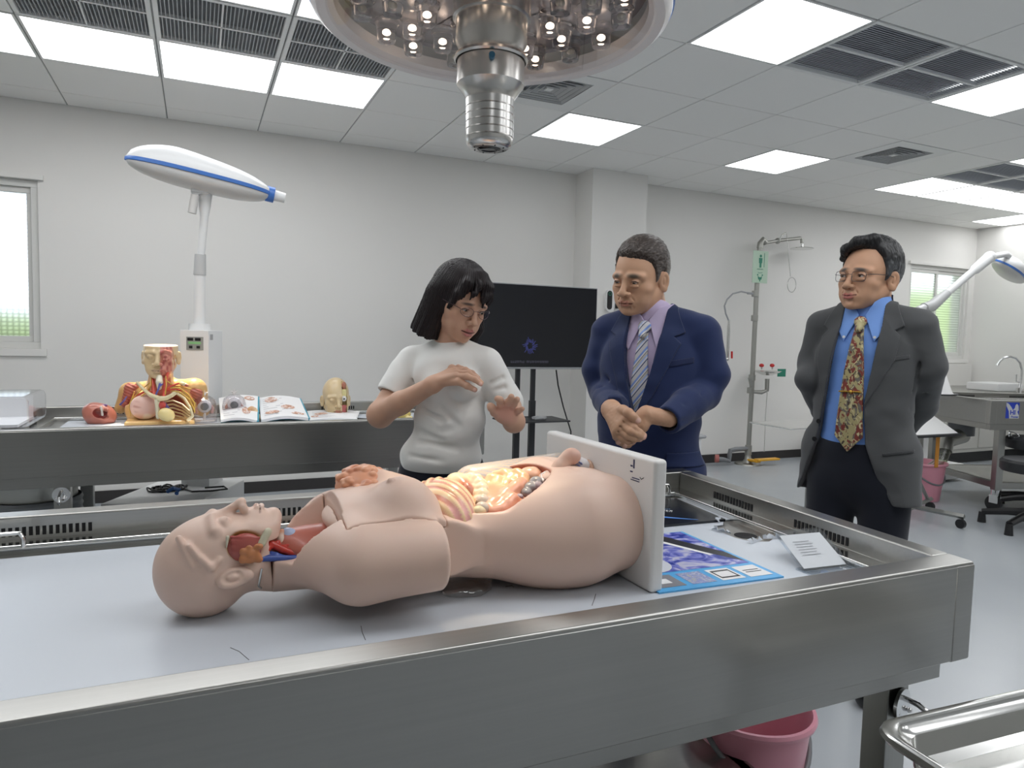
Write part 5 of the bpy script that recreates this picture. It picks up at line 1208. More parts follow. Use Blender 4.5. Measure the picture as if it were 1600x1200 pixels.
# mammary gland of the far breast
G = Sdf((.74, .34, .20)); random.seed(5)
G.ell(ml(.335, .055, .170), (.050, .046, .034), k=.004)
for i in range(70):
    u, v = random.random()*6.28, random.random()**.6; G.ell(ml(.332+.048*v*math.cos(u), .055+.046*v*math.sin(u), .172+.033*math.sqrt(max(0, 1-v*v))), (.0075, .0065, .0055), k=.002, col=(.80, .40, .24) if i % 3 else (.66, .28, .16))
G.build('mammary_gland', .0022, M_ORG, MAN)
# neck structures
RED, BLU, CREAM = (.50, .035, .02), (.05, .10, .38), (.66, .58, .38)
def tubes(name, chains, col, r=.003, vox=.0016, k=.002):
    g = Sdf(col)
    for pts, rr in chains: g.chain([mp(*p) for p in pts], rr, k=k)
    return g.build(name, vox, M_ORG, MAN)
G = Sdf((.45, .13, .09)); G.cap(ml(.165, 0, .088), ml(.262, 0, .094), .030, .030, k=.01); G.ell(ml(.24, 0, .092), (.05, .055, .022), k=.02); G.build('neck_muscle', .0026, M_ORG, MAN)
G = Sdf((.40, .47, .66)); G.ell(mp(457, 842, -.008), (.0190, .0155, .0150), k=.003); G.ell(mp(449, 833, -.006), (.010, .010, .009), k=.006); G.ell(mp(470, 850, -.012), (.008, .010, .010), k=.006); G.build('larynx_cartilage', .0016, M_ORG, MAN)
G = Sdf((.66, .50, .40)); G.ell(mp(438, 845, -.010), (.010, .016, .014), k=.004); G.ell(mp(440, 832, -.008), (.006, .007, .006), k=.004, col=(.60, .28, .16)); G.build('hyoid_muscle', .0016, M_ORG, MAN)
G = Sdf((.58, .25, .14)); G.ell(mp(490, 852, -.022), (.022, .010, .011), rotm(ry=18), k=.004); G.ell(mp(498, 843, -.004), (.014, .016, .010), k=.006); G.ell(mp(508, 850, -.010), (.010, .010, .008), k=.006); G.build('thyroid_gland', .0016, M_ORG, MAN)
G = Sdf((.62, .22, .14)); G.ell(mp(474, 838, -.002), (.013, .012, .009), k=.004); G.ell(mp(463, 861, -.028), (.010, .006, .006), k=.004, col=(.35, .06, .04)); G.build('neck_strap_muscle', .0016, M_ORG, MAN)
tubes('carotid_artery', [([(404, 872, -.045), (418, 858, -.038), (424, 850, -.032), (440, 858, -.034), (462, 866, -.036), (492, 866, -.034), (515, 858, -.03), (530, 850, -.028)], [.0035, .0045, .0055, .0055, .005, .005, .005, .005]), ([(424, 852, -.032), (435, 846, -.026), (438, 854, -.028), (450, 852, -.03), (468, 862, -.03), (478, 862, -.028)], [.0025]*6), ([(476, 864, -.03), (484, 852, -.032), (496, 848, -.034), (506, 846, -.03)], [.0018, .0014, .0011, .0008]), ([(486, 852, -.033), (492, 858, -.035), (500, 860, -.034)], [.0012, .0010, .0008])], RED)
tubes('jugular_vein', [([(392, 876, -.050), (420, 872, -.044), (460, 873, -.042), (495, 870, -.040), (520, 858, -.034), (532, 846, -.03)], [.0035, .005, .0055, .005, .0045, .0045]), ([(424, 864, -.038), (432, 866, -.040), (442, 870, -.042)], [.003]*3), ([(498, 852, -.02), (508, 848, -.016), (522, 843, -.018), (531, 842, -.02)], [.0012, .0022, .003, .004])], BLU)
tubes('clavicle_end', [([(524, 826, .0), (530, 820, .0), (536, 812, .0)], [.009, .010, .008])], (.70, .66, .58))
tubes('sternal_muscle', [([(505, 845, .004), (514, 838, .004), (524, 828, .004)], [.004, .005, .006])], (.42, .22, .11))
tubes('yellow_nerve', [([(382, 855, -.055), (396, 842, -.052), (408, 838, -.045), (416, 846, -.040)], [.0016]*4)], (.50, .36, .10))
# neck seam line
# --- abdomen contents
G = Sdf((.86, .62, .36)); G.ell(ml(.463, -.004, .128), (.056, .098, .060), k=.002)
def ribcol(P): x = tx(P)+.22*np.abs(ty(P)+.0)**1.3; return x
G.paintf(lambda P: np.clip((np.sin((tx(P)-.55*np.abs(ty(P)))*330)-.1)*3, 0, 1), (.62, .26, .17))
G.paintf(lambda P: np.clip((-ty(P)-.072)/.018, 0, 1)*np.clip((np.sin((tx(P)-.55*np.abs(ty(P)))*330+np.sin(ty(P)*2200)*.5)+.6)*2, 0, 1), (.80, .40, .36))
G.fn(lambda P: -(tx(P)-.512), ml(-1, -1, -1), ml(1, 1, 1), k=.003, t='s'); G.fn(lambda P: tx(P)-.425, ml(-1, -1, -1), ml(1, 1, 1), k=.003, t='s')
G.disp(lambda P: .0011*np.sin((tx(P)-.55*np.abs(ty(P)))*330))
G.build('rib_cage_section', .002, M_ORG, MAN)
def lobes(name, items, col, vox=.002, k=.004, M=None):
    g = Sdf(col)
    for it in items: g.ell(mp(*it[:3]), it[3], k=k, col=it[4] if len(it) > 4 else None)
    return g.build(name, vox, M_ORG, MAN)
lobes('liver_edge', [(716, 752, .03, (.022, .03, .016)), (722, 757, .01, (.015, .02, .012), (.62, .24, .13))], (.80, .66, .42))
lobes('gallbladder', [(718, 762, .012, (.008, .014, .007))], (.75, .72, .05))
lobes('diaphragm_edge', [(689, 761, .045, (.022, .02, .007)), (697, 758, .05, (.02, .014, .006), (.62, .30, .24))], (.75, .62, .56))
lobes('stomach_part', [(728, 764, .0, (.013, .020, .014)), (731, 772, -.01, (.010, .014, .012))], (.52, .20, .13))
P_ = []; cr = (.78, .66, .44)
for i, (px, py, y) in enumerate([(728, 750, .045), (736, 748, .03), (744, 750, .018), (750, 757, .004), (753, 765, -.012), (754, 774, -.028), (754, 784, -.046), (753, 795, -.066)]): P_.append((px, py, y, (.0135, .0125, .0125), cr if i < 6 else (.62, .52, .42)))
for i, (px, py, y) in enumerate([(738, 757, .014), (742, 765, .0), (744, 774, -.016), (746, 783, -.034)]): P_.append((px, py, y, (.0115, .0115, .011), (.80, .62, .42)))
lobes('colon', P_, cr, k=.003)
tubes('colon_band', [([(727, 745, .04), (738, 744, .028), (745, 750, .012), (747, 760, -.006), (744, 775, -.03), (742, 786, -.052)], [.0016]*6)], (.62, .40, .20))
lobes('rib_cartilage_edge', [(747, 800, -.074, (.015, .010, .011)), (752, 798, -.066, (.010, .008, .010), (.55, .47, .36))], (.80, .66, .40))
pc, pd = (.86, .50, .27), (.84, .42, .27)
G = Sdf(pc)
for pts, rr in ([[(762, 762, .03), (768, 750, .04), (778, 752, .03), (774, 764, .01), (764, 772, .0), (766, 784, -.02), (776, 782, -.03), (782, 768, -.01)], .0125], [[(776, 745, .055), (788, 742, .045), (796, 748, .03), (790, 760, .015), (784, 772, -.005)], .0125],
                [[(764, 796, -.062), (770, 788, -.05), (782, 784, -.045), (792, 772, -.032), (806, 762, -.018), (814, 756, -.008)], .0135], [[(768, 800, -.070), (782, 797, -.068), (792, 788, -.06), (800, 780, -.052)], .0125],
                [[(798, 744, .04), (808, 742, .03), (817, 748, .015), (816, 758, 0)], .013], [[(800, 756, .01), (806, 750, .02), (800, 744, .035)], .012]): G.chain([mp(*p) for p in pts], rr, k=.0028, col=pd if pts[0][1] > 790 else None)
G.ell(ml(.56, 0, .125), (.075, .085, .045), k=.004, col=(.75, .34, .2)); G.build('small_intestine', .002, M_ORG, MAN)
lobes('appendix_region', [(829, 742, .03, (.024, .022, .016)), (838, 738, .04, (.016, .02, .014))], (.82, .48, .32))
lobes('grey_bowel_end', [(830, 762, -.02, (.019, .014, .011)), (838, 754, -.012, (.014, .014, .012)), (822, 770, -.032, (.011, .012, .009)), (812, 776, -.044, (.007, .008, .006), (.42, .38, .42)), (842, 760, -.03, (.008, .012, .009), (.36, .28, .30))], (.30, .29, .29), k=.003)
tubes('peritoneal_fold', [([(846, 741, -.005), (851, 738, -.004), (852, 745, -.015), (849, 752, -.024), (846, 746, -.014), (846, 741, -.005)], [.0018]*6)], (.75, .68, .66))
# groin: skin, vessels, genital model, dissected far thigh
G = Sdf(SKM); G.chain([mp(868, 741, -.005), mp(876, 729, -.007), mp(886, 716, -.011)], [.0155, .0145, .0140], k=.006); G.ell(mp(893, 713, -.012), (.0185, .0165, .0165), k=.003, col=(.64, .40, .32))
G.ell(mp(866, 746, -.01), (.03, .03, .012), k=.012); G.build('genital_model', .0018, M_MSK, MAN)
G = Sdf((.60, .47, .36)); G.cap(ml(.56, .095, .150), ml(.76, .110, .150), .040, .052, k=.004)
G.paintf(lambda P: np.clip(np.sin((ty(P)*.9+.22*(tx(P)))*900)*2-.6, 0, 1), (.36, .40, .44)); G.build('thigh_muscle', .0028, M_ORG, MAN)
tubes('femoral_vein', [([(846, 730, .05), (856, 726, .05), (868, 722, .05)], [.005, .005, .005]), ([(894, 728, .0), (902, 722, .01), (908, 718, .02)], [.004]*3)], BLU)
lobes('testis_model', [(906, 727, .0, (.019, .019, .016), (.58, .55, .55)), (899, 735, .0, (.014, .016, .012), (.70, .47, .36))], (.62, .5, .45))
tubes('spermatic_vessels', [([(902, 720, -.014), (908, 724, -.016), (912, 730, -.016)], [.0018]*3), ([(898, 724, -.016), (905, 728, -.018), (909, 734, -.016)], [.0015]*3)], (.10, .13, .30))
lobes('red_muscle', [(886, 740, -.022, (.024, .014, .011)), (876, 744, -.024, (.014, .012, .008), (.30, .07, .16)), (894, 738, -.018, (.012, .012, .01), (.62, .04, .03))], (.50, .05, .06), k=.003)
lobes('scrotum_edge', [(919, 735, .02, (.010, .018, .022))], (.66, .42, .30))
# --- white base board at the hip end
BB = MB(); bx = -.066+.7865; bM = Matrix.Translation((bx, .978, 0)) @ Matrix.Rotation(math.radians(1.5), 4, 'Z') @ Matrix.Translation((-bx, -.978, 0))
BB.box((bx, .978, ZS-.0005), (bx+.028, 1.372, ZS+.236), M=bM, bev=.0075, seg=4); bb = BB.build('base_board', pm('white_board', (.78, .77, .75), .35), MAN)
fx = bx-.0006
mk_ = MB()
lab = aX(992, 737, bx)
for (dy, dz, w, h_) in ((-.001, .006, .0035, .016), (-.008, .008, .006, .003), (-.008, -.002, .007, .0022), (.006, -.012, .022, .0016), (.004, -.016, .026, .0014)):
    mk_.box((fx-.0002, lab.y-dy-w/2, lab.z+dz), (fx+.0008, lab.y-dy+w/2, lab.z+dz+h_), M=bM)
mk_.build('printed_label', pm('label_navy', (.03, .04, .12), .5), bb)
ck = aX(1003, 748, bx); m = MB(); m.tube([bM @ Vector((fx, ck.y+.004, ck.z+.002)), bM @ Vector((fx, ck.y, ck.z-.001)), bM @ Vector((fx, ck.y-.007, ck.z+.003))], .0007, n=4); m.build('tick_mark', M_BLK, bb)
# bubble wrap under the waist
G = Sdf((.8, .8, .8)); G.ell(ml(.50, -.02, .006), (.045, .075, .014), k=.004); G.ell(ml(.47, -.05, .006), (.03, .04, .010), k=.01)
G.disp(lambda P: .0035*vnoise(P, 70, 2)+.002*vnoise(P, 160, 5))
G.fn(lambda P: (tz(P)-.0), ml(-1, -1, -1), ml(1, 1, 1), k=.001, t='s')
o = G.build('bubble_wrap', .003, clear('bubble_film', (.93, .93, .93), .22, .12), None, color=False); setp(o, 'crumpled clear bubble wrap wedged under the mannequin waist', 'bubble wrap')
# neck seam clip
m = MB(); m.tube([Vector(mp(409, 888, -.052)), Vector(mp(406, 905, -.050)), Vector(mp(404, 915, -.044)), Vector(mp(408, 919, -.040))], .0018, n=8); m.build('neck_clip', M_POL, MAN)
# ================================================================ PEOPLE
def body_mesh(name, parent, pieces, mat=None):
    VV, FF, CC = [], [], []; off = 0
    for s, vox, M in pieces:
        V, F = s.mesh(vox); C = s.eval(V.astype(np.float32), True)[1]
        if M is not None: Mn = np.array(M, dtype=np.float64); V = V@Mn[:3, :3].T+Mn[:3, 3]
        VV.append(V); FF.append(F+off); CC.append(C); off += len(V)
    return np_mesh(name, np.concatenate(VV), np.concatenate(FF), mat or M_SKIN, parent, np.concatenate(CC))
class Frame:
    """body frame: x to the person's left, -y forward, z up from the floor"""
    def __init__(s, x, y, yaw): s.M = Matrix.Translation((x, y, 0)) @ Matrix.Rotation(math.radians(yaw), 4, 'Z'); s.I = s.M.inverted(); s.R = np.array(s.M.to_3x3(), dtype=np.float32); s.o = np.array((x, y, 0), np.float32)
    def __call__(s, x, y, z): return np.array(s.M @ Vector((x, y, z)), np.float32)
    def loc(s, P): return (P-s.o)@s.R
def patch(base, fr, poly, off, th, side=-1, lo=None, hi=None, ymin=-9):
    """a cloth piece lying on a base form: outline drawn in the body's front plane"""
    pf = poly2(poly); q = _n(poly); c = fr((q[:, 0].min()+q[:, 0].max())/2, 0, (q[:, 1].min()+q[:, 1].max())/2); r = max(np.ptp(q[:, 0]), np.ptp(q[:, 1]))/2+.25
    def f(P):
        L = fr.loc(P); return np.maximum.reduce([np.abs(base.eval(P)-off)-th, pf(L[:, 0], L[:, 2]), L[:, 1] if side < 0 else -L[:, 1]])
    return f, c-r, c+r
def pbuild(name, base, fr, poly, off, th, mat, parent, vox=.0025, col=(.5, .5, .5), extra=None, rnd=0):
    S = Sdf(col); f, lo, hi = patch(base, fr, poly, off, th)
    q = _n(poly); cs = [fr(a, b_, c_) for a in (q[:, 0].min(), q[:, 0].max()) for b_ in (-.24, .02) for c_ in (q[:, 1].min(), q[:, 1].max())]
    S.fn(f, np.min(cs, 0), np.max(cs, 0), k=1e-5)
    if extra: extra(S)
    return S.build(name, vox, mat, parent)
def D_(px, py, d): return np.array(aD(px, py, d), np.float32)
def finger(S, pts, r0, r1, col=None, nail=None, k=.004):
    n = len(pts); rs = [r0+(r1-r0)*i/(n-1) for i in range(n)]; S.chain(pts, rs, k=k, col=col)
    for i in range(1, n-1): S.ell(pts[i], (rs[i]*1.06,)*3, k=.003)
    if nail is not None: S.paint(pts[-1]+nail*r1*.8, (r1*.75,)*3, NAILC, .3)
NAILC = (.78, .50, .42)
TOCAM = np.array(-_F, np.float32)
def shoes(fr, parent, mat, sp=.09, rot=(8, -8)):
    for s in (-1, 1):
        S = Sdf((.02, .02, .02)); c = lambda x, y, z: fr(s*sp+x*1.0+s*.02*(-y/.2), y, z)
        S.cap(c(0, .05, .045), c(0, -.12, .035), .042, .040, k=.01); S.ell(c(0, .06, .05), (.04, .05, .045), fr.R, k=.02); S.fn(lambda P: P[:, 2]-.004, (-9, -9, -9), (9, 9, 9), k=.002, t='s'); S.build('shoe', .004, mat, parent)
def cloth(name, rough=.85, bs=900, bump=.12, sheen=.0):
    m = vcol(name, rough, bump=bump, bscale=bs, spec=.2); m.node_tree.nodes['Principled BSDF'].inputs['Sheen Weight'].default_value = sheen; return m
M_SUIT = cloth('wool_suiting', .72, 1200, .10, .15); M_SHIRT = cloth('shirt_cotton', .7, 900, .05); M_KNIT = cloth('white_knit', .85, 1400, .12, .1)
M_HAIR = vcol('hair', .42, bump=.0, spec=.3); M_SHOE = pm('black_shoe_leather', (.01, .01, .01), .25)
def folds(fr, amp, seed, sc=(7, 7, 3.2)):
    s3 = np.array(sc, np.float32)
    def f(P):
        L = fr.loc(P); Q = L*s3; n = vnoise(Q+.35*vnoise(L, 5, seed+9)[:, None], 1, seed); return amp*(np.abs(n)*2-.8)*.6+amp*.4*vnoise(L*np.array((1, 1, 2.2), np.float32), 13, seed+3)
    return f

# ------------------------------------------------ man in the navy suit
NX, NY = aD(1018, 560, 2.36).x, aD(1018, 560, 2.36).y
N = Frame(NX, NY, -54)
PN = thing('person', 'older man in a navy suit and striped tie, hands clasped in front', 'person', (NX, NY, 0))
d0 = 2.36
hN = aD(1001, 434, 2.33); MHN = head_matrix(hN, -66, 13, 4, 1.05)
skN = (.56, .33, .21); 
Hn = head_sdf(skN, (.40, .17, .12), brow=(.10, .075, .055), eye_open=.0022, age=1.0, jaw=1.10, nose=1.22, brow_w=.0085, cheek=1.1)
neckb = np.array(MHN.inverted() @ Vector(N(0, .015, 1.29)), np.float32); Hn.cap((0, .020, -.070), neckb, .056, .060, k=.024); Hn.cap((0, .03, -.03), (0, .036, -.09), .052, .052, k=.02)
Hn.scap((-.020, -.094, -.071), (-.026, -.088, -.080), .0016, k=.005); Hn.scap((.020, -.094, -.071), (.026, -.088, -.080), .0016, k=.005)
for (x, y, z, r) in ((.052, -.058, -.036, .004), (.060, -.045, -.030, .003), (-.05, -.06, -.04, .003)): Hn.paint((x, y, z), (r, r, r), (.40, .20, .12), .5)
# forms under the cloth
def suit_base(fr, w=1.0, belly=1.0, z0=0):
    B = Sdf(); R = fr.R
    B.ell(fr(0, 0, 1.10+z0), (.142*w, .100, .175), R, k=.001); B.ell(fr(0, -.006, .95+z0), (.135*w*belly, .106*belly, .20), R, k=.03); B.ell(fr(0, .0, .80+z0), (.142*w, .105, .17), R, k=.03)
    for s in (-1, 1): B.cap(fr(s*.03, .012, 1.262+z0), fr(s*.125*w, .015, 1.215+z0), .042, .036, k=.04)
    B.cap(fr(0, .012, 1.22+z0), fr(0, .0, 1.29+z0), .066, .058, k=.03)
    return B
zn = .045
B1 = suit_base(N, 1.0, 1.04, zn)
J = Sdf((.016, .028, .090)); R = N.R; nav = (.016, .028, .090)
J.ell(N(0, 0, 1.14), (.180, .122, .19), R, k=.001); J.ell(N(0, -.010, .98), (.176, .134, .21), R, k=.04); J.ell(N(0, .0, .81), (.184, .134, .17), R, k=.04)
for s in (-1, 1): J.cap(N(s*.045, .014, 1.312), N(s*.160, .016, 1.272), .050, .054, k=.035)
J.cap(N(-.11, 0, .78), N(-.11, 0, .63), .080, .083, k=.05); J.cap(N(.11, 0, .78), N(.11, 0, .63), .080, .083, k=.05); J.cap(N(0, .03, .78), N(0, .03, .63), .10, .105, k=.05)
eL = D_(1100, 616, 2.27); wL = D_(1046, 654, 2.13); eR = D_(943, 612, 2.46); wR = D_(957, 640, 2.22)
J.chain([N(.165, .016, 1.262), N(.200, .02, 1.13), eL], [.056, .055, .050], k=.018); J.chain([eL, (eL+wL)/2+np.array((0, 0, .002), np.float32), wL], [.053, .050, .045], k=.012)
J.chain([N(-.165, .016, 1.262), N(-.198, .012, 1.13), eR], [.056, .054, .048], k=.018); J.chain([eR, (eR*.5+wR*.5), wR], [.050, .048, .043], k=.012)
# creases at the elbows and across the belly
for a, b in (((1085, 628, 2.16), (1110, 600, 2.2)), ((1070, 630, 2.12), (1090, 612, 2.14)), ((1062, 660, 2.09), (1095, 655, 2.14)), ((938, 585, 2.36), (960, 598, 2.34)), ((930, 600, 2.37), (955, 618, 2.32)), ((936, 620, 2.36), (962, 628, 2.26)), ((1112, 560, 2.18), (1095, 600, 2.2))): J.scap(D_(*a), D_(*b), .0035, .002, k=.016)
J.disp(folds(N, .0075, 5))
J.fn(lambda P: P[:, 2]-.645, (-9, -9, -9), (9, 9, 9), k=.004, t='s')
V1 = [(-.062, 1.44), (.062, 1.44), (.064, 1.32), (.040, 1.15), (.010, 1.005), (-.004, .975), (-.028, 1.05), (-.054, 1.17), (-.064, 1.32)]
vf = poly2(V1)
def vcut(P): L = N.loc(P); return np.maximum(vf(L[:, 0], L[:, 2]), L[:, 1]-.0)
J.fn(vcut, (-9, -9, -9), (9, 9, 9), k=.006, t='s')
J.sell(N(0, .01, 1.385), (.070, .066, .085), R, k=.008)
# cuff openings
dl = (wL-eL)/np.linalg.norm(wL-eL); dr = (wR-eR)/np.linalg.norm(wR-eR)
J.fn(lambda P: np.maximum(-((P-wL)@dl-.014), np.sqrt(((P-wL)**2).sum(1))-.085), (-9,)*3, (9,)*3, k=.003, t='s'); J.fn(lambda P: np.maximum(-((P-wR)@dr-.014), np.sqrt(((P-wR)**2).sum(1))-.085), (-9,)*3, (9,)*3, k=.003, t='s')
J.scap(wL, wL+dl*.06, .034, .036, k=.002, col=(.006, .01, .03)); J.scap(wR, wR+dr*.06, .034, .036, k=.002, col=(.006, .01, .03))
# overlap line of the closed front
J.scap(N(.002, -.152, .955), N(.006, -.145, .66), .0022, k=.006)
jk = J.build('jacket', .0036, M_SUIT, PN)
Jb = Sdf(nav); [Jb.ops.append(o) for o in J.ops[:10]]
def lapel(fr, base, sgn, pts, parent, col, th=.0035, mat=None):
    return pbuild('lapel', base, fr, [(sgn*x, z) for x, z in pts], .0045, th, mat or M_SUIT, parent, .0022, col)
for sgn in (-1, 1): lapel(N, J, sgn, [(.062, 1.370), (.090, 1.350), (.128, 1.267), (.100, 1.253), (.122, 1.231), (.094, 1.155), (.050, 1.055), (.012, 0.990), (.006, 1.003), (.040, 1.135), (.060, 1.235)] if sgn > 0 else [(.062, 1.370), (.090, 1.350), (.128, 1.267), (.100, 1.253), (.122, 1.231), (.098, 1.155), (.060, 1.055), (.018, 0.983), (.004, 0.993), (.048, 1.135), (.060, 1.235)], jk, (.013, .024, .078))
pbuild('breast_pocket', J, N, [(.085, 1.153), (.160, 1.170), (.160, 1.189), (.085, 1.172)], .0015, .0025, M_SUIT, jk, .002, (.012, .02, .066))
pbuild('pocket_flap', J, N, [(.10, 0.835), (.20, 0.835), (.20, 0.880), (.10, 0.880)], .003, .003, M_SUIT, jk, .0025, nav)
# shirt
lav = (.52, .44, .62)
S1 = Sdf(lav); S1.ops += B1.ops; S1.disp(folds(N, .0016, 2)); S1.fn(lambda P: P[:, 2]-.90, (-9,)*3, (9,)*3, k=.002, t='s')
S1.sell(N(0, .012, 1.428), (.056, .054, .10), R, k=.004)
sh = S1.build('shirt', .0034, M_SHIRT, PN)
NB = Sdf(); NB.ops += B1.ops; NB.cap(N(0, .020, 1.25), N(0, .016, 1.41), .066, .064, k=.02)
for sgn in (-1, 1): pbuild('collar', NB, N, [(sgn*.008, 1.305), (sgn*.050, 1.205), (sgn*.084, 1.262), (sgn*.074, 1.362), (sgn*.040, 1.348)], .006, .004, M_SHIRT, sh, .002, lav)
CBk = Sdf(lav); nb_ = lambda P: np.maximum.reduce([np.abs(NB.eval(P)-.006)-.004, 1.262+.0-P[:, 2]+0*P[:, 0], P[:, 2]-1.335, .012-N.loc(P)[:, 1]])
CBk.fn(nb_, N(-.12, -.1, 1.2)-.1, N(.12, .15, 1.34)+.1, k=1e-5); CBk.build('collar_back', .0026, M_SHIRT, sh)
# striped tie
M_TIE1, t, b = nt('striped_silk'); b.inputs['Roughness'].default_value = .35
tc = t.nodes.new('ShaderNodeTexCoord'); mp = t.nodes.new('ShaderNodeMapping'); mp.inputs['Rotation'].default_value = (0, math.radians(0), 0); sx_ = t.nodes.new('ShaderNodeVectorMath'); sx_.operation = 'DOT_PRODUCT'
ax_ = N(1, 0, 0)-N(0, 0, 0); sx_.inputs[1].default_value = (ax_[0]*.80, ax_[1]*.80, -.60); t.links.new(tc.outputs['Object'], sx_.inputs[0])
mu = t.nodes.new('ShaderNodeMath'); mu.operation = 'MULTIPLY'; mu.inputs[1].default_value = 24; t.links.new(sx_.outputs['Value'], mu.inputs[0]); fr_ = t.nodes.new('ShaderNodeMath'); fr_.operation = 'FRACT'; t.links.new(mu.outputs[0], fr_.inputs[0])
rp = t.nodes.new('ShaderNodeValToRGB'); rp.color_ramp.interpolation = 'CONSTANT'; els = rp.color_ramp.elements; els[0].color = (.50, .50, .52, 1); els[1].position = .28; els[1].color = (.16, .27, .62, 1)
for p_, c_ in ((.42, (.60, .60, .58)), (.52, (.03, .04, .10)), (.56, (.44, .42, .38)), (.72, (.25, .40, .75)), (.80, (.58, .58, .60)), (.92, (.03, .05, .14))): e = els.new(p_); e.color = (*c_, 1)
t.links.new(fr_.outputs[0], rp.inputs[0]); t.links.new(rp.outputs[0], b.inputs['Base Color'])
tie = pbuild('tie', S1, N, [(-.013, 1.270), (.013, 1.270), (.029, 1.11), (.033, .95), (.0, .93), (-.033, .95), (-.029, 1.11)], .008, .0045, M_TIE1, PN, .0022)
K = Sdf(); K.ell(N(0, -.084, 1.285), (.022, .014, .019), R, k=.001); K.cap(N(0, -.088, 1.280), N(0, -.106, 1.255), .015, .012, k=.01); K.build('tie_knot', .002, M_TIE1, tie)
bt = D_(993, 632, 2.2)
for z in (.985,):
    L_ = N(.004, -.148, z); m = MB(); q = Vector(N(.0, -1, 0)-N(0, 0, 0)); m.cyl(L_, Vector(L_)+q*.006, .009); m.build('button', pm('navy_button', (.02, .025, .05), .3), jk)
# clasped hands
def skin_arm(S, e, w, r0=.036, r1=.028): S.cap(e, w, r0, r1, k=.01)
HN_ = Sdf(skN)
z_ = lambda px, py, d: D_(px, py, d)
# left hand underneath
wl = z_(1010, 648, 2.13); HN_.cap(wL, wl, .027, .026, k=.01); HN_.cap(wl, z_(990, 668, 2.135), .026, .030, k=.012); HN_.cap(z_(1003, 665, 2.125), z_(985, 680, 2.135), .022, .020, k=.012)
for pts in ([(985, 672, 2.14), (976, 680, 2.13), (968, 688, 2.11), (962, 684, 2.10)], [(988, 678, 2.14), (978, 688, 2.13), (971, 692, 2.11), (966, 691, 2.10)], [(994, 682, 2.14), (988, 690, 2.13), (982, 695, 2.115), (976, 697, 2.11)]): finger(HN_, [z_(*p) for p in pts], .0105, .0085, nail=TOCAM)
# right hand on top
wr = z_(955, 640, 2.16); HN_.cap(wR, wr, .027, .027, k=.01); kn = [z_(977, 656, 2.075), z_(971, 664, 2.075), z_(966, 671, 2.08), z_(963, 677, 2.09)]
for q, rr in zip(kn, (.0165, .016, .0155, .014)): HN_.cap(wr, q, .024, rr, k=.014)
HN_.cap(wr, z_(975, 642, 2.09), .022, .017, k=.014)
for pts, r_ in (([(977, 656, 2.075), (990, 668, 2.055), (1000, 676, 2.06), (1006, 680, 2.075)], .0112), ([(971, 664, 2.075), (985, 674, 2.05), (998, 680, 2.055), (1005, 683, 2.07)], .0112), ([(966, 671, 2.08), (979, 681, 2.06), (992, 686, 2.06), (1000, 686, 2.075)], .0108), ([(963, 677, 2.09), (972, 686, 2.075), (982, 690, 2.075), (990, 690, 2.085)], .0098)): finger(HN_, [z_(*p) for p in pts], r_, r_*.82, nail=TOCAM)
finger(HN_, [z_(972, 640, 2.09), z_(982, 645, 2.06), z_(989, 651, 2.055), z_(996, 657, 2.06)], .0150, .0115, nail=TOCAM)
for i in range(3): a = kn[i]; HN_.scap((kn[i]+kn[i+1])/2+TOCAM*.017, (kn[i]*.4+kn[i+1]*.4+wr*.2)+TOCAM*.022, .0022, k=.006)
HN_.disp(lambda P: .0005*vnoise(P, 150, 3))
def core(fr, z0, sh, el, wr, col, w=1.0):
    C = Sdf(col); C.ell(fr(0, .018, 1.08+z0), (.085*w, .050, .14), fr.R, k=.001); C.ell(fr(0, .016, .86), (.085*w, .050, .16), fr.R, k=.04); C.cap(fr(0, .014, 1.12+z0), fr(0, .014, 1.25+z0), .050, .045, k=.03)
    for s_, e_, w_ in zip(sh, el, wr): C.cap(fr(0, .014, 1.17+z0), s_, .034, .024, k=.02); C.chain([s_, e_, w_], [.022, .020, .018], k=.005)
    for s in (-1, 1): C.chain([fr(s*.062, .016, .80), fr(s*.078, .016, .44), fr(s*.082, .024, .08)], [.048, .034, .026], k=.03)
    return C
body_mesh('body', PN, [(Hn, .0019, MHN), (HN_, .0018, None), (core(N, zn, (N(.155, .016, 1.24), N(-.155, .016, 1.24)), (eL, eR), (wL, wR), skN), .006, None)])
eyeballs(MHN, PN, look=(0, -.4))
# hair: short, grey at the temples
def short_hair(col, line, thick=.009, strands=None, seed=1, top=(0, 0, 0)):
    """hair hugging the skull; line: hairline height by azimuth (degrees from the face), thin at the edge"""
    sk = Sdf(); sk.ell((0, .014, .034), (.074, .095, .089), k=.001); sk.ell((0, -.028, .004), (.066, .062, .072), k=.018)
    az = np.array([p[0] for p in line], np.float32); hz = np.array([p[1] for p in line], np.float32)
    def g(P):
        a = np.degrees(np.arctan2(P[:, 0], -(P[:, 1]-.0))); return P[:, 2]-np.interp(a if az[0] < 0 else np.abs(a), az, hz).astype(np.float32)
    def f(P):
        q = np.clip((g(P)+.004)/.030, 0, 1); q = q*(2-q); up = np.clip((P[:, 2]-.05)/.06, 0, 1)
        return sk.eval(P)-(-.0035+(thick+.003)*q+.006*up*q)
    S = Sdf(col); S.fn(f, (-.10, -.12, -.08), (.10, .13, .145), k=1e-5); return S
def strand_noise(P, amp, seed=0): return amp*(vnoise(P*np.array((1, .35, 1), np.float32), 260, seed)+.6*vnoise(P*np.array((1, .3, 1), np.float32), 120, seed+2))
HR = short_hair((.040, .030, .025), [(-180, -.060), (-130, -.052), (-112, -.030), (-104, .018), (-88, .020), (-82, -.010), (-74, -.012), (-66, .035), (-45, .074), (0, .074), (40, .066), (60, .052), (68, .030), (74, -.012), (82, -.010), (88, .020), (104, .018), (112, -.030), (130, -.052), (180, -.060)], .008)
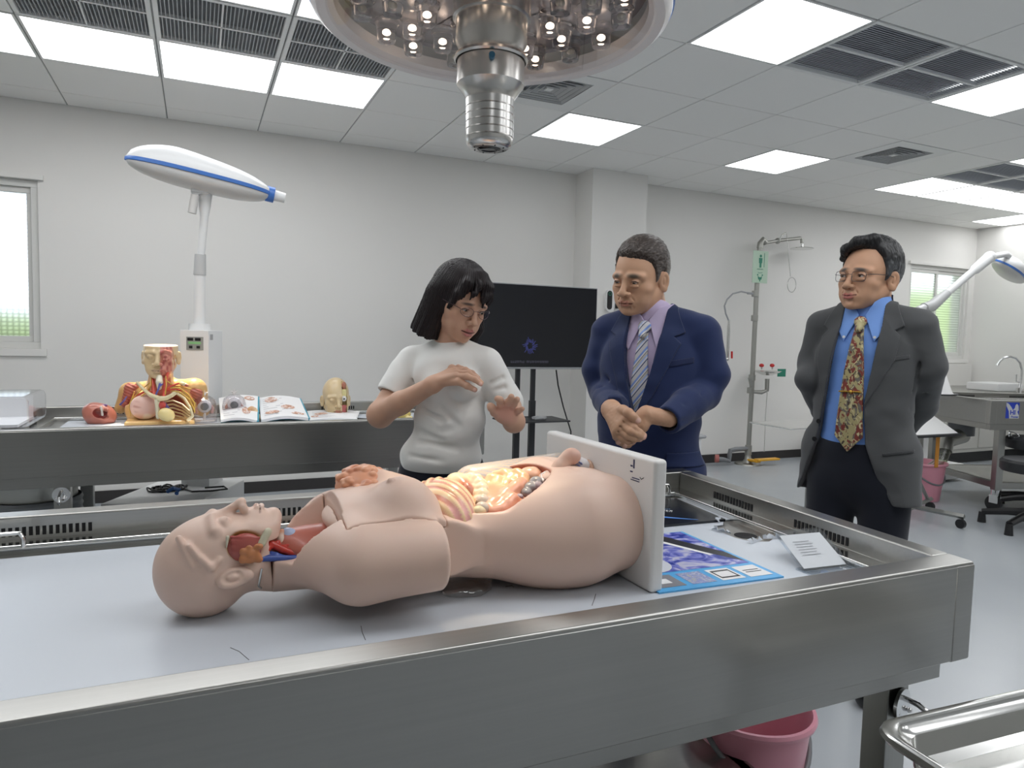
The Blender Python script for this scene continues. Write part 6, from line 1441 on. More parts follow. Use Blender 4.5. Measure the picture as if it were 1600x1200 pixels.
HR.paintf(lambda P: np.clip((.050-P[:, 2])/.05, 0, 1)*np.clip((P[:, 1]+.06)/.05, 0, 1), (.15, .135, .12)); HR.paintf(lambda P: np.clip(vnoise(P*np.array((1, .3, 1), np.float32), 300, 4)-.1, 0, 1)*.7, (.20, .17, .15))
HR.disp(lambda P: strand_noise(P, .0013, 1)); HR.build('hair', .0016, M_HAIR, PN, M=MHN)
# trousers
TRS = Sdf((.012, .020, .062))
def trousers(S, fr, w=1, top=.86, split=.74, sp=.088):
    S.ell(fr(0, 0, .80), (.162*w, .112, .15), fr.R, k=.001)
    for s in (-1, 1): S.chain([fr(s*sp, 0, .74), fr(s*(sp+.004), -.006, .44), fr(s*(sp+.004), .004, .07)], [.088*w, .070*w, .058], k=.03)
    S.fn(lambda P: P[:, 2]-.028, (-9,)*3, (9,)*3, k=.004, t='s'); S.disp(folds(fr, .004, 8, (6, 6, 2)))
trousers(TRS, N); TRS.build('trousers', .006, M_SUIT, PN); shoes(N, PN, M_SHOE)

# ------------------------------------------------ man in the grey jacket
dg = 2.46; GX, GY = aD(1352, 560, dg).x, aD(1352, 560, dg).y
G_ = Frame(GX, GY, -66); R = G_.R
PG = thing('person', 'man with glasses in a grey jacket and leaf-patterned tie, hands behind his back', 'person', (GX, GY, 0))
hG = aD(1358, 433, 2.44); MHG = head_matrix(hG, -86, 0, 3, 1.07); skG = (.56, .32, .20)
Hg = head_sdf(skG, (.42, .14, .12), brow=(.10, .08, .07), eye_open=.0027, age=.45, jaw=1.06, smile=1.0, nose=1.1, brow_w=.006)
neckb = np.array(MHG.inverted() @ Vector(G_(0, .015, 1.33)), np.float32); Hg.cap((0, .020, -.070), neckb, .053, .057, k=.024); Hg.cap((0, .03, -.03), (0, .036, -.09), .050, .050, k=.02)
zg = .085
B2 = suit_base(G_, .95, .98, zg)
gry = (.082, .085, .088)
J2 = Sdf(gry)
J2.ell(G_(0, .004, 1.17), (.172, .118, .19), R, k=.001); J2.ell(G_(0, .0, 1.01), (.162, .124, .21), R, k=.04); J2.ell(G_(0, .01, .86), (.172, .130, .18), R, k=.04)
for s in (-1, 1): J2.cap(G_(s*.045, .014, 1.348), G_(s*.155, .018, 1.310), .050, .054, k=.035)
for x, y in ((-.12, 0), (.12, 0), (0, .03)): J2.cap(G_(x, y, .86), G_(x*1.08, y-.01, .66), .076, .080, k=.05)
eL2 = D_(1438, 632, 2.52); eR2 = D_(1264, 592, 2.56)
J2.chain([G_(.158, .018, 1.305), G_(.188, .030, 1.17), eL2], [.056, .056, .052], k=.018); J2.chain([eL2, D_(1400, 675, 2.60), D_(1370, 680, 2.66)], [.052, .048, .044], k=.015)
J2.chain([G_(-.158, .018, 1.305), G_(-.188, .03, 1.17), eR2], [.054, .052, .048], k=.018); J2.chain([eR2, D_(1290, 640, 2.68), D_(1320, 670, 2.72)], [.048, .046, .042], k=.015)
for a, b in (((1440, 560, 2.33), (1425, 610, 2.35)), ((1452, 590, 2.38), (1440, 640, 2.40)), ((1415, 640, 2.36), (1445, 665, 2.42)), ((1262, 560, 2.46), (1272, 600, 2.46)), ((1258, 590, 2.46), (1266, 640, 2.5))): J2.scap(D_(*a), D_(*b), .004, .002, k=.018)
J2.disp(folds(G_, .0070, 12))
hemf = lambda L: .650+.0*L[:, 0]
J2.fn(lambda P: P[:, 2]-.700, (-9,)*3, (9,)*3, k=.006, t='s')
V2 = [(-.062, 1.495), (.062, 1.495), (.068, 1.355), (.052, 1.185), (.034, 1.045), (.045, 0.905), (.085, 0.785), (.155, 0.665), (-.225, 0.645), (-.175, 0.745), (-.128, 0.885), (-.104, 1.045), (-.088, 1.185), (-.070, 1.355)]
vf2 = poly2(V2)
J2.fn(lambda P: (lambda L: np.maximum(vf2(L[:, 0], L[:, 2]), L[:, 1]-.0))(G_.loc(P)), (-9,)*3, (9,)*3, k=.006, t='s')
J2.sell(G_(0, .01, 1.425), (.070, .066, .085), R, k=.008)
J2.sell(G_(0, .02, .78), (.150, .105, .26), R, k=.004, col=(.02, .02, .022))
jg = J2.build('jacket', .0036, M_SUIT, PG)
for sgn, pts in ((1, [(.062, 1.419), (.092, 1.397), (.130, 1.309), (.104, 1.293), (.124, 1.271), (.112, 1.187), (.070, 1.097), (.036, 1.032), (.052, 1.167), (.066, 1.307)]), (-1, [(.064, 1.419), (.094, 1.397), (.132, 1.309), (.112, 1.293), (.134, 1.271), (.138, 1.187), (.118, 1.077), (.104, 1.032), (.088, 1.167), (.068, 1.307)])): lapel(G_, J2, sgn, pts, jg, (.072, .075, .078))
pbuild('pocket_flap', J2, G_, [(.098, 0.869), (.180, 0.885), (.180, 0.895), (.098, 0.879)], .002, .003, M_SUIT, jg, .0022, (.045, .047, .05))
pbuild('breast_pocket', J2, G_, [(.092, 1.187), (.150, 1.199), (.150, 1.213), (.092, 1.201)], .001, .0022, M_SUIT, jg, .0022, (.07, .073, .076))
for z, x in ((.965, -.120), (.90, -.130)):
    lp_ = G_(x, 0, z); q = Vector(G_(0, -1, 0)-G_(0, 0, 0)); y = -.05
    for yy in np.arange(-.20, -.02, .002):
        if J2.eval(G_(x, yy, z)[None])[0] < 0: y = yy; break
    m = MB(); a = Vector(G_(x, y, z)); m.cyl(a, a+q*.004, .0085); m.build('button', pm('dark_button', (.012, .012, .013), .3) if 'dark_button' not in MATS else MATS['dark_button'], jg)
blu = (.17, .32, .72)
S2 = Sdf(blu); S2.ops += B2.ops; S2.disp(folds(G_, .0035, 21)); S2.fn(lambda P: P[:, 2]-.885, (-9,)*3, (9,)*3, k=.003, t='s'); S2.sell(G_(0, .012, 1.468), (.056, .054, .10), R, k=.004)
sh2 = S2.build('shirt', .0034, M_SHIRT, PG)
NB2 = Sdf(); NB2.ops += B2.ops; NB2.cap(G_(0, .020, 1.28), G_(0, .018, 1.45), .064, .061, k=.02)
for sgn in (-1, 1):
    pbuild('collar', NB2, G_, [(sgn*.010, 1.342), (sgn*.048, 1.253), (sgn*.080, 1.298), (sgn*.074, 1.412), (sgn*.040, 1.402)], .006, .004, M_SHIRT, sh2, .002, (.19, .35, .75))
    p0 = G_(sgn*.049, -.14, 1.268)
    for yy in np.arange(-.16, -.02, .002):
        if NB2.eval(G_(sgn*.049, yy, 1.268)[None])[0] < .010: p0 = G_(sgn*.049, yy, 1.268); break
    m = MB(); q = Vector(G_(0, -1, 0)-G_(0, 0, 0)); m.cyl(Vector(p0), Vector(p0)+q*.003, .0048, n=14); m.build('collar_button', M_WPL, sh2)
CBk = Sdf((.19, .35, .75)); CBk.fn(lambda P: np.maximum.reduce([np.abs(NB2.eval(P)-.006)-.004, 1.342-P[:, 2], P[:, 2]-1.420, .012-G_.loc(P)[:, 1]]), G_(-.12, -.1, 1.25)-.1, G_(.12, .15, 1.42)+.1, k=1e-5); CBk.build('collar_back', .0026, M_SHIRT, sh2)
# leaf-patterned tie
M_TIE2, t, b = nt('leaf_silk'); b.inputs['Roughness'].default_value = .4
tc = t.nodes.new('ShaderNodeTexCoord')
def layer(scale, off, thr, w):
    mpn = t.nodes.new('ShaderNodeMapping'); mpn.inputs['Location'].default_value = off; mpn.inputs['Scale'].default_value = (1, 1, .62); t.links.new(tc.outputs['Object'], mpn.inputs[0]); n = t.nodes.new('ShaderNodeTexNoise'); n.inputs['Scale'].default_value = scale; n.inputs['Detail'].default_value = 1.2; n.inputs['Distortion'].default_value = 1.6; t.links.new(mpn.outputs[0], n.inputs['Vector'])
    r = t.nodes.new('ShaderNodeValToRGB'); r.color_ramp.elements[0].position = thr; r.color_ramp.elements[1].position = thr+w; t.links.new(n.outputs['Fac'], r.inputs[0]); return r
base = (.22, .045, .035, 1); prev = None
for scale, off, thr, w, col in ((26, (0, 0, 0), .52, .03, (.17, .155, .13, 1)), (38, (3, 1, 2), .50, .02, (.44, .38, .19, 1)), (60, (5, 5, 1), .60, .03, (.62, .56, .32, 1)), (52, (9, 2, 4), .63, .02, (.07, .05, .04, 1))):
    r = layer(scale, off, thr, w); mx = t.nodes.new('ShaderNodeMixRGB'); t.links.new(r.outputs[0], mx.inputs[0]); mx.inputs[2].default_value = col
    if prev is None: mx.inputs[1].default_value = base
    else: t.links.new(prev.outputs[0], mx.inputs[1])
    prev = mx
t.links.new(prev.outputs[0], b.inputs['Base Color'])
tie2 = pbuild('tie', S2, G_, [(-.013, 1.310), (.013, 1.310), (.028, 1.15), (.036, .925), (-.010, .872), (-.056, .925), (-.036, 1.15)], .010, .005, M_TIE2, PG, .0022)
K = Sdf(); K.ell(G_(0, -.084, 1.322), (.021, .013, .018), R, k=.001); K.cap(G_(0, -.087, 1.318), G_(0, -.104, 1.295), .014, .012, k=.01); K.build('tie_knot', .002, M_TIE2, tie2)
cl_ = None
for yy in np.arange(-.2, -.02, .002):
    if S2.eval(G_(-.01, yy, 1.08)[None])[0] < .018: cl_ = yy; break
m = MB(); m.tube([G_(-.045, cl_-.001, 1.08), G_(.026, cl_-.001, 1.082)], .003, n=8); m.sph(G_(-.006, cl_-.004, 1.081), .0065, 12); m.build('tie_clip', pm('brass', (.62, .38, .08), .25, 1), tie2)
TR2 = Sdf((.010, .012, .020)); trousers(TR2, G_, 1.0); TR2.ell(G_(0, 0, .875), (.152, .108, .07), R, k=.03); TR2.build('trousers', .005, M_SUIT, PG); shoes(G_, PG, M_SHOE)
HG_ = Sdf(skG); a = D_(1330, 672, 2.70); HG_.cap(D_(1320, 670, 2.72), a, .028, .030, k=.01); HG_.cap(D_(1372, 680, 2.66), D_(1345, 684, 2.69), .028, .026, k=.01)
for i in range(4): finger(HG_, [D_(1345, 678+i*5, 2.70), D_(1335, 684+i*5, 2.71), D_(1328, 690+i*5, 2.70)], .010, .008)
finger(HG_, [D_(1340, 672, 2.69), D_(1350, 664, 2.70), D_(1356, 660, 2.70)], .011, .009)
body_mesh('body', PG, [(Hg, .0019, MHG), (HG_, .0025, None), (core(G_, zg, (G_(.150, .018, 1.28), G_(-.150, .018, 1.28)), (eL2, eR2), (D_(1370, 680, 2.66), D_(1320, 670, 2.72)), skG), .006, None)])
eyeballs(MHG, PG, look=(-.25, 0))
glasses(MHG, PG, pm('spectacle_metal', (.12, .11, .11), .3, .8), w=.0215, h=.0165, square=1, thick=.0009)
HR = short_hair((.014, .014, .015), [(-180, -.062), (-130, -.055), (-112, -.034), (-104, .014), (-88, .016), (-82, -.014), (-74, -.016), (-68, .020), (-60, .045), (-30, .080), (10, .088), (45, .085), (62, .062), (72, .025), (76, -.014), (84, -.012), (88, .016), (104, .014), (112, -.034), (130, -.055), (180, -.062)], .012)
HR.chain([(.035, -.045, .118), (.0, -.078, .108), (-.040, -.078, .086), (-.064, -.058, .055)], [.018, .015, .012, .008], k=.016)
HR.paintf(lambda P: np.clip((.062-P[:, 2])/.04, 0, 1)*.9, (.075, .080, .085)); HR.paintf(lambda P: np.clip(vnoise(P*np.array((1, .5, .3), np.float32), 280, 4)-.15, 0, 1)*.9*np.clip((.075-P[:, 2])/.04, .15, 1), (.26, .27, .28))
HR.disp(lambda P: strand_noise(P[:, [1, 2, 0]], .0012, 6)); HR.build('hair', .0016, M_HAIR, PG, M=MHG)

# ------------------------------------------------ woman in the white top
dw = 2.12; WX_, WY_ = aD(700, 620, dw).x, aD(700, 620, dw).y
Wm = Frame(WX_, WY_, -12); R = Wm.R
PW = thing('person', 'woman with bobbed dark hair, glasses and white short-sleeved top, gesturing with both hands', 'person', (WX_, WY_, 0))
hW = aD(717, 472, 2.09); MHW = head_matrix(hW, 17, 20, 6, .95); skW = (.60, .36, .25)
Hw = head_sdf(skW, (.50, .19, .17), brow=(.09, .06, .05), eye_open=.0030, mouth_open=.0045, jaw=.90, nose=.92, brow_w=.0048)
Hw.paint((0, -.094, -.069), (.010, .008, .0035), (.12, .04, .04), .4)
zt = lambda px, py, d=dw: D_(px, py, d)
nb3 = zt(703, 530, 2.12); neckb = np.array(MHW.inverted() @ Vector(nb3), np.float32); Hw.cap((0, .020, -.065), neckb, .047, .050, k=.02); Hw.cap((0, .03, -.03), (0, .036, -.09), .046, .046, k=.02)
wht = (.86, .86, .83)
def whc(px, py, d=dw): return D_(px, py, d)
Tp = Sdf(wht)
Tp.ell(whc(706, 588), (.118, .088, .100), R, k=.001); Tp.ell(whc(703, 655), (.112, .088, .090), R, k=.05); Tp.ell(whc(690, 712, 2.14), (.125, .100, .085), R, k=.05)
Tp.cap(whc(703, 545, 2.13), whc(650, 562, 2.15), .044, .044, k=.03); Tp.cap(whc(703, 545, 2.13), whc(757, 566, 2.10), .044, .042, k=.03)
for px, d in ((683, 2.05), (729, 2.03)): Tp.ell(whc(px, 603, d), (.040, .038, .040), R, k=.03)
shR, elR, wrR = whc(645, 566, 2.16), whc(594, 648, 2.10), whc(676, 601, 1.99)
shL, elL = whc(762, 572, 2.10), whc(797, 632, 2.12)
# sleeves
slR = shR*.42+elR*.58; slL = shL*.05+elL*.95
Tp.cap(shR, slR, .050, .050, k=.02); Tp.cap(shL, slL, .048, .047, k=.02)
dR = (elR-shR)/np.linalg.norm(elR-shR); dL = (elL-shL)/np.linalg.norm(elL-shL)
Tp.fn(lambda P: np.maximum(-((P-slR)@dR-.012), np.sqrt(((P-slR)**2).sum(1))-.075), (-9,)*3, (9,)*3, k=.003, t='s')
Tp.scap(slR, slR+dR*.08, .040, .042, k=.002)
for a, b, r in (((655, 690, 2.06), (735, 705, 2.04), .004), ((648, 672, 2.07), (690, 688, 2.04), .004), ((690, 676, 2.03), (742, 660, 2.03), .004), ((640, 712, 2.06), (700, 722, 2.03), .004), ((690, 640, 2.035), (720, 668, 2.03), .003), ((660, 640, 2.06), (690, 655, 2.04), .003),
                ((642, 575, 2.12), (650, 600, 2.10), .003), ((770, 600, 2.06), (785, 590, 2.07), .003), ((768, 612, 2.06), (788, 606, 2.07), .003), ((725, 690, 2.02), (750, 715, 2.04), .004)): Tp.scap(D_(*a), D_(*b), r, r*.6, k=.018)
Tp.disp(folds(Wm, .0060, 31, (6, 6, 7)))
hem0 = whc(688, 737, 2.1)[2]
Tp.fn(lambda P: P[:, 2]-hem0+.015*(Wm.loc(P)[:, 0]), (-9,)*3, (9,)*3, k=.006, t='s')
Tp.sell(whc(704, 514, 2.115), (.068, .060, .040), R, k=.004)
tp = Tp.build('top', .0030, M_KNIT, PW)
# arms and hands
A = Sdf(skW)
A.chain([shR*.4+elR*.6, elR], [.037, .034], k=.02); A.ell(elR, (.036, .034, .036), k=.02); A.chain([elR, elR*.6+wrR*.4, wrR], [.035, .033, .0235], k=.015)
# right hand, palm down, fingers pointing right
k1 = [whc(712, 588, 1.955), whc(713, 583, 1.985), whc(711, 580, 2.01), whc(706, 578, 2.03)]
for q, rr in zip(k1, (.0125, .0122, .0118, .0108)): A.cap(wrR, q, .0195, rr, k=.012)
finger(A, [k1[0], whc(729, 588, 1.935), whc(742, 593, 1.925), whc(751, 600, 1.92)], .0098, .0068, nail=TOCAM)
finger(A, [k1[1], whc(732, 583, 1.965), whc(743, 590, 1.955), whc(752, 598, 1.95)], .0096, .0068)
finger(A, [k1[2], whc(727, 578, 1.995), whc(738, 583, 1.99), whc(747, 590, 1.985)], .0092, .0066)
finger(A, [k1[3], whc(716, 574, 2.02), whc(722, 576, 2.02), whc(729, 580, 2.02)], .0082, .0060)
finger(A, [whc(694, 597, 1.975), whc(717, 596, 1.945), whc(730, 603, 1.935), whc(742, 609, 1.93)], .0125, .0072, nail=TOCAM)
A.ell(whc(706, 573, 2.03), (.009, .008, .007), k=.01)
# left hand, palm to the viewer, fingers spread
wrL = whc(803, 659, 1.93); A.chain([elL, wrL], [.034, .030], k=.01); A.ell(wrL+TOCAM*-.0, (.026, .026, .026), k=.012)
pc_ = whc(791, 645, 1.90); A.ell(pc_, (.034, .018, .030), R, k=.015); A.cap(wrL, pc_, .027, .024, k=.012); A.cap(whc(780, 645, 1.895), whc(797, 656, 1.90), .015, .018, k=.012)
finger(A, [whc(783, 640, 1.895), whc(782, 630, 1.875), whc(781, 625, 1.865), whc(777, 623, 1.862)], .0105, .0085)
finger(A, [whc(790, 637, 1.895), whc(795, 628, 1.870), whc(799, 620, 1.855)], .0104, .0084)
finger(A, [whc(797, 640, 1.895), whc(803, 631, 1.875), whc(808, 624, 1.86)], .0100, .0080)
finger(A, [whc(801, 648, 1.90), whc(810, 642, 1.885), whc(816, 639, 1.88)], .0092, .0068)
finger(A, [whc(782, 652, 1.90), whc(773, 644, 1.885), whc(768, 637, 1.875), whc(766, 634, 1.875)], .0130, .0092)
A.paint(pc_+TOCAM*.02, (.03, .03, .03), (.62, .33, .25), .5)
body_mesh('body', PW, [(Hw, .0018, MHW), (A, .0017, None), (core(Wm, -.08, (shR, shL), (elR, elL), (wrR*.1+elR*.9, wrL*.1+elL*.9), skW, .8), .006, None)])
eyeballs(MHW, PW, look=(.1, -.35))
glasses(MHW, PW, pm('spectacle_frame_plum', (.10, .06, .07), .3, .6), w=.0220, h=.0140, thick=.0008)
# bobbed hair
HB = Sdf((.012, .008, .009))
HB.ell((0, .014, .040), (.0860, .1050, .0960), k=.001); HB.cap((-.052, .020, .02), (-.066, .022, -.120), .040, .040, k=.02); HB.cap((.052, .020, .02), (.066, .010, -.120), .038, .036, k=.02); HB.cap((0, .065, .02), (0, .070, -.115), .050, .048, k=.03)
HB.cap((-.045, .05, 0), (-.055, .055, -.118), .045, .045, k=.02); HB.cap((.045, .05, 0), (.055, .05, -.118), .045, .045, k=.02)
HB.sell((0, -.070, -.055), (.062, .090, .105), k=.006); HB.sell((0, -.10, .02), (.052, .050, .050), k=.006)
HB.fn(lambda P: P[:, 2]+.132-.05*P[:, 1], (-1,)*3, (1,)*3, k=.002, t='s')
HB.sell((0, .0, -.075), (.048, .070, .085), k=.006)
HB.chain([(.064, .0, .04), (.074, -.020, -.02), (.078, -.032, -.070), (.078, -.036, -.126)], [.016, .019, .020, .013], k=.012)
# fringe locks
for pts, r in (([(.012, -.050, .110), (.010, -.086, .086), (.012, -.099, .050), (.014, -.103, .020)], [.009, .009, .007, .003]), ([(-.02, -.050, .100), (-.045, -.070, .078), (-.062, -.066, .040), (-.070, -.052, -.01)], [.010, .010, .009, .006]),
               ([(.03, -.05, .100), (.046, -.068, .078), (.060, -.064, .04), (.067, -.050, 0)], [.010, .010, .010, .007]), ([(.0, -.055, .11), (-.010, -.090, .082), (-.024, -.096, .055), (-.034, -.094, .034)], [.006, .004, .003, .0012]), ([(.02, -.055, .105), (.026, -.086, .080), (.031, -.095, .055), (.034, -.096, .028)], [.008, .007, .005, .002])): HB.chain(pts, r, k=.018)
def hstr(P):
    a = np.arctan2(P[:, 0], -(P[:, 1]-.02)); return .0011*np.sin(a*95+3*vnoise(P, 14, 3))+.0009*vnoise(np.stack([a*60, P[:, 2]*6, a*0], -1), 1, 8)
HB.disp(hstr); HB.disp(lambda P: .0035*np.sin(np.arctan2(P[:, 0], -(P[:, 1]-.02))*22+2*vnoise(P, 10, 3))*np.clip((-P[:, 2]-.02)/.10, 0, 1)*.5)
HB.build('hair', .0018, M_HAIR, PW, M=MHW)
TW = Sdf((.010, .012, .022)); TW.ell(Wm(-.01, .03, .80), (.135, .10, .14), R, k=.001)
for s in (-1, 1): TW.chain([Wm(s*.07, .03, .72), Wm(s*.075, .02, .42), Wm(s*.078, .03, .07)], [.082, .062, .05], k=.03)
TW.fn(lambda P: P[:, 2]-.028, (-9,)*3, (9,)*3, k=.004, t='s'); TW.disp(folds(Wm, .004, 40, (6, 6, 2))); TW.build('trousers', .005, M_SUIT, PW); shoes(Wm, PW, M_SHOE, .078)
# ================================================================ ANATOMICAL MODELS on the back table
def px_(ox, oy, k): return lambda x, y, d: D_h(ox+x/k, oy+y/k, d)
def D_h(px, py, d): return np.array(aD(px, py, d), np.float32)
def tubes2(name, chains, col, parent, vox=.0022, k=.002, mat=None):
    g = Sdf(col)
    for pts, rr in chains: g.chain([D_h(*p) for p in pts], rr, k=k)
    return g.build(name, vox, mat or M_ORG, parent)
OCH, MUS, MUD, BON = (.66, .40, .15), (.42, .12, .08), (.25, .05, .035), (.72, .62, .38)
def set_on(o_list, z):                                             # nothing below the sheet
    pass
BU = thing('anatomy_bust', 'anatomy bust with dissected face and open chest on the back table', 'anatomical model', (-.14, 3.60, .80))
db = 3.26; Z2 = .7966
hb = aD(251, 555, 3.24); MHB = head_matrix(hb, -6, 2, 0, .98)
Hb = head_sdf((.70, .52, .30), (.62, .42, .26), closed=True, nose=1.15)
Hb.cap((0, .02, -.06), (0, .02, -.16), .050, .052, k=.02)
Hb.fn(lambda P: .047-P[:, 2], (-1,)*3, (1,)*3, k=.002, t='s')
Hb.sell((.066, -.030, -.020), (.016, .030, .024), k=.004)
for i in range(5): Hb.cap((.040+.004*i, -.078+.010*i, -.020-.004*i), (.045+.003*i, -.060+.010*i, -.070), .0030, .0026, k=.003)
Hb.chain([(.020, -.088, .022), (.032, -.088, .028), (.048, -.076, .022), (.052, -.070, .002), (.044, -.080, -.014), (.026, -.090, -.014)], .0042, k=.004)
Hb.paintf(lambda P: np.clip((P[:, 0]-.010)/.003, 0, 1)*np.clip((.062-np.abs(P[:, 0]))/.006, 0, 1)*np.clip((-P[:, 1]-.01)/.01, 0, 1), (.62, .24, .17))
Hb.paintf(lambda P: np.clip((P[:, 0]-.010)/.003, 0, 1)*np.clip(vnoise(P*np.array((1, 1, .4), np.float32), 130, 3)*2, 0, 1)*np.clip((.066-P[:, 0])/.006, 0, 1), (.42, .10, .08))
Hb.paintf(lambda P: np.clip((-P[:, 2]-.100)/.008, 0, 1)*np.clip((-np.abs(P[:, 0])+.046)/.006, 0, 1)*np.clip((-P[:, 1]+.02)/.02, 0, 1), (.50, .12, .08))
Hb.paintf(lambda P: np.clip((P[:, 2]-.043)/.003, 0, 1), (.75, .55, .42))
Hb.build('head', .0024, M_ORG, BU, M=MHB)
# back and shoulder shell, hollow
Sb = Sdf(OCH)
Sb.ell(D_h(251, 640, 3.30), (.150, .085, .105), k=.001); Sb.cap(D_h(251, 606, 3.33), D_h(203, 612, 3.33), .040, .042, k=.03); Sb.cap(D_h(251, 606, 3.33), D_h(304, 609, 3.33), .042, .052, k=.03)
Sb.cap(D_h(202, 612, 3.33), D_h(188, 638, 3.32), .040, .026, k=.02); Sb.cap(D_h(304, 609, 3.33), D_h(317, 640, 3.34), .052, .034, k=.02); Sb.cap(D_h(251, 612, 3.31), D_h(251, 585, 3.30), .058, .050, k=.03)
Sb.sell(D_h(251, 640, 3.21), (.128, .085, .095), k=.006, col=MUD); Sb.sell(D_h(251, 612, 3.22), (.085, .070, .045), k=.008, col=MUD)
Sb.sell(D_h(203, 618, 3.245), (.038, .050, .050), k=.004, col=MUS); Sb.sell(D_h(303, 616, 3.24), (.045, .050, .048), k=.004, col=MUS)
Sb.box(D_h(251, 660, 3.22)+np.array((0, .02, 0), np.float32), (.145, .075, .013), .012, k=.01, col=(.78, .50, .20))
Sb.fn(lambda P: P[:, 2]-Z2, (-9,)*3, (9,)*3, k=.001, t='s'); Sb.build('shoulder_shell', .003, M_ORG, BU)
for caps in (((203, 607, 3.305, 196, 632, 3.30, .027, .018), (214, 604, 3.30, 198, 624, 3.30, .016, .014)), ((298, 606, 3.31, 317, 634, 3.32, .034, .022), (290, 604, 3.30, 308, 614, 3.30, .022, .026))):
    g = Sdf(MUS)
    for a0, a1, a2, b0, b1_, b2_, r0, r1 in caps: g.cap(D_h(a0, a1, a2), D_h(b0, b1_, b2_), r0, r1, k=.01)
    g.disp(lambda P: .0012*np.sin(P[:, 2]*420+P[:, 0]*200)); g.build('shoulder_muscle', .0024, M_ORG, BU)
g = Sdf((.78, .50, .42)); g.ell(D_h(226, 636, 3.20), (.060, .040, .058), k=.001)
for i in range(4): g.scap(D_h(208+i, 626+i*9, 3.155), D_h(238, 632+i*9, 3.15), .0022, k=.006, col=(.40, .12, .09))
g.paintf(lambda P: np.clip(vnoise(P, 26, 5)*2, 0, 1), (.85, .72, .60)); g.fn(lambda P: P[:, 2]-Z2-.012, (-9,)*3, (9,)*3, k=.001, t='s'); g.build('rib_muscle', .0022, M_ORG, BU)
tubes2('clavicle', [([(215, 598, 3.19), (224, 608, 3.17), (235, 617, 3.15), (245, 621, 3.145)], [.007, .007, .009, .011]), ([(276, 612, 3.17), (268, 618, 3.155), (260, 622, 3.15), (250, 623, 3.145)], [.010, .009, .010, .012]), ([(284, 599, 3.19), (287, 600, 3.17)], [.009, .008])], BON, BU)
tubes2('sternum', [([(246, 622, 3.15), (246, 635, 3.15), (247, 652, 3.155)], [.013, .010, .009])], (.76, .70, .50), BU)
for i in range(6): tubes2('rib', [([(256, 628+i*5.5, 3.24), (270, 626+i*5.6, 3.25), (285, 632+i*5, 3.24), (296, 642+i*3.8, 3.20)], [.004, .0045, .0045, .004])], (.60, .45, .24), BU, k=.001)
tubes2('cartilage_edge', [([(276, 614, 3.17), (288, 622, 3.15), (297, 636, 3.14), (301, 650, 3.14), (294, 656, 3.15)], [.006, .005, .005, .006, .007])], (.74, .62, .38), BU)
g = Sdf((.62, .08, .07)); g.ell(D_h(253, 633, 3.16), (.016, .018, .018), k=.001); g.cap(D_h(256, 630, 3.17), D_h(262, 637, 3.17), .008, .007, k=.004, col=(.10, .08, .35)); g.cap(D_h(250, 628, 3.16), D_h(251, 622, 3.17), .007, .007, k=.004); g.build('great_vessels', .002, M_ORG, BU)
g = Sdf((.82, .66, .30)); g.ell(D_h(260, 648, 3.15), (.036, .030, .030), rotm(ry=25), k=.001); g.fn(lambda P: P[:, 2]-Z2-.010, (-9,)*3, (9,)*3, k=.001, t='s'); g.build('heart', .002, M_ORG, BU)
tubes2('larynx', [([(249, 590, 3.165), (249, 597, 3.155), (249, 606, 3.16)], [.013, .015, .010])], (.78, .72, .55), BU)
tubes2('blue_vein', [([(250, 600, 3.14), (247, 609, 3.14), (244, 616, 3.145)], [.005, .004, .004]), ([(251, 603, 3.14), (254, 600, 3.14)], [.003, .003]), ([(188, 632, 3.26), (194, 626, 3.245), (198, 620, 3.24)], [.005, .004, .003])], (.12, .12, .42), BU)
tubes2('neck_artery', [([(256, 622, 3.15), (257, 608, 3.16), (260, 592, 3.18), (262, 583, 3.19)], [.008, .007, .006, .006]), ([(241, 617, 3.15), (240, 604, 3.17), (238, 590, 3.19)], [.007, .007, .006]), ([(258, 611, 3.16), (268, 603, 3.16), (279, 599, 3.17)], [.006, .005, .004]), ([(262, 610, 3.16), (275, 608, 3.16), (290, 612, 3.18), (300, 622, 3.2)], [.005, .004, .004, .003]), ([(238, 612, 3.17), (226, 612, 3.18), (214, 618, 3.19), (206, 628, 3.2)], [.005]*4)], (.62, .07, .04), BU)
tubes2('yellow_nerve', [([(236, 588, 3.18), (236, 602, 3.17), (228, 614, 3.175), (214, 624, 3.18), (204, 634, 3.19), (206, 646, 3.2)], [.003]*6), ([(234, 598, 3.18), (222, 608, 3.18), (208, 622, 3.19), (203, 630, 3.2)], [.0028]*4), ([(259, 588, 3.17), (260, 602, 3.155), (258, 616, 3.15)], [.0028]*3), ([(264, 606, 3.16), (280, 606, 3.16), (294, 616, 3.17), (304, 630, 3.18), (304, 644, 3.19)], [.0034]*5), ([(266, 610, 3.16), (282, 613, 3.16), (296, 624, 3.17), (303, 640, 3.18)], [.003]*4), ([(262, 596, 3.17), (270, 602, 3.18), (284, 604, 3.18), (298, 608, 3.2)], [.003]*4), ([(210, 612, 3.19), (202, 634, 3.2), (204, 650, 3.21)], [.003]*3)], (.66, .42, .08), BU)
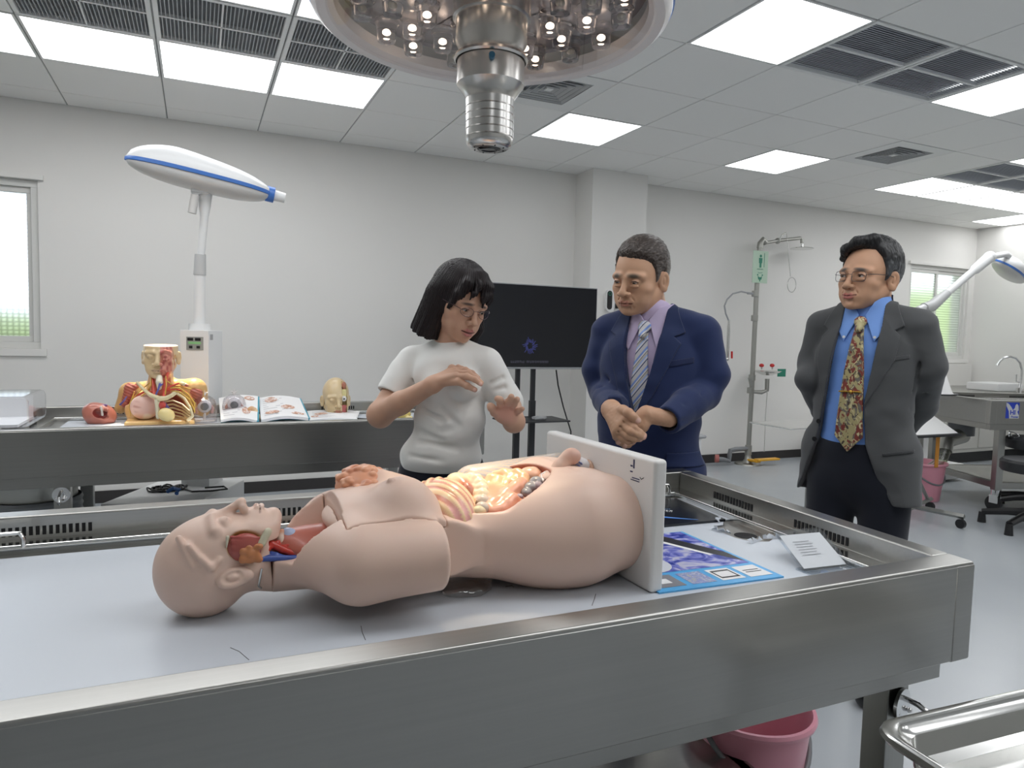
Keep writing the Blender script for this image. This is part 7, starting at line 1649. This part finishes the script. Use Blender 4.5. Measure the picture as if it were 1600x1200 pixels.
# terracotta skull-base piece
JW = thing('skull_section', 'terracotta-coloured hollow skull section at the left end of the back table', 'anatomical model', (-.42, 3.6, .80))
g = Sdf((.50, .17, .12)); c = D_h(156, 649, 3.20); g.ell(c, (.070, .056, .055), rotm(ry=14), k=.001); g.ell(D_h(146, 640, 3.20), (.040, .04, .030), k=.02); g.sell(D_h(156, 645, 3.145), (.032, .034, .026), k=.003, col=(.20, .03, .025)); g.sell(D_h(164, 652, 3.15), (.020, .03, .016), k=.003)
g.cap(D_h(147, 638, 3.17), D_h(168, 640, 3.17), .008, .008, k=.006); g.cap(D_h(158, 636, 3.16), D_h(160, 648, 3.16), .005, .005, k=.004, col=(.60, .55, .50)); g.ell(D_h(154, 645, 3.19), (.024, .012, .016), k=.004, col=(.50, .47, .46))
g.cap(D_h(140, 636, 3.19), D_h(166, 633, 3.19), .005, .005, k=.004, col=(.22, .14, .35)); g.fn(lambda P: P[:, 2]-Z2, (-9,)*3, (9,)*3, k=.001, t='s'); g.disp(lambda P: .0015*vnoise(P, 45, 2)); g.build('bone', .0022, M_ORG, JW)
# eye models in clear housings
M_HOUSE = clear('clear_housing', (.88, .86, .88), .16, .12)
def eye_model(px, py, d, label):
    E_ = thing('eye_model', label, 'anatomical model', (aD(px, py, d).x, aD(px, py, d).y, Z2), 'eye models in clear housings'); c = Vector(aD(px, py, d)); tc_ = (Vector((0, 0, CAM_H))-c); tc_.z = 0; tc_.normalize(); q = tc_.to_track_quat('Z', 'Y').to_matrix().to_4x4()
    MB().sph(c, .0325, 24).build('eyeball', pm('model_sclera', (.72, .72, .74), .25) if 'model_sclera' not in MATS else MATS['model_sclera'], E_)
    m = MB(); m.lathe([(.0001, .0333), (.010, .0322), (.0185, .0275)], c, q, 24); m.build('iris', pm('model_iris', (.16, .17, .18), .5, bump=1, bscale=300) if 'model_iris' not in MATS else MATS['model_iris'], E_)
    m = MB(); r = q.to_3x3(); sd = Vector(r.col[0]); up = Vector((0, 0, 1))
    for s in (-1, 1): m.tube([c+sd*s*.026+up*.005, c+sd*s*.036-up*.01, c+sd*s*.032-up*.035], [.006, .008, .007])
    m.build('muscle', pm('model_pale_muscle', (.62, .36, .32), .4) if 'model_pale_muscle' not in MATS else MATS['model_pale_muscle'], E_)
    m = MB(); m.cyl((c.x, c.y, Z2+.006), (c.x, c.y, c.z-.024), .007); m.box((c.x-.045, c.y-.03, Z2), (c.x+.045, c.y+.03, Z2+.006), bev=.002); m.build('stand', M_WPL, E_)
    m = MB(); m.lathe([(.055, 0), (.055, c.z-Z2+.0), (.048, c.z-Z2+.032), (.024, c.z-Z2+.048), (.006, c.z-Z2+.052)], (c.x, c.y, Z2), n=28); m.build('housing', M_HOUSE, E_)
    m = MB(); t_ = c+up*.052
    for dx in (-.010, 0, .010): m.tube([t_, t_+sd*dx*.8+up*.012, t_+sd*dx*1.6+up*(.024-abs(dx))], [.004, .003, .0015])
    m.build('nerve_tuft', pm('model_pale_nerve', (.70, .66, .64), .4) if 'model_pale_nerve' not in MATS else MATS['model_pale_nerve'], E_)
eye_model(319.5, 634.5, 3.32, 'eye model in a clear housing nearest the anatomy bust'); eye_model(366, 632, 3.46, 'eye model in a clear housing in front of the open book')
# small cut-away throat model
HM = thing('throat_model', 'small tan cut-away throat model on the first book page', 'anatomical model', (.25, 3.6, Z2)); g = Sdf((.62, .36, .18))
g.ell(D_h(393, 641, 3.42), (.020, .018, .020), k=.001); g.ell(D_h(391, 645, 3.40), (.008, .008, .010), k=.003, col=(.30, .06, .05)); g.cap(D_h(398, 640, 3.42), D_h(407, 655, 3.40), .010, .006, k=.008, col=(.70, .50, .30)); g.cap(D_h(386, 646, 3.40), D_h(404, 650, 3.41), .006, .005, k=.004, col=(.45, .12, .08)); g.ell(D_h(395, 656, 3.40), (.014, .012, .012), k=.006, col=(.66, .36, .20)); g.disp(lambda P: .0012*vnoise(P, 110, 5)); g.fn(lambda P: P[:, 2]-Z2, (-9,)*3, (9,)*3, k=.001, t='s'); g.build('section', .0016, M_ORG, HM)
# open atlas
def page(a, b, c, d, bow, n=10):
    P = []
    for i in range(n+1):
        u = i/n; row = []
        for j in range(5): v = j/4; p = Vector(a).lerp(Vector(b), u).lerp(Vector(d).lerp(Vector(c), u), v); row.append(p+Vector((0, 0, bow*math.sin(math.pi*u))))
        P.append(row)
    return P
M_PRINT = node_photo('print_anatomy', (.80, .80, .80), (.62, .32, .20), (.30, .14, .08), 60, 1.0, .5)
def book(label, A, B, C, D, bow, th, cover, pics):
    """A,B front left/right corners; D,C back left/right"""
    K_ = thing('open_book', label, 'book', (Vector(A)+Vector(C))/2, 'open anatomy atlases'); P = page(A, B, C, D, bow); m = MB(); m.grid(P); lo = [[p-Vector((0, 0, th)) for p in row] for row in P]; m.grid(lo)
    e = [r[0] for r in P]; f = [r[0] for r in lo]; m.grid([e, f]); m.grid([[r[-1] for r in P], [r[-1] for r in lo]]); m.grid([P[-1], lo[-1]]); m.grid([P[0], lo[0]]); m.build('pages', M_PAPER, K_)
    cv = [[p-Vector((0, 0, th+.001)) for p in row] for row in P]; m = MB(); m.grid(cv); m.grid([[p-Vector((0, 0, .002)) for p in r] for r in cv]); dv_ = (Vector(B)-Vector(A)).normalized()*.008; m.tube([P[-1][k]+dv_*.3-Vector((0, 0, th*.5)) for k in range(5)], max(.003, th*.5), n=6); m.build('cover', cover, K_)
    for (u, v, ru, rv) in pics:
        vs = []
        for k in range(18):
            t_ = 2*math.pi*k/18; uu, vv = u+ru*math.cos(t_), v+rv*math.sin(t_); p = Vector(A).lerp(Vector(B), uu).lerp(Vector(D).lerp(Vector(C), uu), vv); vs.append(p+Vector((0, 0, bow*math.sin(math.pi*uu)+.0012)))
        mm = MB(); mm.add(vs, [tuple(range(18))]); mm.build('illustration', M_PRINT, K_)
    ln = MB()
    for k in range(9):
        v = .12+.09*k; u0, u1 = .08, .38+.08*(k % 3)
        q_ = lambda uu, vv: Vector(A).lerp(Vector(B), uu).lerp(Vector(D).lerp(Vector(C), uu), vv)+Vector((0, 0, bow*math.sin(math.pi*uu)+.0014)); ln.add([q_(u0, v), q_(u1, v), q_(u1, v+.018), q_(u0, v+.018)], [(0, 1, 2, 3)])
    ln.build('text_line', MATS['print_faint_grey'], K_)
M_TEAL = pm('cover_teal', (.02, .30, .42), .4)
c3 = lambda px, py, d: Vector(aD(px, py, d))
book('left half of the open atlas propped steeply behind the eye model', aZ(345, 656, Z2+.022), aZ(402, 657, Z2+.022), c3(403, 619, 3.72), c3(342, 622, 3.72), .012, .012, M_TEAL, [(.78, .85, .14, .09), (.70, .30, .12, .14)])
book('right half of the open atlas with blue cover edges, lying beside the throat model', aZ(408, 656, Z2+.02), aZ(482, 653, Z2+.02), c3(468, 622, 3.80), c3(404, 622, 3.78), .014, .014, M_TEAL, [(.28, .80, .15, .13), (.62, .42, .16, .10), (.25, .22, .16, .07), (.80, .15, .14, .06)])
book('second open book lying flat under the half-dissected head', aZ(484, 656, Z2+.014), aZ(556, 655, Z2+.014), aZ(560, 642, Z2+.012), aZ(480, 642, Z2+.02), .006, .008, M_PAPER, [(.25, .55, .14, .12), (.12, .3, .08, .1)])
o = MB().tube([aZ(557, 654, Z2+.010), aZ(577, 655, Z2+.006)], .0045, n=10).build('pen', M_BLK); setp(o, 'black pen lying on the rim side of the second open book', 'pen')
# half dissected head
hh = aD(525, 623, 3.74); MHH = head_matrix(hh, -2, 0, 0, .93); HD_ = thing('head_model', 'life-size head model with the left half dissected, standing on the open book', 'anatomical model', (hh.x, hh.y, Z2))
g = head_sdf((.62, .48, .28), (.50, .22, .15), closed=True); g.fn(lambda P: P[:, 2]+.112, (-1,)*3, (1,)*3, k=.002, t='s')
g.fn(lambda P: np.maximum.reduce([.022-P[:, 0], P[:, 0]-.052, P[:, 1]+.035, -(P[:, 2]+.105)])+.0, (-1,)*3, (1,)*3, k=.0015, t='s', col=(.70, .58, .28))
g.ell((.036, -.052, .080), (.014, .018, .022), k=.002, col=(.42, .16, .10)); g.box((.036, -.050, .035), (.0135, .016, .024), .003, k=.001, col=(.78, .70, .36))
for i in range(5): g.cap((.026+.005*i, -.060, -.035), (.028+.004*i, -.054, -.098), .0045, .004, k=.002, col=(.52, .10, .08) if i % 2 else (.62, .20, .22))
g.cap((-.058, -.040, -.035), (-.044, -.052, -.090), .006, .005, k=.003, col=(.55, .18, .12)); g.paintf(lambda P: np.clip((P[:, 0]-.060)/.004, 0, 1)*0+np.clip(1-np.abs(P[:, 0]-.034)/.013, 0, 1)*np.clip((P[:, 2]-.082)/.006, 0, 1)*np.clip(vnoise(P, 160, 2)*3+.2, 0, 1), (.30, .10, .06))
g.build('skull', .0022, M_ORG, HD_, M=MHH)
m = MB(); m.sph(MHH @ Vector((.034, -.066, .006)), .0150, 20); ey = m.build('eyeball', MATS['model_sclera'], HD_); m = MB(); m.sph(MHH @ Vector((.034, -.0795, .006)), .0050, 12); m.build('pupil', M_BLK, ey)
m = MB(); cz_ = (MHH @ Vector((0, 0, -.112))); m.cyl((cz_.x, cz_.y-.01, Z2+.008), (cz_.x, cz_.y-.01, cz_.z+.002), .042, n=28); m.build('neck_base', pm('model_dark_red', (.25, .05, .05), .4), HD_)
# yellow skull part behind the woman's elbow
g = Sdf((.72, .55, .16)); c = D_h(627, 647, 3.68); g.ell(c, (.052, .04, .024), k=.001)
for px in (617, 633): g.sell(D_h(px, 645, 3.63), (.014, .03, .010), k=.003, col=(.30, .20, .06))
g.cap(D_h(612, 652, 3.66), D_h(642, 652, 3.66), .008, .008, k=.004, col=(.80, .66, .30)); g.ell(D_h(637, 636, 3.68), (.012, .01, .008), k=.002, col=(.60, .05, .05)); g.fn(lambda P: P[:, 2]-Z2, (-9,)*3, (9,)*3, k=.001, t='s'); o = g.build('skull_part', .0022, M_ORG); setp(o, 'yellowish partial skull behind the woman\'s bent elbow', 'anatomical model')
# pale sheet on the back table top
o = MB().box((-.55, 3.16, .7938), (1.13, 3.79, .7962), bev=.0008, seg=1).build('plastic_sheet', M_WSHEET); setp(o, 'pale film sheet covering the back table top under the models', 'plastic sheet')
